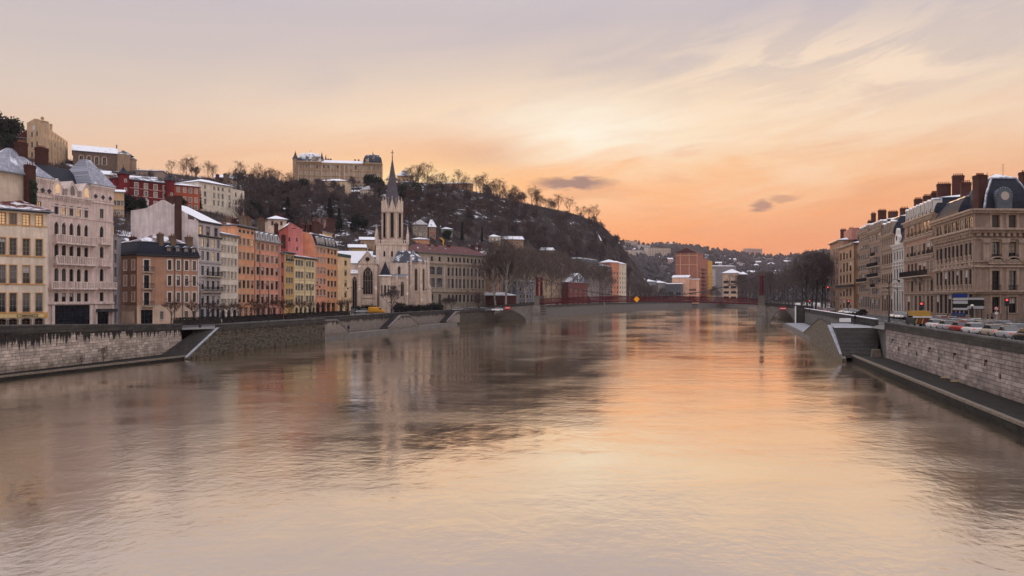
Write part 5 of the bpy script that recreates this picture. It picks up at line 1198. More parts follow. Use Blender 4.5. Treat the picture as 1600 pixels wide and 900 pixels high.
# ------------------------------------------------------------------ long school building behind the church
P0_ = at(652, 282.0); dd = Vector((.8, 1)).normalized(); fx = Fac(None, P0_, (P0_[0] + dd.x, P0_[1] + dd.y), ZL); w = fx.u(764)
root, f = house('school_building', 'long grey stone institution with tall arched windows right of the church choir', P0_, (P0_[0] + dd.x * w, P0_[1] + dd.y * w), ZL, 'building')
SCH = stone('grey_sandstone', (174, 162, 146)); f.rev = .3
n2 = [701, 707.3, 713.2, 719, 725.2, 731.2, 737.2, 743.2, 749, 754.6, 760]
f.grid([675, 686.5], 9.5, [(416, 429), (434, 449)], ref=675, frame=W_GREY, surr=CHD, mull=(3, 1), pane=('blue', 'mid'), kind='s')
f.grid(n2, 3.9, [(417.5, 431, dict(kind='a')), (435.5, 450), (460, 472, dict(kind='a', pane='dark'))], ref=701, frame=W_GREY, surr=CHD, pane=('dark', 'mid', 'blue'))
f.grid([675, 687] + n2, 3.2, [(400.5, 407)], ref=675, frame=W_DARK, pane='dark'); f.grid([675, 687], 4, [(459, 474, dict(kind='a'))], ref=675, frame=W_DARK, pane='dark')
zt = f.zp(675, 395.5); f.wall(zt, 14, SCH); f.cornice(f.zp(675, 409.3), .5, .6, CHD, dent=.8); f.cornice(zt + .1, .35, .6, S_GREY); f.cornice(f.zp(675, 454.5), .5, .45, CHD)
for c in [694] + [a + 3.1 for a in n2[1::2]]: f.band(f.zp(675, 454), f.zp(675, 410.5), .16, CHD, f.u(c) - .3, f.u(c) + .3, 'pilaster')
f.roof('hip', 3.6, TILE_BARE, zt + .1, 14, .7)
for (a, c) in ((668, 672), (679.5, 683), (699, 702.5), (737, 741), (748, 751)): f.chimpx(a, c, 383, 392, 6, .8, 2)

# ------------------------------------------------------------------ houses along the quay behind the bare plane trees
def hs(name, label, pa, pb, Ya, Yb, ytop, zb=ZL, D=10, m=None, rows=0, ncol=3, roof='gable_u', rm=TILE_SNOW, rh=2.0, w=1.0, wh=1.6, surr=S_STONE, frame=W_DARK, pane=None, cat='house', oh=.4, group=None, y0=1.6, fh=3.1):
    root, f = house(name, label, at(pa, Ya), at(pb, Yb), zb, cat, group)
    zt = f.z(ytop, 0)
    if rows: f.even(ncol, w, [(y0 + fh * i, wh) for i in range(rows) if y0 + fh * i + wh < zt - .15], frame=frame, surr=surr, sw=.1, pane=pane)
    f.wall(zt, D, m)
    if roof: f.roof(roof, rh, rm, zt, D, oh)
    return root, f
hs('pink_corner_house', 'faded pink corner house right of the long school building', 766, 783, 312, 322, 398, m=PL('faded_pink', (200, 160, 140)), rows=6, ncol=3, roof='hip', rm=TILE)
hs('shed', 'low dark red fronted shed with snowy roof under the plane trees', 776, 806, 300, 308, 462, m=PL('brick_red_shed', (82, 48, 46)), rows=1, ncol=3, w=2.2, wh=2.2, y0=.3, roof='mono', rm=SNOWROOF, D=6, rh=1.2, surr=None, pane='dark', cat='shed')
hs('grey_house', 'grey house half hidden by the plane trees behind the shed', 786, 822, 335, 345, 405, m=PL('dull_grey_plaster', (160, 148, 140)), rows=6, ncol=6, roof='hip', rm=TILE)
hs('blue_shuttered_house', 'bluish grey house behind the iron fence by the bridge end', 806, 836, 330, 338, 440, m=PL('slate_blue_plaster', (120, 126, 140)), rows=3, ncol=6, roof='hip', rm=SLATE)
hs('beige_house', 'beige house behind the left bridge pylon and plane trees', 838, 868, 370, 390, 410, m=PL('mid_beige', (190, 165, 140)), rows=6, ncol=5, roof='hip', rm=TILE_SNOW)
hs('tan_terrace', 'tan terrace house half hidden by plane trees beside the maroon villa', 866, 889, 396, 410, 414, m=PL('terrace_tan', (170, 146, 124)), rows=6, ncol=5, roof='hip', rm=TILE_SNOW)
hs('grey_terrace', 'grey terrace house behind the plane trees and the blue grey house', 820, 842, 345, 360, 402, m=PL('terrace_smoke', (150, 136, 128)), rows=7, ncol=4, roof='hip', rm=TILE)
hs('maroon_villa', 'maroon villa with steep snow patched gable beyond the footbridge', 888, 918, 400, 425, 441, m=PL('maroon_plaster', (116, 72, 70)), rows=3, ncol=4, roof='gable_v', rm=SLATE_SNOW, rh=5.0, D=9)
hs('grey_mansion', 'grey five storey block with white window frames beyond the footbridge', 908, 936, 448, 470, 412, m=stone('pale_grey_block', (150, 142, 140)), rows=5, ncol=6, w=1.3, surr=S_WHITE, roof='mansard', rm=SLATE, rh=3)
hs('dark_block', 'dark grey apartment block under the cliff stair', 936, 956, 480, 492, 416, m=stone('sooty_block', (104, 92, 94)), rows=6, ncol=4, roof='hip', rm=SLATE)
hs('salmon_block', 'salmon fronted apartment house at the foot of the cliff', 954, 967, 500, 506, 410, m=PL('salmon_front', (208, 140, 112)), rows=7, ncol=3, roof='hip', rm=TILE_SNOW, rh=2)
hs('ivory_block', 'ivory fronted apartment house next to the salmon one below the cliff', 967.3, 978.5, 506.5, 516, 412, m=PL('ivory_front', (214, 200, 180)), rows=7, ncol=3, roof='hip', rm=TILE_SNOW, rh=2)
hs('snowy_long_house', 'long low house with broken snowy roof above the grey block', 892, 930, 520, 532, 404, zb=20, m=PL('old_stone_house', (150, 130, 112)), rows=1, ncol=6, rm=TILE_SNOW)
# across the bend
for i, (pa, pb, Y, yt, lab) in enumerate([(992, 1008, 640, 436, 'small ivory villa among trees beyond the yellow diamond sign'), (1011, 1026, 650, 440, 'small grey villa with dormers among trees beyond the bridge'), (1028, 1042, 655, 442, 'grey low villa left of the flat roofed pavilion')]):
    hs('riverside_villa', lab, pa, pb, Y, Y + 5, yt, m=PL('villa_%d' % i, [(206, 196, 180), (150, 150, 152), (168, 160, 156)][i]), rows=3, ncol=4, w=1.2, rm=TILE_SNOW, roof='hip')
hs('pavilion', 'flat roofed dark grey riverside pavilion with snowy roof edge', 1040, 1064, 650, 645, 444, m=stone('pavilion_grey', (110, 110, 116)), rows=3, ncol=6, w=1.6, roof='mono', rm=SNOWROOF, rh=.8, D=9, surr=None, cat='pavilion')
root, f = hs('tall_brick_block', 'tall russet apartment block with blank gable and pale corner strips', 1055.5, 1090, 672, 664, 396, m=PL('russet_render', (172, 116, 96)), roof='gable_v', rm=TILE_BARE, rh=4.5, D=26, cat='apartment block')
for u in (f.L * .22, f.L * .62, f.L - .4): f.band(0, f.zt, .08, PL('pale_strip', (226, 190, 150)), u - .22, u + .22, 'pilaster_strip')
for y in (400, 414): f.band(f.z(y), f.z(y) + .35, .07, MATS['pale_strip'])
g = Fac(root, at(1090.2, 663.5), at(1106, 700), ZL); g.rev = .3
g.even(3, 1.7, [(2 + 3.4 * i, 1.7) for i in range(9)], frame=W_DARK, surr=None, pane='dark'); g.wall(g.z(402), .5, MATS['russet_render'], 'side_wall', box=False)
for i in range(8): b = MB(); b.box(g.L * .34, g.L * .66, -1.0, 0, 2.2 + 3.4 * (i + 1), 3.1 + 3.4 * (i + 1)); g.part('balcony', b, mat('dark_balcony', (.06, .035, .035), .8))
hs('yellow_slab', 'narrow mustard yellow apartment block behind the russet one', 1105, 1113, 712, 722, 407, m=PL('mustard_render', (214, 168, 86)), rows=9, ncol=2, w=1.2, roof=None, cat='apartment block')
hs('white_slab', 'narrow white apartment block with snowy ledges behind the russet one', 1112, 1118, 735, 745, 420, m=PL('cold_white', (190, 186, 188)), rows=8, ncol=2, w=1.2, roof='mono', rm=SNOWROOF, rh=.5, cat='apartment block')
root, f = hs('pink_low_house', 'peach house with stepped roofline in front of the russet block', 1050, 1076, 658, 652, 434, m=PL('peach_render', (232, 188, 160)), rows=3, ncol=2, w=.9, roof='gable_u', rm=TILE_SNOW, rh=2.2, D=11)
hs('pink_annex', 'small peach annex with dense windows at the foot of the russet block', 1076.3, 1088, 654, 651, 437, m=PL('peach_render2', (224, 172, 146)), rows=4, ncol=6, w=.8, roof='mono', rm=SNOWROOF, rh=.8, surr=None)
hs('hip_roofed_offices', 'office house with white snowy hipped roof and wide strip windows', 1129, 1152, 676, 670, 427, m=PL('office_beige', (206, 180, 158)), rows=4, ncol=2, w=4.6, wh=2.0, fh=4.6, y0=4, roof='hip', rm=SNOWROOF, rh=3.6, D=18, surr=None, pane='dark', cat='office', oh=1.0)
hs('dark_offices', 'dark glazed office wing beside the snowy hipped roof', 1152.4, 1168, 671, 668, 429, m=stone('dark_office', (90, 82, 86)), rows=4, ncol=5, w=2.2, wh=2.0, fh=4.6, y0=4, roof='hip', rm=SLATE_SNOW, rh=2.5, D=10, surr=None, pane='dark', cat='office')
hs('grey_factory', 'hazy long grey hall with a row of bright windows behind the offices', 1108, 1150, 760, 764, 416, m=stone('hall_grey', (150, 146, 150)), rows=3, ncol=10, w=1.8, fh=5, y0=12, roof='mono', rm=SNOWROOF, rh=1, surr=None, pane='pale', cat='hall')
# ------------------------------------------------------------------ buildings on the hill
def hillhouse(name, label, pa, pb, ybase, ytop, m, D=9, dirk=0.0, sink=4.0, **k):
    """house whose foot is found where the ray meets the slope; dirk turns the front away from facing the camera"""
    x, y, z = on_hill((pa + pb) / 2, ybase); Y = y
    P0 = at(pa, Y - dirk * .5 * (pb - pa) / FP * Y); P1 = at(pb, Y + dirk * .5 * (pb - pa) / FP * Y)
    zb = min(z, zat(ybase, Y)) - sink; k.setdefault('y0', sink + 1.0)
    return hs(name, label, P0, P1, 0, 0, ytop, zb=zb, D=D, m=m, pix=False, **k) if False else hs2(name, label, P0, P1, zb, ytop, D, m, **k)
def hs2(name, label, P0, P1, zb, ytop, D, m, rows=0, ncol=3, roof='gable_u', rm=TILE_SNOW, rh=2.0, w=1.0, wh=1.5, surr=S_STONE, frame=W_WHITE, pane=None, cat='house', oh=.4, group=None, y0=1.6, fh=2.9):
    root, f = house(name, label, P0, P1, zb, cat, group); zt = f.z(ytop, 0)
    if rows: f.even(ncol, w, [(y0 + fh * i, wh) for i in range(rows) if y0 + fh * i + wh < zt - .1], frame=frame, surr=surr, sw=.1, pane=pane)
    f.wall(zt, D, m)
    if roof: f.roof(roof, rh, rm, zt, D, oh)
    return root, f
def cone(f, u, v, z0, z1, r, hr, wm, rm, n=12, wins=0):
    b = MB(); b.lathe((u, v, z0), [(r, 0), (r, z1 - z0), (r + .25, z1 - z0 + .1), (r + .25, z1 - z0 + .3)], n); f.part('turret', b, wm)
    b = MB(); b.lathe((u, v, z1 + .3), [(r + .35, 0), (r * .55, hr * .45), (.08, hr), (.03, hr + .9)], n); f.part('turret_roof', b, rm)
    for i in range(wins):
        b = MB(); b.box(u - .4, u + .4, v - r - .06, v - r + .3, z0 + 2 + i * 2.9, z0 + 3.1 + i * 2.9); o = f.part('window', b, S_WHITE); b = MB(); b.box(u - .26, u + .26, v - r - .09, v - r + .2, z0 + 2.12 + i * 2.9, z0 + 2.98 + i * 2.9); part('pane', b, PANES['mid'], o)
# red villa with corner turrets
Yv = 262.0
root, f = house('red_villa', 'dark red villa with round corner turrets on the hillside', at(178, 252), at(265, 266), zat(333, 258) - 4)
REDP = PL('dark_red_plaster', (128, 50, 52)); f.rev = .25
f.grid([213, 228, 243, 257.5], 4.8, [(285.5, 293.5), (297.5, 305), (312, 323.5, dict(pane='pale'))], ref=213, frame=W_WHITE, surr=S_WHITE, sw=.2, pane=('pale', 'mid', 'dark'))
zt = f.zp(213, 282); f.wall(zt, 11, REDP); f.cornice(zt + .15, .3, .4, W_DARK)
for y in (294.8, 306.8, 326): f.band(f.zp(213, y), f.zp(213, y - .9), .08, PL('pink_band', (214, 170, 166)))
f.roof('hip', 2.2, SLATE, zt + .1, 11, .4)
cone(f, f.u(192), -.4, 0, f.zp(192, 274), 1.75, 2.4, REDP, SLATE_BARE, wins=5); cone(f, f.u(264.5), -.3, 0, f.zp(264, 284), 1.5, 2.2, REDP, SLATE_BARE, wins=4)
b = MB(); u = f.u(228); b.slab([(u - .9, f.zp(213, 323)), (u + .9, f.zp(213, 323)), (u + .9, f.zp(213, 311)), (u, f.zp(213, 307.6)), (u - .9, f.zp(213, 311))], -.18, -.06); f.part('pedimented_bay', b, S_WHITE)
root, f = house('orange_hill_house', 'orange red plain house next to the turreted red villa', at(270, 270), at(312, 276), zat(330, 273) - 5)
f.grid([278.5, 288.5, 297.5, 306.5], 3.9, [(292.5, 300), (307, 314.5), (319, 325)], ref=278.5, frame=W_WHITE, surr=S_WHITE, sw=.15, pane=('pale', 'mid')); zt = f.zp(278, 289.5); f.wall(zt, 10, PL('orange_red_plaster', (196, 104, 74))); f.roof('hip', 1.3, TILE_SNOW, zt, 10)
# large white house
root, f = house('white_hill_house', 'large white hillside house with rows of small windows beside the orange one', at(311, 278), at(364, 292), zat(331, 285) - 6)
f.grid([320.5, 334.5, 341.5, 348, 358.5], 3.3, [(289, 294), (299, 306.5), (310.5, 318)], ref=320.5, frame=W_GREY, surr=None, pane=('mid', 'pale', 'dark')); zt = f.zp(312, 284); f.wall(zt, 12, PL('chalk_white_plaster', (240, 228, 208)))
g = Fac(root, f.world(f.L), (f.world(f.L)[0] + 2.2, f.world(f.L)[1] + 6), f.zb); g.even(2, .9, [(7 + 2.9 * i, 1.5) for i in range(4)], frame=W_GREY); g.wall(zt - .6, .4, MATS['chalk_white_plaster'], 'side_wall', box=False)
f.roof('hip', 2.0, TILE_SNOW, zt, 12, .5); f.chimpx(338, 341.5, 273, 281, 7, .8, 2); f.chimpx(350, 355, 272, 282, 8, .8, 2, YCH)
hillhouse('old_cottage', 'old stone cottage with snowy roof behind the red villa', 222, 240, 284, 279, PL('cottage_cream', (196, 172, 140)), ncol=3, rows=2, w=.8, rm=SNOWROOF, rh=1.3, dirk=.2, sink=3)
hillhouse('terrace_house', 'long grey terrace with white windows on the crest behind the red villa', 212, 256, 276, 266.5, PL('terrace_grey', (168, 150, 140)), ncol=8, rows=2, w=1.2, rm=TILE, rh=1.0, dirk=.2, sink=3)
hillhouse('crest_house', 'low house with chimneys on the crest behind the white hillside house', 336, 372, 284, 278, PL('crest_cream', (196, 172, 150)), ncol=5, rows=1, rm=TILE_SNOW, rh=2.2, dirk=.3, sink=4)
# convent on the top left
root, f = house('convent', 'tall plain tan convent with stepped gable on the hilltop', at(42, 292), at(64, 288), zat(262, 290) - 6, 'convent')
TAN = PL('tan_convent_plaster', (208, 180, 148)); f.rev = .2; zt = f.zp(43, 192)
f.grid([50, 58], 3.2, [(206, 213), (222, 230), (238, 245)], ref=50, frame=W_GREY, pane='mid'); f.wall(zt, 3, TAN)
b = MB(); b.slab([(-.3, zt), (f.L + .3, zt), (f.L * .8, f.zp(57, 186.5)), (f.L * .55, f.zp(55, 185))], 0, 3); f.part('gable', b, TAN)
b = MB(); b.tube((f.L * .5, -.1, f.zp(64, 198)), (f.L * .5, .1, f.zp(64, 198)), .9, n=12); f.part('round_window', b, S_WHITE)
g = Fac(root, f.world(f.L), at(106, 322), f.zb); g.rev = .2
g.even(9, .9, [(4 + 3.2 * i, 1.6) for i in range(6)], frame=W_GREY, pane=('mid', 'dark')); g.wall(zt - 1.0, 1.0, TAN, 'long_side', box=True)
for k in range(4): b = MB(); u = g.L * (.15 + k * .22); b.side([(-1.2, 0), (0, 0), (0, zt - 5), (-.3, zt - 6)], u - .5, u + .5); g.part('buttress', b, TAN)
g.chimney(g.L * .25, 2, zt - 1, zt + 3, .9, .9, 1, TAN); g.chimney(g.L * .55, 2, zt - 1, zt + 2.6, .9, .9, 1, TAN)
hillhouse('old_barn', 'dark gabled barn with pale chimney in front of the hilltop convent', 27, 62, 250, 215, stone('barn_stone', (120, 104, 92)), D=9, ncol=4, rows=3, w=.9, roof='gable_v', rm=TILE_BARE, rh=3.4, dirk=.3, sink=5)
hillhouse('balcony_house', 'tan house with gallery balcony under the hilltop convent', 58, 80, 240, 222, PL('gallery_tan', (186, 156, 124)), D=8, ncol=4, rows=3, rm=TILE, rh=1.8, dirk=.3, sink=5)
hillhouse('square_cottage', 'small square cottage above the slate roofs of the gothic mansion', 24, 40, 232, 219, PL('square_cottage_plaster', (200, 172, 142)), D=7, ncol=2, rows=2, roof='mono', rm=TILE_SNOW, rh=.8, sink=4)
hillhouse('gatehouse', 'little pointed roof pavilion among dark trees at the hill corner', 2, 15, 214, 205, stone('gatehouse_stone', (150, 130, 120)), D=5, ncol=2, rows=1, roof='pyramid', rm=SLATE, rh=3.0, sink=3)
# chapel with long slate roof
root, f = house('hill_chapel', 'long stone chapel with snowy slate roof and arched windows on the hilltop', at(114, 318), at(183, 326), zat(262, 320) - 4, 'chapel')
f.rev = .4; f.grid([127, 139, 151, 163], 5.5, [(243, 255, dict(kind='a'))], ref=127, frame=CHD, surr=CHD, sw=.4, pane='dark'); zt = f.zp(115, 235.5); f.wall(zt, 12, stone('chapel_stone', (128, 110, 98))); f.roof('gable_u', 3.4, SLATE_SNOW, zt, 12, .4)
b = MB(); b.box(f.L, f.L + 5.0, -.4, 9, 0, f.zp(183, 240)); f.part('end_wing', b, stone('chapel_end', (176, 150, 126))); b = MB(); b.lathe((f.L + 2.5, 4.3, f.zp(183, 240)), [(4.4, 0), (.1, 2.4)], 8); f.part('end_roof', b, SLATE); b = MB(); b.box(f.L - .2, f.L + .3, 5.5, 6, zt + 3, zt + 5); f.part('bell_post', b, S_GREY)
cone(f, f.L + 5.6, 3, 0, f.zp(183, 247), 2.0, 1.5, MATS['chapel_end'], SLATE)
hillhouse('snowy_lodge', 'wide lodge with bright snowy roof below the hilltop chapel', 140, 170, 282, 272, PL('lodge_cream', (196, 168, 136)), D=8, ncol=4, rows=2, rm=SNOWROOF, rh=2.0, dirk=.3, sink=5)
hillhouse('rose_lodge', 'low lodge with tiled roof between chapel and red turret', 166, 186, 284, 274, PL('rose_lodge_plaster', (170, 130, 116)), D=7, ncol=3, rows=2, rm=TILE, rh=1.2, dirk=.3, sink=5)
hillhouse('peach_cottage', 'peach cottage wedged between mansion roof and stair tower', 176.5, 194, 340, 300, PL('peach_cottage_plaster', (226, 190, 152)), D=8, ncol=3, rows=4, w=.9, rm=TILE_SNOW, rh=1.2, dirk=.4, sink=5)
# chateau
root, f = house('chateau', 'big four storey chateau with domed pavilions on the hill crest', at(459, 432), at(597, 440), zat(300, 434) - 3, 'chateau')
CHA = stone('chateau_stone', (176, 152, 128)); CHT = stone('chateau_trim', (214, 188, 158)); f.rev = .3; ref = 470
main = [506, 513, 520, 527.5, 541, 548.5, 556, 563]; lp = [470.5, 478.5, 487, 495.5]; rpv = [571, 577, 584.5, 591]
for cols in (main, lp, rpv): f.grid(cols, 3.3, [(256.5, 262), (267, 272.5, dict(kind='a', pane='pale')), (276.5, 281.5, dict(pane='pale')), (285.5, 292, dict(kind='a'))], ref=470, frame=W_WHITE, surr=CHT, sw=.3, pane=('mid', 'pale', 'dark'))
zt = f.zp(470, 254); f.wall(zt, 16, CHA)
for y in (264.5, 274, 283): f.band(f.zp(470, y), f.zp(470, y - .8), .2, CHT)
f.cornice(zt + .2, .6, .6, CHT, dent=.9)
for p in (466, 502.5, 516.5, 531, 538, 545, 552.5, 567, 580.5, 597): f.band(0, zt, .22, CHT, f.u(p) - .32, f.u(p) + .32, 'pilaster')
a, c = f.u(466), f.u(502)
for (a, c, hh, y2) in ((f.u(465.5), f.u(502), 5.0, 236), (f.u(567.5), f.u(597), 5.2, 237)):
    b = MB(); b.box(a, c, -1.2, 15, 0, zt + .6); 
    n = 6; z0 = zt + .6; rings = []
    for i in range(n + 1):
        t_ = i / n; q = (1 - math.cos(t_ * math.pi / 2)) * 2.6; zz = z0 + hh * math.sin(t_ * math.pi / 2); rings.append([(a + q, -1.2 + q, zz), (c - q, -1.2 + q, zz), (c - q, 15 - q, zz), (a + q, 15 - q, zz)])
    r_ = MB()
    for k in range(n):
        for i in range(4): r_.add([rings[k][i], rings[k][(i + 1) % 4], rings[k + 1][(i + 1) % 4], rings[k + 1][i]], [(0, 1, 2, 3)])
    r_.lathe(((a + c) / 2, 6.9, z0 + hh), [((c - a) / 2 - 2.4, 0), (1.2, 1.0), (.2, 1.6), (.08, 3.0)], 8); f.part('domed_roof', r_, SLATE_SNOW if a < 5 else SLATE)
    w_ = MB(); w_.box(a - .3, c + .3, -1.6, 15.3, z0 - .3, z0 + .15); f.part('cornice', w_, CHT)
g = Fac(root, f.world(f.L), f.world(f.L, 15), f.zb); g.rev = .3; g.even(4, 1.3, [(f.zp(470, y) , 2.0) for y in (292, 281.5, 272.5, 262)], frame=W_WHITE, surr=CHT); g.wall(zt, .4, CHA, 'side_wall', box=False)
f.roof('gable_u', 2.6, SLATE_SNOW, zt + .2, 13, .2, f.u(502), f.u(567.5))
cone(f, f.u(461.5), .2, 0, f.zp(461, 249), 1.5, 4.2, CHA, SLATE, 8); cone(f, f.u(502), 4, zt - 1, zt + 2.5, 1.0, 4.0, CHA, SLATE, 8); cone(f, f.u(507), 10, zt, zt + 2.5, .8, 3.6, CHA, SLATE, 8)
f.dormers([f.u(490), f.u(496)], zt + .8, 1.8, 2.2, -1.3, CHT, SLATE_SNOW); f.dormers([f.u(574)], zt + .8, 1.8, 2.2, -1.3, CHT, SLATE_SNOW)
for p in (511, 515, 554, 559.5, 570): f.chimney(f.u(p), 9, zt, zt + 4.0, .9, .8, 2)
hillhouse('cream_cube_house', 'cream cubic house with white snowy roof below the chateau', 498.5, 542, 308, 283, PL('cream_cube_plaster', (240, 214, 178)), D=11, ncol=5, rows=2, w=1.0, roof='hip', rm=SNOWROOF, rh=1.8, sink=1.0, y0=1.6, fh=4.0, wh=1.9)
hillhouse('pink_cube_house', 'small pink house touching the cream cubic house', 481, 498, 304, 291, PL('pink_cube_plaster', (214, 158, 158)), D=8, ncol=3, rows=2, w=.9, roof='mono', rm=SNOWROOF, rh=1.2, sink=1.5)
hillhouse('white_gable_house', 'white gabled house with snow roof right of the cream cubic house', 563, 588, 308, 297, PL('white_gable_plaster', (222, 208, 190)), D=8, ncol=4, rows=2, w=.8, roof='gable_v', rm=SNOWROOF, rh=2.2, sink=1.5)
hillhouse('snow_shed', 'low shed under a slanting snowy roof beside the cream cubic house', 545, 562, 304, 300, PL('shed_brown', (120, 100, 86)), D=6, rows=0, roof='mono', rm=SNOWROOF, rh=1.8, sink=1, cat='shed')
hillhouse('crest_pavilion', 'square pavilion with truncated slate roof on the crest behind the spire', 621, 640, 282, 275, PL('crest_pavilion_plaster', (214, 180, 140)), D=8, ncol=3, rows=2, roof='pyramid', rm=SLATE_SNOW, rh=4, sink=2)
hillhouse('crest_long_house', 'long low house glowing on the crest among bare trees', 690, 738, 294, 287, PL('crest_long_plaster', (190, 146, 110)), D=9, ncol=8, rows=1, roof='hip', rm=TILE, rh=1.2, sink=2)
# villa with slate roof and houses on the lower slope
root, f = hillhouse('slate_villa', 'pink villa under a big snow dusted slate roof in front of the wooded slope', 461.5, 507, 352, 339, PL('villa_pink_plaster', (214, 176, 172)), D=12, ncol=5, rows=2, w=1.0, roof='mansard', rm=SLATE_SNOW, rh=3.2, sink=3, oh=.3)
f.chimney(f.L * .62, 2, f.zt, f.zt + 4.2, 1.3, .8, 3)
hillhouse('garden_pavilion', 'dark garden pavilion with flat snowy roof among trees right of the white house', 386, 404, 305, 302, stone('pavilion_stone', (110, 104, 108)), D=6, ncol=3, rows=1, roof='hip', rm=SNOWROOF, rh=1.0, sink=2)
hillhouse('greenhouse', 'long snowy roofed greenhouse on a terrace below the garden pavilion', 376, 412, 323, 319, stone('greenhouse_grey', (150, 150, 160)), D=7, ncol=9, rows=1, w=1.2, roof='gable_u', rm=SNOWROOF, rh=1.8, sink=1.5, cat='greenhouse')
LOW = [('tan_slope_house', 'tan house with snowy roof just left of the belfry', 563, 586, 388, 375, (190, 158, 122), 'gable_u', SNOWROOF, 1.5), ('yellow_slope_house', 'yellowish low house with snowy roof left of the church tower', 545, 572, 396, 387, (196, 168, 120), 'gable_u', SNOWROOF, 1.6),
       ('grey_gabled_slope_house', 'grey gabled house with snowy roof right of the belfry', 645, 668, 372, 351, (150, 140, 128), 'gable_v', SNOWROOF, 2.4), ('pink_tower_house', 'slim pinkish tower house with pointed snowy roof on the slope', 670, 681, 374, 355, (190, 136, 120), 'pyramid', SLATE_SNOW, 4.0),
       ('mint_slope_house', 'pale green house with snow roof on the slope under dark trees', 689.5, 707, 371, 358, (190, 200, 184), 'hip', SNOWROOF, 1.2), ('peach_bungalow', 'peach bungalow with two snowy roof levels above the school roof', 643, 671, 382, 374, (226, 172, 136), 'hip', SNOWROOF, 1.2),
       ('white_slope_house', 'white house with stacked snowy roofs above the plane trees', 764, 782, 380, 370, (220, 210, 196), 'hip', SNOWROOF, 1.4), ('stone_slope_house', 'stone house with long snowy roof above the plane trees', 784, 818, 385, 374, (166, 134, 112), 'gable_u', TILE_SNOW, 2.0),
       ('yellow_gate_house', 'small yellow house in front of the white stacked roofs', 771, 781, 384, 376, (204, 172, 116), 'mono', SNOWROOF, .8), ('low_tiled_house', 'low house with snow streaked tiles above the treetops', 832, 866, 396, 391, (140, 112, 100), 'gable_u', TILE_SNOW, 1.8)]
for nm, lab, a, c, yb, yt, rgb, rf, rm_, rh_ in LOW: hillhouse(nm, lab, a, c, yb, yt, PL(nm + '_plaster', rgb), D=8, ncol=max(2, int((c - a) / 6)), rows=3, w=.95, roof=rf, rm=rm_, rh=rh_, dirk=.25, sink=3)
# retaining walls and the cliff stair
RET = masonry('retaining_wall_stone', (.13, .115, .10), (.09, .08, .07), (.05, .045, .04), .5, .3, .04, .3, moss=.4)
def terrace(label, pts, h, snow=True):
    P = [on_hill(px, py) for px, py in pts]; root = thing('retaining_wall', label, 'wall', P[0])
    for i in range(len(P) - 1):
        A, B_ = P[i], P[i + 1]; f = Fac(root, A[:2], B_[:2], 0); za, zc = zat(pts[i][1], A[1]), zat(pts[i + 1][1], B_[1])
        b = MB(); b.slab([(0, za - h - 1), (f.L, zc - h - 1), (f.L, zc), (0, za)], -.3, .5); f.part('wall_face', b, RET)
        if snow: b = MB(); b.slab([(0, za), (f.L, zc), (f.L, zc + .22), (0, za + .22)], -.4, 1.2); f.part('snow_cap', b, SNOW)
terrace('long retaining wall under the cream cubic house', [(470, 309), (545, 309), (600, 312)], 5, False)
terrace('snow capped retaining wall right of the spire', [(632, 328), (700, 327), (745, 329)], 3)
terrace('snow capped terrace wall below the garden pavilion', [(372, 309.5), (420, 309)], 2); terrace('snow capped terrace wall among the trees below the chateau', [(500, 326), (600, 327)], 2)
terrace('tan retaining wall stepping down the cliff nose', [(938, 382), (950, 398), (962, 412)], 7, False); terrace('pale retaining wall near the top of the cliff', [(915, 341), (928, 356), (938, 376)], 3)
terrace('thin snowy path edge descending the bare cliff', [(868, 372), (884, 388), (898, 398)], 1)
YSL = mat('yellow_slide', C((214, 150, 40)), .5, .1)
A, B_ = on_hill(688, 376), on_hill(698, 386, 300); root = thing('yellow_slide', 'yellow playground slide on the slope above the school roof', 'slide', A); b = MB(); v = Vector(B_) - Vector(A)
for i in range(10):
    p, q = [Vector((v.x * t_ + math.sin(t_ * 7) * .7, v.y * t_, (zat(372, A[1]) - A[2]) + (v.z - 1.5) * t_)) for t_ in (i / 10, (i + 1) / 10)]; b.tube(p, q, .45, n=6)
part('chute', b, YSL, root); b = MB(); b.tube((0, 0, -1), (0, 0, 3), .1); part('post', b, W_DARK, root)
# far apartment slabs and houses in the haze
FARM = [PL('far_cream', (220, 204, 186)), PL('far_white', (214, 210, 208)), PL('far_beige', (200, 180, 160)), PL('far_pinkish', (206, 176, 164))]
def farslab(label, pa, pb, yb, yt, rows, ncol, m, Y=None, name='far_apartment_block', rf=None):
    x, y, z = on_far((pa + pb) / 2, yb); hs2(name, label, at(pa, y - 8), at(pb, y + 12), z - 6, yt, 16, m, rows, ncol, rf, SNOWROOF, 2.5, 2.0, 1.8, None, W_GREY, 'mid', 'apartment block', y0=7, fh=3.2)
farslab('long pale apartment slab on the hazy far hillside', 1013, 1048, 402, 387, 9, 14, FARM[0]); farslab('small pale apartment slab left of the long hazy one', 1000, 1012, 402, 391, 6, 5, FARM[1])
farslab('apartment tower edge just right of the dark cliff nose', 986, 994, 404, 391, 7, 4, FARM[0]); farslab('hazy apartment block on the far ridge above the russet block', 1044, 1062, 386, 380, 4, 6, FARM[2])
farslab('lone beige apartment slab on the far ridge right of the pylon', 1168, 1191, 397, 388, 5, 8, FARM[3]); farslab('far ridge apartment cube above the cliff nose', 983, 996, 383, 376, 5, 5, FARM[2]); farslab('hazy white block under the far ridge left of the long slab', 1003, 1020, 390, 383, 4, 6, FARM[1])
rf_ = random.Random(5)
HPX = [(1120 + rf_.uniform(0, 180), rf_.uniform(408, 446)) for _ in range(26)] + [(962 + rf_.uniform(0, 90), rf_.uniform(384, 412)) for _ in range(12)]
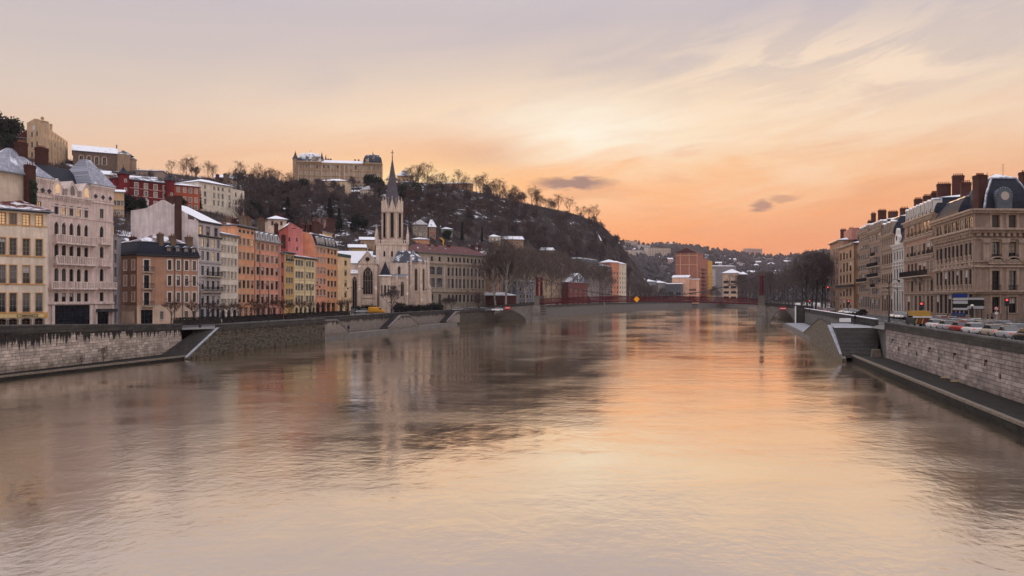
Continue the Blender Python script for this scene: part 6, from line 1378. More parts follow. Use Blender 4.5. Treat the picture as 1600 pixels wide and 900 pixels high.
for px, py in HPX:
    x, y, z = on_far(px, py); w = rf_.uniform(9, 16); hs2('far_house', 'small snowy roofed house scattered on the hazy far hillside', (x - w / 2, y), (x + w / 2, y + rf_.uniform(-4, 4)), z - 3, 465 - (z + 6 - H) * FP / y, 9, rf_.choice(FARM), 2, 3, rf_.choice(['hip', 'gable_u', 'gable_v']), rf_.choice([SNOWROOF, TILE_SNOW, SNOWROOF]), 2.6, 1.3, 1.5, None, W_GREY, 'mid', 'house', group='houses on the far hillside', y0=4)
# ------------------------------------------------------------------ stone fronts along the right quay
def rq(px): Y = 44.4 / (K(px) - .25); return (44.4 + .25 * Y, Y)
def rhouse(name, label, pa, pb, cat='house'):
    r_, f_ = house(name, label, rq(pa), rq(pb), ZR, cat); f_.rev = .085; return r_, f_   # seen at a slant: shallow reveals
S_DULL = stone('dull_stone_trim', (178, 160, 144))  # duller, darker stone trim shared by the right quay fronts
LY = [stone('lyon_stone_%d' % i, c) for i, c in enumerate([(172, 138, 120), (192, 156, 126), (170, 146, 128), (164, 141, 126), (168, 146, 128), (184, 176, 172), (176, 140, 122), (162, 136, 120)])]
def roofline(f, zt, h, m=SLATE_BARE, m2=ZINC_SNOW, D=12, h2=1.0, n=0, w=1.1, dh=1.7, kind='a', inset=1.3, oh=0.0, dm=None):
    f.roof('mansard', h, m, zt, D, oh, inset=inset, h2=h2, m2=m2)
    if n: f.dormers([f.L * (i + .5) / n for i in range(n)], zt + .35, w, dh, .02, dm or S_DULL, ZINC_SNOW, kind, .45, pane=None)
root, f = rhouse('end_house', 'rosy end house of the stone row beside the bare quay trees', 1297, 1310.6)
f.grid([1299.5, 1303.6, 1307.8], 2.3, [(389, 398), (405, 414), (421, 430), (437, 445), (455, 463), (470, 480)], ref=1303.6, frame=W_GREY, surr=S_DULL, sw=.1, pane=('deepmid', 'deep', 'shut')); zt = f.zp(1303, 379); f.wall(zt, 14, LY[0]); f.cornice(zt + .1, .5, .7, S_DULL); f.roof('hip', 2.0, TILE_SNOW, zt + .1, 14, .5)
for y in (402, 418, 434, 450, 466): f.band(f.zp(1303, y), f.zp(1303, y - 1), .15, S_DULL)
b = MB(); b.box(f.L * .5, f.L + 5, 3, 12, zt, zt + 3.6); f.part('party_wall', b, PL('pinkish_party_wall', (164, 116, 106)))
root, f = rhouse('golden_house', 'golden beige corner block with a dark awning band on the right quay', 1311, 1334)
f.grid([1314, 1318.8, 1323.8, 1329], 2.5, [(396, 407), (412.5, 426), (430.5, 443), (452, 463), (468, 481)], ref=1314, frame=W_BROWN, surr=S_DULL, sw=.09, pane=('deep', 'deepmid', 'deep')); zt = f.zp(1313, 388); f.wall(zt, 12, LY[1]); f.cornice(zt + .15, .5, .6, S_DULL)
g = Fac(root, f.world(f.L), f.world(f.L, 6), ZR); g.even(2, 1.0, [(1.5 + 4 * i, 2.2) for i in range(6)], frame=W_BROWN, pane='deepmid', surr=S_DULL); g.wall(zt, .4, LY[1], 'side_wall', box=False)
for y in (409.5, 428): f.band(f.zp(1314, y), f.zp(1314, y - .8), .15, S_DULL)
b = MB(); b.box(-.2, f.L + .6, -1.1, 0, f.zp(1314, 449), f.zp(1314, 446)); f.part('awning', b, mat('dark_awning', (.03, .03, .035), .7)); f.roof('hip', 1.6, ZINC_SNOW, zt + .1, 12, .5)
for (a, c, y) in ((1313.5, 1321.5, 359), (1327, 1334, 357), (1334.5, 1343, 358)): f.chimperp(a, c, y, 378, 5, 1.0, 4)
root, f = rhouse('tan_house', 'tan six storey house with one long iron balcony on the right quay', 1342, 1358.3)
cs = [1343.6, 1346.3, 1349, 1351.8, 1354.4, 1357]; f.grid(cs, 1.75, [(372.5, 379), (385, 393), (399.5, 408), (415.5, 424), (430, 438.5), (446, 456), (463, 480)], ref=1343.6, frame=W_GREY, surr=S_DULL, sw=.09, pane=('deep', 'deepmid', 'deep')); zt = f.zp(1343, 366); f.wall(zt, 12, LY[2]); f.cornice(zt + .15, .5, .6, S_DULL, dent=.7)
for y in (382, 396, 411, 427, 459): f.band(f.zp(1343.6, y), f.zp(1343.6, y - .9), .2, S_DULL)
f.balcony(0, f.L, f.zp(1343.6, 441), .8, .95); roofline(f, zt + .15, 1.6, n=5, dh=1.0, w=.9); f.chimperp(1356, 1361, 346, 358, 6, 1, 3); f.chimperp(1361.5, 1368, 334, 352, 8, 1.0, 4)
root, f = rhouse('dormered_house', 'tan house with stacked dark balconies and a row of dormers on the right quay', 1358.6, 1376.8)
cs = [1360.6, 1363.8, 1367, 1370.3, 1373.7]; f.grid(cs, 2.0, [(369, 378.5), (386.5, 396), (404, 413), (419, 429), (435, 444), (451, 460), (467, 483)], ref=1360.6, frame=W_GREY, surr=S_DULL, sw=.09, pane=('deepmid', 'deep', 'pale')); zt = f.zp(1360, 363.5); f.wall(zt, 12, LY[3]); f.cornice(zt + .15, .5, .6, S_DULL, dent=.7)
for y in (400.5, 448): f.balcony(f.L * .35, f.L * .75, f.zp(1360.6, y + 1.5), .8, .95)
for y in (416, 432): f.balcony(.1, f.L - .1, f.zp(1360.6, y + 1.6), .8, .95)
for y in (382.5, 464): f.band(f.zp(1360.6, y), f.zp(1360.6, y - .9), .2, S_DULL)
roofline(f, zt + .15, 2.2, n=6, w=1.0, dh=1.4); f.chimperp(1372.5, 1384, 329, 350, 8, 1.0, 5)
root, f = rhouse('arcaded_house', 'sandstone house with tall round arched windows and big slate attic on the right quay', 1377.1, 1395.4)
cs = [1379.6, 1383, 1386.4, 1389.9, 1393.3]; f.grid(cs, 2.3, [(376, 386, dict(pane='pale')), (397.5, 414, dict(kind='a')), (428, 443, dict(kind='a')), (461, 486)], ref=1379.6, frame=W_BROWN, surr=S_DULL, sw=.2, pane=('deep', 'deepmid', 'deep')); zt = f.zp(1378, 371.5); f.wall(zt, 12, LY[4]); f.cornice(zt + .15, .5, .6, S_DULL, dent=.7)
for y in (392, 420, 449, 455): f.band(f.zp(1379.6, y), f.zp(1379.6, y - 1), .25, S_DULL)
roofline(f, zt + .15, 4.2, n=3, w=1.6, dh=2.6, kind='r', inset=2.0); f.chimperp(1388.5, 1402, 331, 348, 8, 1.1, 5)
root, f = rhouse('ornate_white_house', 'narrow white ornate house with curved gable and dark round roof on the right quay', 1395.8, 1413.2)
cs = [1398.6, 1402.8, 1407, 1411]; f.grid(cs, 2.3, [(394, 407), (420, 437, dict(kind='a')), (455, 486)], ref=1398.6, frame=W_DARK, surr=S_WHITE, sw=.22, pane=('deep', 'deepmid')); zt = f.zp(1397, 384.5); f.wall(zt, 12, LY[5]); f.cornice(zt + .15, .55, .6, S_WHITE, dent=.6)
for y in (390, 411, 416, 442, 449): f.band(f.zp(1398.6, y), f.zp(1398.6, y - 1.2), .28, S_WHITE)
for c in (1396.4, 1400.7, 1405, 1409, 1412.8): f.band(f.zp(1398.6, 486), zt, .2, S_WHITE, f.u(c) - .2, f.u(c) + .2, 'pilaster')
u = f.L * .4; b = MB(); b.slab([(u - 2, zt + .1), (u + 2, zt + .1), (u + 1.7, zt + 1.8), (u + .9, zt + 2.4), (u + .6, zt + 3.4), (u, zt + 3.9), (u - .6, zt + 3.4), (u - .9, zt + 2.4), (u - 1.7, zt + 1.8)], -.2, .5); f.part('curved_gable', b, S_WHITE); b = MB(); b.tube((u, -.26, zt + 1.6), (u, -.15, zt + 1.6), .6, n=12); f.part('oculus', b, PANES['dark'])
roofline(f, zt + .15, 4.0, n=0, inset=2.4); f.chimperp(1407, 1419, 326, 356, 7, 1.2, 5)
root, f = rhouse('haussmann_house', 'rosy stone apartment house with carved balcony and white framed dormers', 1413.6, 1459.6)
cs = [1420, 1425.6, 1431.2, 1437.8, 1444.4, 1450.6, 1456.4]
f.grid(cs, 3.5, [(354, 371), (386, 402), (413, 428.5), (439.5, 456), (462, 486)], ref=1420, frame=W_BROWN, surr=S_DULL, sw=.25, pane=('deep', 'deepmid', 'deep', 'shut')); zt = f.zp(1420, 348); f.wall(zt, 13, LY[6]); f.cornice(zt + .15, .6, .7, S_DULL, dent=.7)
for y in (374.5, 405.5): 
    f.band(f.zp(1420, y + 1.6), f.zp(1420, y), .3, S_DULL)
    for c in cs: f.balcony(f.u(c) - .75, f.u(c) + .75, f.zp(1420, y - 3.2), .28, .75)
    b = MB(); n = int(f.L / .9)
    for i in range(n): cu_ = f.L * (i + .5) / n; b.box(cu_ - .22, cu_ + .22, -.28, 0, f.zp(1420, y + 4.2), f.zp(1420, y + 1.7))
    f.part('frieze', b, S_DULL)
f.balcony(.2, f.L - .3, f.zp(1420, 433), 1.2, 1.1); b = MB()
for c in (1432, 1441): b.side([(-1.1, f.zp(1420, 434)), (0, f.zp(1420, 447)), (0, f.zp(1420, 434))], f.u(c) - .25, f.u(c) + .25)
f.part('console', b, S_GREY)
for k in range(16):
    if k % 2 == 0: continue
    for c in [1414.6] + [c_ + 2.9 for c_ in cs]: f.band(f.zp(1420, 486 - k * 3), f.zp(1420, 489 - k * 3) + .08, .1, S_DULL, f.u(c) - .3, f.u(c) + .3, 'quoin')
f.band(f.zp(1420, 459.5), f.zp(1420, 458), .3, S_DULL)
roofline(f, zt + .15, 3.0, n=8, w=1.35, dh=2.2, D=13, dm=S_WHITE); 
for (a, c, y, v) in ((1429, 1440, 312, 6), (1443, 1455, 307, 6), (1455.5, 1464, 302, 6), (1465, 1484, 288, 7)): f.chimperp(a, c, y, y + 22, v, 1.1, 6)
# corner palace
Pk = rq(1523); root, f = rhouse('corner_palace', 'monumental grey stone corner building with dark mansard and round attic window', 1460, 1523, 'building')
CP = stone('palace_stone', (164, 144, 130)); CPT = stone('palace_trim', (182, 161, 144)); f.rev = .1
cs = [1465.5, 1471, 1478.2, 1484, 1490.2, 1496.6, 1503, 1510.8, 1517.2]
f.grid(cs, 4.2, [(354.5, 371, dict(pane=('deep', 'deepmid'))), (389.5, 413), (426, 453), (460, 489)], ref=1465.5, frame=W_DARK, surr=CPT, sw=.12, pane='deep')
zt = f.zp(1465.5, 347.5); D = 14; f.wall(zt, .6, CP, box=False)
Pe = (Pk[0] + 22, Pk[1] + 1.5); g = Fac(root, Pk, Pe, ZR); g.rev = .35
gcs = [1556, 1582, 1609, 1635]; g.grid(gcs, 12.2, [(336, 355.5, dict(pane='deepmid', mull=(0, 0), frame=W_BROWN)), (378, 405.5, dict(pane=('blue', 'deep'), mull=(1, 3))), (423, 453.5, dict(pane=('blue', 'deep'), mull=(1, 3))), (464, 489, dict(pane='deep'))], ref=1556, frame=W_DARK, surr=CPT, sw=.42)
zg = zt; g.wall(zg, .6, CP, 'front_wall', box=False)
def wp(P): return (P[0] - root.location.x, P[1] - root.location.y)
def inset(P, d):
    n = len(P); out = []
    for i in range(n):
        a, b_, c = Vector(P[i - 1]), Vector(P[i]), Vector(P[(i + 1) % n]); e1 = (b_ - a).normalized(); e2 = (c - b_).normalized(); n1, n2 = Vector((-e1.y, e1.x)), Vector((-e2.y, e2.x)); bis = n1 + n2
        out.append(tuple(b_ + bis * (d / max(.2, 1 + n1.dot(n2)))))
    return out
def poly_mansard(name, P, z, h, ins, h2, m, m2):
    b = MB(); n = len(P); rings = [(inset(P, ins * (k / 4) ** 1.7), z + h * k / 4) for k in range(5)]
    for k in range(4):
        (A, za), (B_, zb_) = rings[k], rings[k + 1]
        for i in range(n): b.quad((*A[i], za), (*A[(i + 1) % n], za), (*B_[(i + 1) % n], zb_), (*B_[i], zb_))
    A, za = rings[-1]; T_ = inset(A, -.15); b.prism(T_, za - .03, za + .15, 1); cxy = (sum(p[0] for p in A) / n, sum(p[1] for p in A) / n)
    b.add([(*p, za + .15) for p in T_] + [(*cxy, za + .15 + h2)], [(i, (i + 1) % n, n) for i in range(n)], 2); part(name, b, [m, ZINC, m2], root)
core = [wp(Pk), wp(Pe), wp((Pe[0] + 5, Pe[1] + 22)), wp(f.P0)]
b = MB(); b.prism(inset(core, .7), 0, zt + .2); part('core', b, CP, root)
for h_, r0 in ((f, 1465.5), (g, 1530)):
    zc3 = f.zp(1465.5, 373.5)
    h_.cornice(zc3 + .3, .8, 1.1, CPT, dent=1.0, ret=.6); h_.cornice(zt + .3, .7, .8, CPT, ret=.5); h_.band(f.zp(1465.5, 386), f.zp(1465.5, 384), .2, CPT)
    h_.cornice(f.zp(1465.5, 455), .6, .6, CPT, ret=.4); h_.band(f.zp(1465.5, 424), f.zp(1465.5, 421.5), .3, CPT); h_.band(f.zp(1465.5, 417), f.zp(1465.5, 415), .25, CPT)
    for k in range(9): h_.band(f.zp(1465.5, 490) + .62 * k, f.zp(1465.5, 490) + .62 * k + .5, .09, CP, .1, h_.L - .1, 'rusticated_course', back=-.02) if False else None
for c in [1462, 1468.2, 1474.6] + [c_ + 3.1 for c_ in cs[2:]]: f.band(f.zp(1465.5, 454), f.zp(1465.5, 387), .14, CPT, f.u(c) - .2, f.u(c) + .2, 'pilaster')
for c in cs:
    for y in (413, 453): f.balcony(f.u(c) - .6, f.u(c) + .6, f.zp(1465.5, y), .3, .8, CPT, CPT, True)
    b = MB(); u = f.u(c); z0 = f.zp(1465.5, 424)
    b.slab([(u - .75, z0 + .1), (u + .75, z0 + .1), (u, z0 + 1.0)], -.3, 0); f.part('pediment', b, CPT)
for c in gcs:
    u = g.u(c); z0 = f.zp(1465.5, 420) 
    b = MB(); n = 10
    for i in range(n):
        a0, a1 = math.pi * (.15 + .7 * i / n), math.pi * (.15 + .7 * (i + 1) / n); b.slab([(u + 1.5 * math.cos(a0), z0 + .2 + 1.15 * math.sin(a0)), (u + 1.5 * math.cos(a0) * .82, z0 + .2 + 1.15 * math.sin(a0) * .82), (u + 1.5 * math.cos(a1) * .82, z0 + .2 + 1.15 * math.sin(a1) * .82), (u + 1.5 * math.cos(a1), z0 + .2 + 1.15 * math.sin(a1))][::-1], -.45, 0)
    b.box(u - 1.4, u + 1.4, -.4, 0, z0, z0 + .3); g.part('segmental_pediment', b, CPT)
    for y in (405.5, 453.5): g.balcony(u - .8, u + .8, g.zp(1556, y), .3, .85)
for c in (1540, 1569, 1595): u = g.u(c); g.band(g.zp(1556, 408), g.zp(1556, 376), .3, CPT, u - .55, u + .55, 'pilaster'); b = MB(); b.slab([(u - .55, g.zp(1556, 380)), (u + .55, g.zp(1556, 380)), (u + .85, g.zp(1556, 373)), (u - .85, g.zp(1556, 373))], -.5, 0); g.part('capital', b, CPT)
zr_ = g.zp(1523, 489)
for h_ in (f, g):
    zq_ = f.zp(1465.5, 457); k = 0; z = .9
    for i in range(8):
        ops = sorted([(o[0], o[0] + o[2]) for o in h_.op if o[1] < zq_ - 1.5]); e0 = .05
        for (a, c) in ops + [(h_.L - .05, h_.L)]:
            if a - e0 > .65 and z + i * .55 + .46 < zq_: b = MB(); b.box(e0 + .27, a - .27, -.11, 0, z + i * .55, z + i * .55 + .46); h_.part('rusticated_block', b, CP)
            e0 = c
    b = MB(); b.box(-.1, h_.L + .1, -.25, 0, 0, .85); h_.part('plinth', b, S_GREY)
fw = lambda u, v=0.0: wp(f.world(u, v)); gw = lambda u, v=0.0: wp(g.world(u, v))
poly_mansard('roof', [fw(0), fw(f.L * .62), fw(f.L * .62, 11), fw(0, 11)], zt + .3, 3.2, 1.8, 1.0, SLATE_BARE, ZINC_SNOW)
q0 = f.world(f.L - .3, .5); P4 = [wp(q0), gw(10.4, .3), gw(10.4 + 2.5, 10.5), fw(f.L * .55, .5)]
P4[0] = gw(1.9, .4); P4[3] = fw(f.L * .5, 1.4)
poly_mansard('corner_mansard', P4, zt + .3, 5.4, 2.0, 1.1, SLATE_BARE, ZINC_SNOW)
I4 = inset(P4, 2.0); b = MB()
for i in (0, 1, 3): b.tube((*P4[i], zt + .4), (*inset(P4, 2.0 * .5 ** 1.7)[i], zt + 3.0), .2, n=5); b.tube((*inset(P4, 2.0 * .5 ** 1.7)[i], zt + 3.0), (*I4[i], zt + 5.7), .2, n=5)
b.tube((*I4[0], zt + 5.75), (*I4[1], zt + 5.75), .2, n=5); b.tube((*I4[0], zt + 5.75), (*I4[3], zt + 5.75), .2, n=5); part('zinc_ridge', b, ZINC_SNOW, root)
u = g.u(1569.5); zo = g.zp(1569, 306); b = MB(); b.tube((u, -.1, zo), (u, 1.6, zo), 1.25, n=20); b.box(u - 1.3, u + 1.3, -.05, 1.6, zt + .35, zo); o = g.part('oculus_dormer', b, mat('lead_dormer', (.10, .12, .15), .5))
b = MB(); b.tube((u, -.16, zo), (u, -.06, zo), .72, n=20); part('pane', b, PANES['pale'], o)
b = MB()
for i in range(14): a0 = R(-20 + 220 * i / 13); b.lathe((u + 1.4 * math.cos(a0), .1, zo + 1.4 * math.sin(a0) - .12), [(.02, 0), (.16, .12), (.02, .26)], 5)
part('carved_wreath', b, ZINC, o)
for (a, c, y, y1, v, p) in ((1489, 1505, 275, 305, 9, 6), (1502, 1516, 286, 330, 4, 5)): f.chimperp(a, c, y, y1, v, 1.2, p)
g.chimpx(1524, 1538.5, 275, 322, 2.2, 1.5, 6); g.chimpx(1595, 1612, 270, 300, 7, 1.2, 5)
for (h_, px, y0, y1) in ((f, 1505.5, 258, 300), (f, 1484, 271, 300), (g, 1591.5, 263, 290)):
    u = h_.u(px); b = MB(); z0, z1 = h_.zp(px, y1), h_.zp(px, y0); b.tube((u, 6, z0 - 2), (u, 6, z1), .04, n=4)
    for k in range(4): b.tube((u - .7, 6, z1 - .2 - .3 * k), (u + .7, 6, z1 - .2 - .3 * k), .02, n=4)
    h_.part('antenna', b, W_DARK)
# next block outside the picture (seen only in the water)
root, f = house('next_block', 'plain stone block across the side street running out of the picture', (77.5, 108), (66.5, 64), ZR, 'building')
f.even(12, 1.3, [(1.2 + 4.4 * i, 2.8) for i in range(5)], frame=W_GREY, surr=S_DULL); f.wall(23, 14, LY[3]); f.cornice(23.2, .6, .7, S_DULL); f.roof('mansard', 3.2, SLATE_BARE, 23.2, 14, .1, inset=1.5, h2=1, m2=ZINC_SNOW)
# ------------------------------------------------------------------ trees and shrubs
BARK = mat('winter_bark', (.055, .042, .038), .95, .3, 1.5); BARK_P = mat('plane_bark', (.30, .265, .22), .9, .45, 1.2)
TWIG = mat('bare_twigs', (.115, .088, .082), .95, .25, .3); TWIG_P = mat('plane_twigs', (.135, .105, .088), .95, .3, .3); TWIG_R = mat('reddish_twigs', (.10, .055, .040), .95, .25, .3)
EVER = mat('evergreen_leaf', (.018, .026, .014), .8, .4, .6); BUSH = mat('dark_shrub_leaf', (.022, .022, .018), .85, .4, 1.0); DRYLEAF = mat('withered_leaf', (.085, .045, .022), .9, .3)
def bare(seed, h, trunk_f, spread, lv=(9, 4, 4, 3), twig=5, tw=.05, tl=1.3, up=.35, r0=.28, low=.3):
    """leader of height trunk_f*h with ascending limbs, forking into fine twigs"""
    Q = __import__('mathutils').Quaternion; r = random.Random(seed); T = MB(); Cn = MB()
    def spike(p, d, L, w):
        s = d.orthogonal().normalized(); s.rotate(Q(d.normalized(), r.uniform(0, 6.28))); q = p + d * L; m_ = p + d * (L * .5) + Vector((r.uniform(-.1, .1), r.uniform(-.1, .1), r.uniform(-.02, .12))) * L
        Cn.add([tuple(p - s * w), tuple(p + s * w), tuple(m_ + s * w * .7), tuple(q), tuple(m_ - s * w * .7)], [(0, 1, 2, 3, 4)])
    def grow(p, d, L, rad, k):
        q = p + d * L; mid = p + d * (L * .5) + Vector((r.uniform(-1, 1), r.uniform(-1, 1), r.uniform(-.3, .6))) * L * (.08 if k else .03)
        n = 6 if k == 0 else (5 if k == 1 else 3); B_ = T if k <= 1 else Cn
        B_.tube(tuple(p), tuple(mid), rad, rad * .78, n, cap=False); B_.tube(tuple(mid), tuple(q), rad * .78, rad * .5, n, cap=False)
        if k >= len(lv):
            for _ in range(twig):
                a = Vector((r.gauss(0, 1), r.gauss(0, 1), r.gauss(.3, .8))).normalized(); spike(p + (q - p) * r.uniform(.15, 1), (d * .9 + a * .8).normalized(), tl * r.uniform(.5, 1.2), tw)
            return
        for i in range(lv[k]):
            a = 2 * math.pi * (i * .382 + r.random() * .25) if k == 0 else 2 * math.pi * (i + r.random() * .8) / lv[k]
            side = Vector((math.cos(a), math.sin(a), 0))
            if k == 0:
                f = low + (1 - low) * (i + r.random() * .6) / lv[0]; f = min(f, 1.0); el_ = r.uniform(.75, 1.05) * (1.15 - .55 * f); st = p + (q - p) * f
                Ln = h * .34 * spread * (1.12 - .55 * ((f - low) / (1 - low))) * r.uniform(.85, 1.15); rr_ = rad * (1 - .5 * f) * .55
            else:
                el_ = r.uniform(.3, .85); st = p + (q - p) * r.uniform(.35, 1.0); Ln = L * r.uniform(.5, .72); rr_ = rad * .52
            nd = (d * math.cos(el_) + side * math.sin(el_) + Vector((0, 0, up * (.7 if k else .9)))).normalized(); grow(st, nd, Ln, rr_, k + 1)
    grow(Vector((0, 0, -.3)), Vector((r.uniform(-.06, .06), r.uniform(-.06, .06), 1)).normalized(), h * trunk_f, r0, 0)
    return T, Cn
def leafy(seed, h, w, n, leaf, conic=0.0, base=.12):
    r = random.Random(seed); T = MB(); Cn = MB(); T.tube((0, 0, -.4), (0, 0, h * .7), w * .05 + .1, .05, 6)
    lobes = [(r.uniform(-.3, .3) * w, r.uniform(-.3, .3) * w, r.uniform(.3, .8) * h, r.uniform(.22, .38) * w) for _ in range(9)]
    for lx, ly, lz, lr in lobes: T.tube((0, 0, lz * .6), (lx, ly, lz), .07, .03, 4)
    for i in range(n):
        if conic:
            f_ = r.random() ** 1.4; z = h * (base + (1 - base) * f_); R_ = w * .5 * (1 - f_) * r.uniform(.5, 1.0) * (.75 + .25 * math.sin(f_ * 40)); a = r.uniform(0, 6.283); p = Vector((R_ * math.cos(a), R_ * math.sin(a), z))
        else:
            lx, ly, lz, lr = r.choice(lobes); v = Vector((r.gauss(0, 1), r.gauss(0, 1), r.gauss(0, 1))).normalized() * lr * r.uniform(.6, 1.08); p = Vector((lx + v.x, ly + v.y, max(.1, lz + v.z * 1.15)))
        a, b_ = Vector((r.gauss(0, 1), r.gauss(0, 1), r.gauss(0, 1))).normalized() * leaf, Vector((r.gauss(0, 1), r.gauss(0, 1), r.gauss(0, .8))).normalized() * leaf
        Cn.add([tuple(p), tuple(p + a), tuple(p + a * .6 + b_), tuple(p + b_ * .7)], [(0, 1, 2, 3)])
    return T, Cn
PROTO = {}
def proto(key, TC, bark, crown):
    PROTO[key] = (TC[0].mesh('trunk', bark), TC[1].mesh('crown', crown))
for i in range(3): proto('plane%d' % i, bare(20 + i, 21, .72, .95, (9, 4, 4, 3), 5, .05, 1.6, .45, .40, .33), BARK_P, TWIG_P)
for i in range(4): proto('bare%d' % i, bare(40 + i, 11, .72, 1.0, (9, 4, 4, 3), 4, .045, 1.0, .40, .2, .25), BARK, TWIG)
for i in range(3): proto('red%d' % i, bare(60 + i, 10, .74, 1.15, (11, 4, 3, 2), 3, .022, 1.2, .38, .13, .14), BARK, TWIG_R)
for i in range(2): proto('quay%d' % i, bare(70 + i, 17, .70, 1.15, (10, 4, 4, 3), 5, .05, 1.4, .42, .32, .25), BARK, TWIG)
for i in range(2): proto('street%d' % i, bare(80 + i, 4.2, .62, 1.25, (6, 4, 4), 4, .03, .5, .12, .11, .6), BARK, TWIG_R)
proto('ever0', leafy(1, 9, 8, 2600, .55), BARK, EVER); proto('ever1', leafy(2, 11, 7, 2600, .55), BARK, EVER); proto('cypress', leafy(3, 11, 2.6, 1500, .4, 1), BARK, EVER); proto('fir', leafy(4, 13, 6, 2000, .55, 1), BARK, EVER)
proto('bush0', leafy(5, 2.2, 2.6, 700, .28), BARK, BUSH); proto('bush1', leafy(6, 2.6, 3.2, 800, .3), BARK, BUSH)
def tree(key, x, y, z, s, label, group=None, name='bare_tree', cat='tree'):
    o = thing(name, label, cat, (x, y, z), rnd.uniform(0, 6.28), group); o.scale = (s * rnd.uniform(.9, 1.1), s * rnd.uniform(.9, 1.1), s)
    link('trunk', PROTO[key][0], o); link('crown', PROTO[key][1], o); return o
# plane trees along the left quay before and beyond the footbridge
for i, (px, Y, s) in enumerate([(775, 296, 1.0), (790, 292, 1.08), (808, 301, 1.05), (822, 312, 1.0), (834, 330, 1.02), (798, 322, 1.1), (815, 335, 1.1), (848, 352, 1.05), (862, 370, 1.05), (846, 380, 1.15), (876, 392, 1.1), (890, 408, 1.08), (905, 425, 1.05), (870, 410, 1.2), (893, 436, 1.15), (925, 446, 1.05), (944, 468, 1.0), (766, 304, .95)]):
    x, y = at(px, Y); tree('plane%d' % (i % 3), x, y, ZL, s * 1.12, 'tall bare plane tree on the quay %s the footbridge' % ('before' if Y < 332 else 'beyond'), 'plane trees %s the footbridge' % ('before' if Y < 332 else 'beyond'), 'plane_tree')
for i, (px, Y, s) in enumerate([(983, 530, .8), (996, 575, .7), (1003, 600, .75), (1012, 610, .65), (1020, 622, .7), (1033, 632, .6), (1045, 660, .7), (1116, 690, .7), (1110, 668, .55), (1122, 668, .5), (1160, 690, .75), (1172, 700, .75), (1048, 640, .5)]):
    x, y = at(px, Y); tree('plane%d' % (i % 3), x, y, ZL, s, 'bare tree on the far bank behind the footbridge railing', 'bare trees on the far bank', 'bare_tree')
# dense trees on the right bank beyond the arch
for i, (px, Y, s) in enumerate([(1262, 262, 1.02), (1274, 268, 1.15), (1284, 276, 1.18), (1252, 274, .9), (1290, 290, 1.2), (1268, 292, 1.15)]):
    x, y = at(px, Y); tree('quay%d' % (i % 2), x, y, ZR, s, 'big dark bare tree beside the end house of the stone row', 'dark bare trees beside the end house', 'bare_tree')
for i in range(16):
    px = 1160 + 5.6 * i; Y = 520 + (i % 4) * 22 - (px - 1160) * 1.2; x, y = at(px, Y); tree('quay%d' % (i % 2), x, y, ZR, rnd.uniform(1.0, 1.25), 'dark bare tree in the dense row behind the right bridge pylon', 'dense tree row behind the right pylon', 'bare_tree')
# small street trees on the left quay
for i, (px, Y) in enumerate([(267, 138), (303, 142), (326, 147), (345, 152), (358, 150), (372, 158), (398, 166), (408, 160), (424, 172), (438, 178), (452, 176), (470, 192), (484, 196), (508, 206), (533, 214), (540, 222)]):
    x, y = at(px, Y); tree('street%d' % (i % 2), x, y, ZL, rnd.uniform(.9, 1.15), 'small pruned bare street tree before the coloured house fronts', 'pruned street trees before the coloured houses', 'street_tree')
for i, (px, Y, k, s) in enumerate([(612, 236, 'bare0', .75), (705, 270, 'bare1', .5), (696, 268, 'bare2', .45), (748, 282, 'bare3', .6)]):
    x, y = at(px, Y); tree(k, x, y, ZL, s, ['slender bare tree before the church turret', 'thin bare tree before the school front', 'low bare tree beside the choir and school', 'thin bare tree at the far end of the school front'][i])
# shrubs round the church, hedges
for i, px in enumerate([549, 556, 563, 571, 578, 585, 620, 627, 634, 641, 649, 656, 664, 672, 680, 686]):
    x, y = at(px, 246 + (i % 3) * 1.5); tree('bush%d' % (i % 2), x, y, ZL, rnd.uniform(.8, 1.25), 'dark shrub in the planting at the foot of the church', 'shrubs at the foot of the church', 'shrub', 'shrub')
def hedge(label, P0, P1, h, w=1.2, m=BUSH):
    root = thing('hedge', label, 'hedge', (*P0, ZL)); f = Fac(root, P0, P1, ZL); b = MB(); r = random.Random(int(P0[1])); n = int(f.L * 130)
    core = MB(); core.box(.1, f.L - .1, -w * .35, w * .35, 0, h * .8); f.part('stems', core, BARK)
    for i in range(n):
        p = Vector((r.uniform(0, f.L), r.choice((-1, 1)) * w * .5 * r.uniform(.7, 1) if r.random() < .6 else r.uniform(-w / 2, w / 2), r.uniform(0, h) if r.random() < .5 else h * r.uniform(.85, 1.12))); a = Vector((r.gauss(0, 1), r.gauss(0, 1), r.gauss(0, 1))).normalized() * .2; c = Vector((r.gauss(0, 1), r.gauss(0, 1), r.gauss(0, 1))).normalized() * .2
        b.add([tuple(p), tuple(p + a), tuple(p + c)], [(0, 1, 2)])
    f.part('leaves', b, m)
hedge('dark clipped hedge before the brown and grey houses', at(273, 136), at(343, 148), 1.25); hedge('dark clipped hedge before the orange and pink houses', at(350, 150), at(440, 176), 1.1); hedge('dark clipped hedge before the yellow houses', at(446, 176), at(545, 214), 1.2)
# dry bushes on the wall foot
for px, py, s in ((128, 571, .35), (162, 566, .55), (178, 563, .35), (232, 556, .3)):
    x, y = onz(px, py, .45); tree('red0', x, y, .45, s * .35, 'withered bush growing at the foot of the drip stained wall', 'withered bushes at the wall foot', 'withered_bush', 'bush')
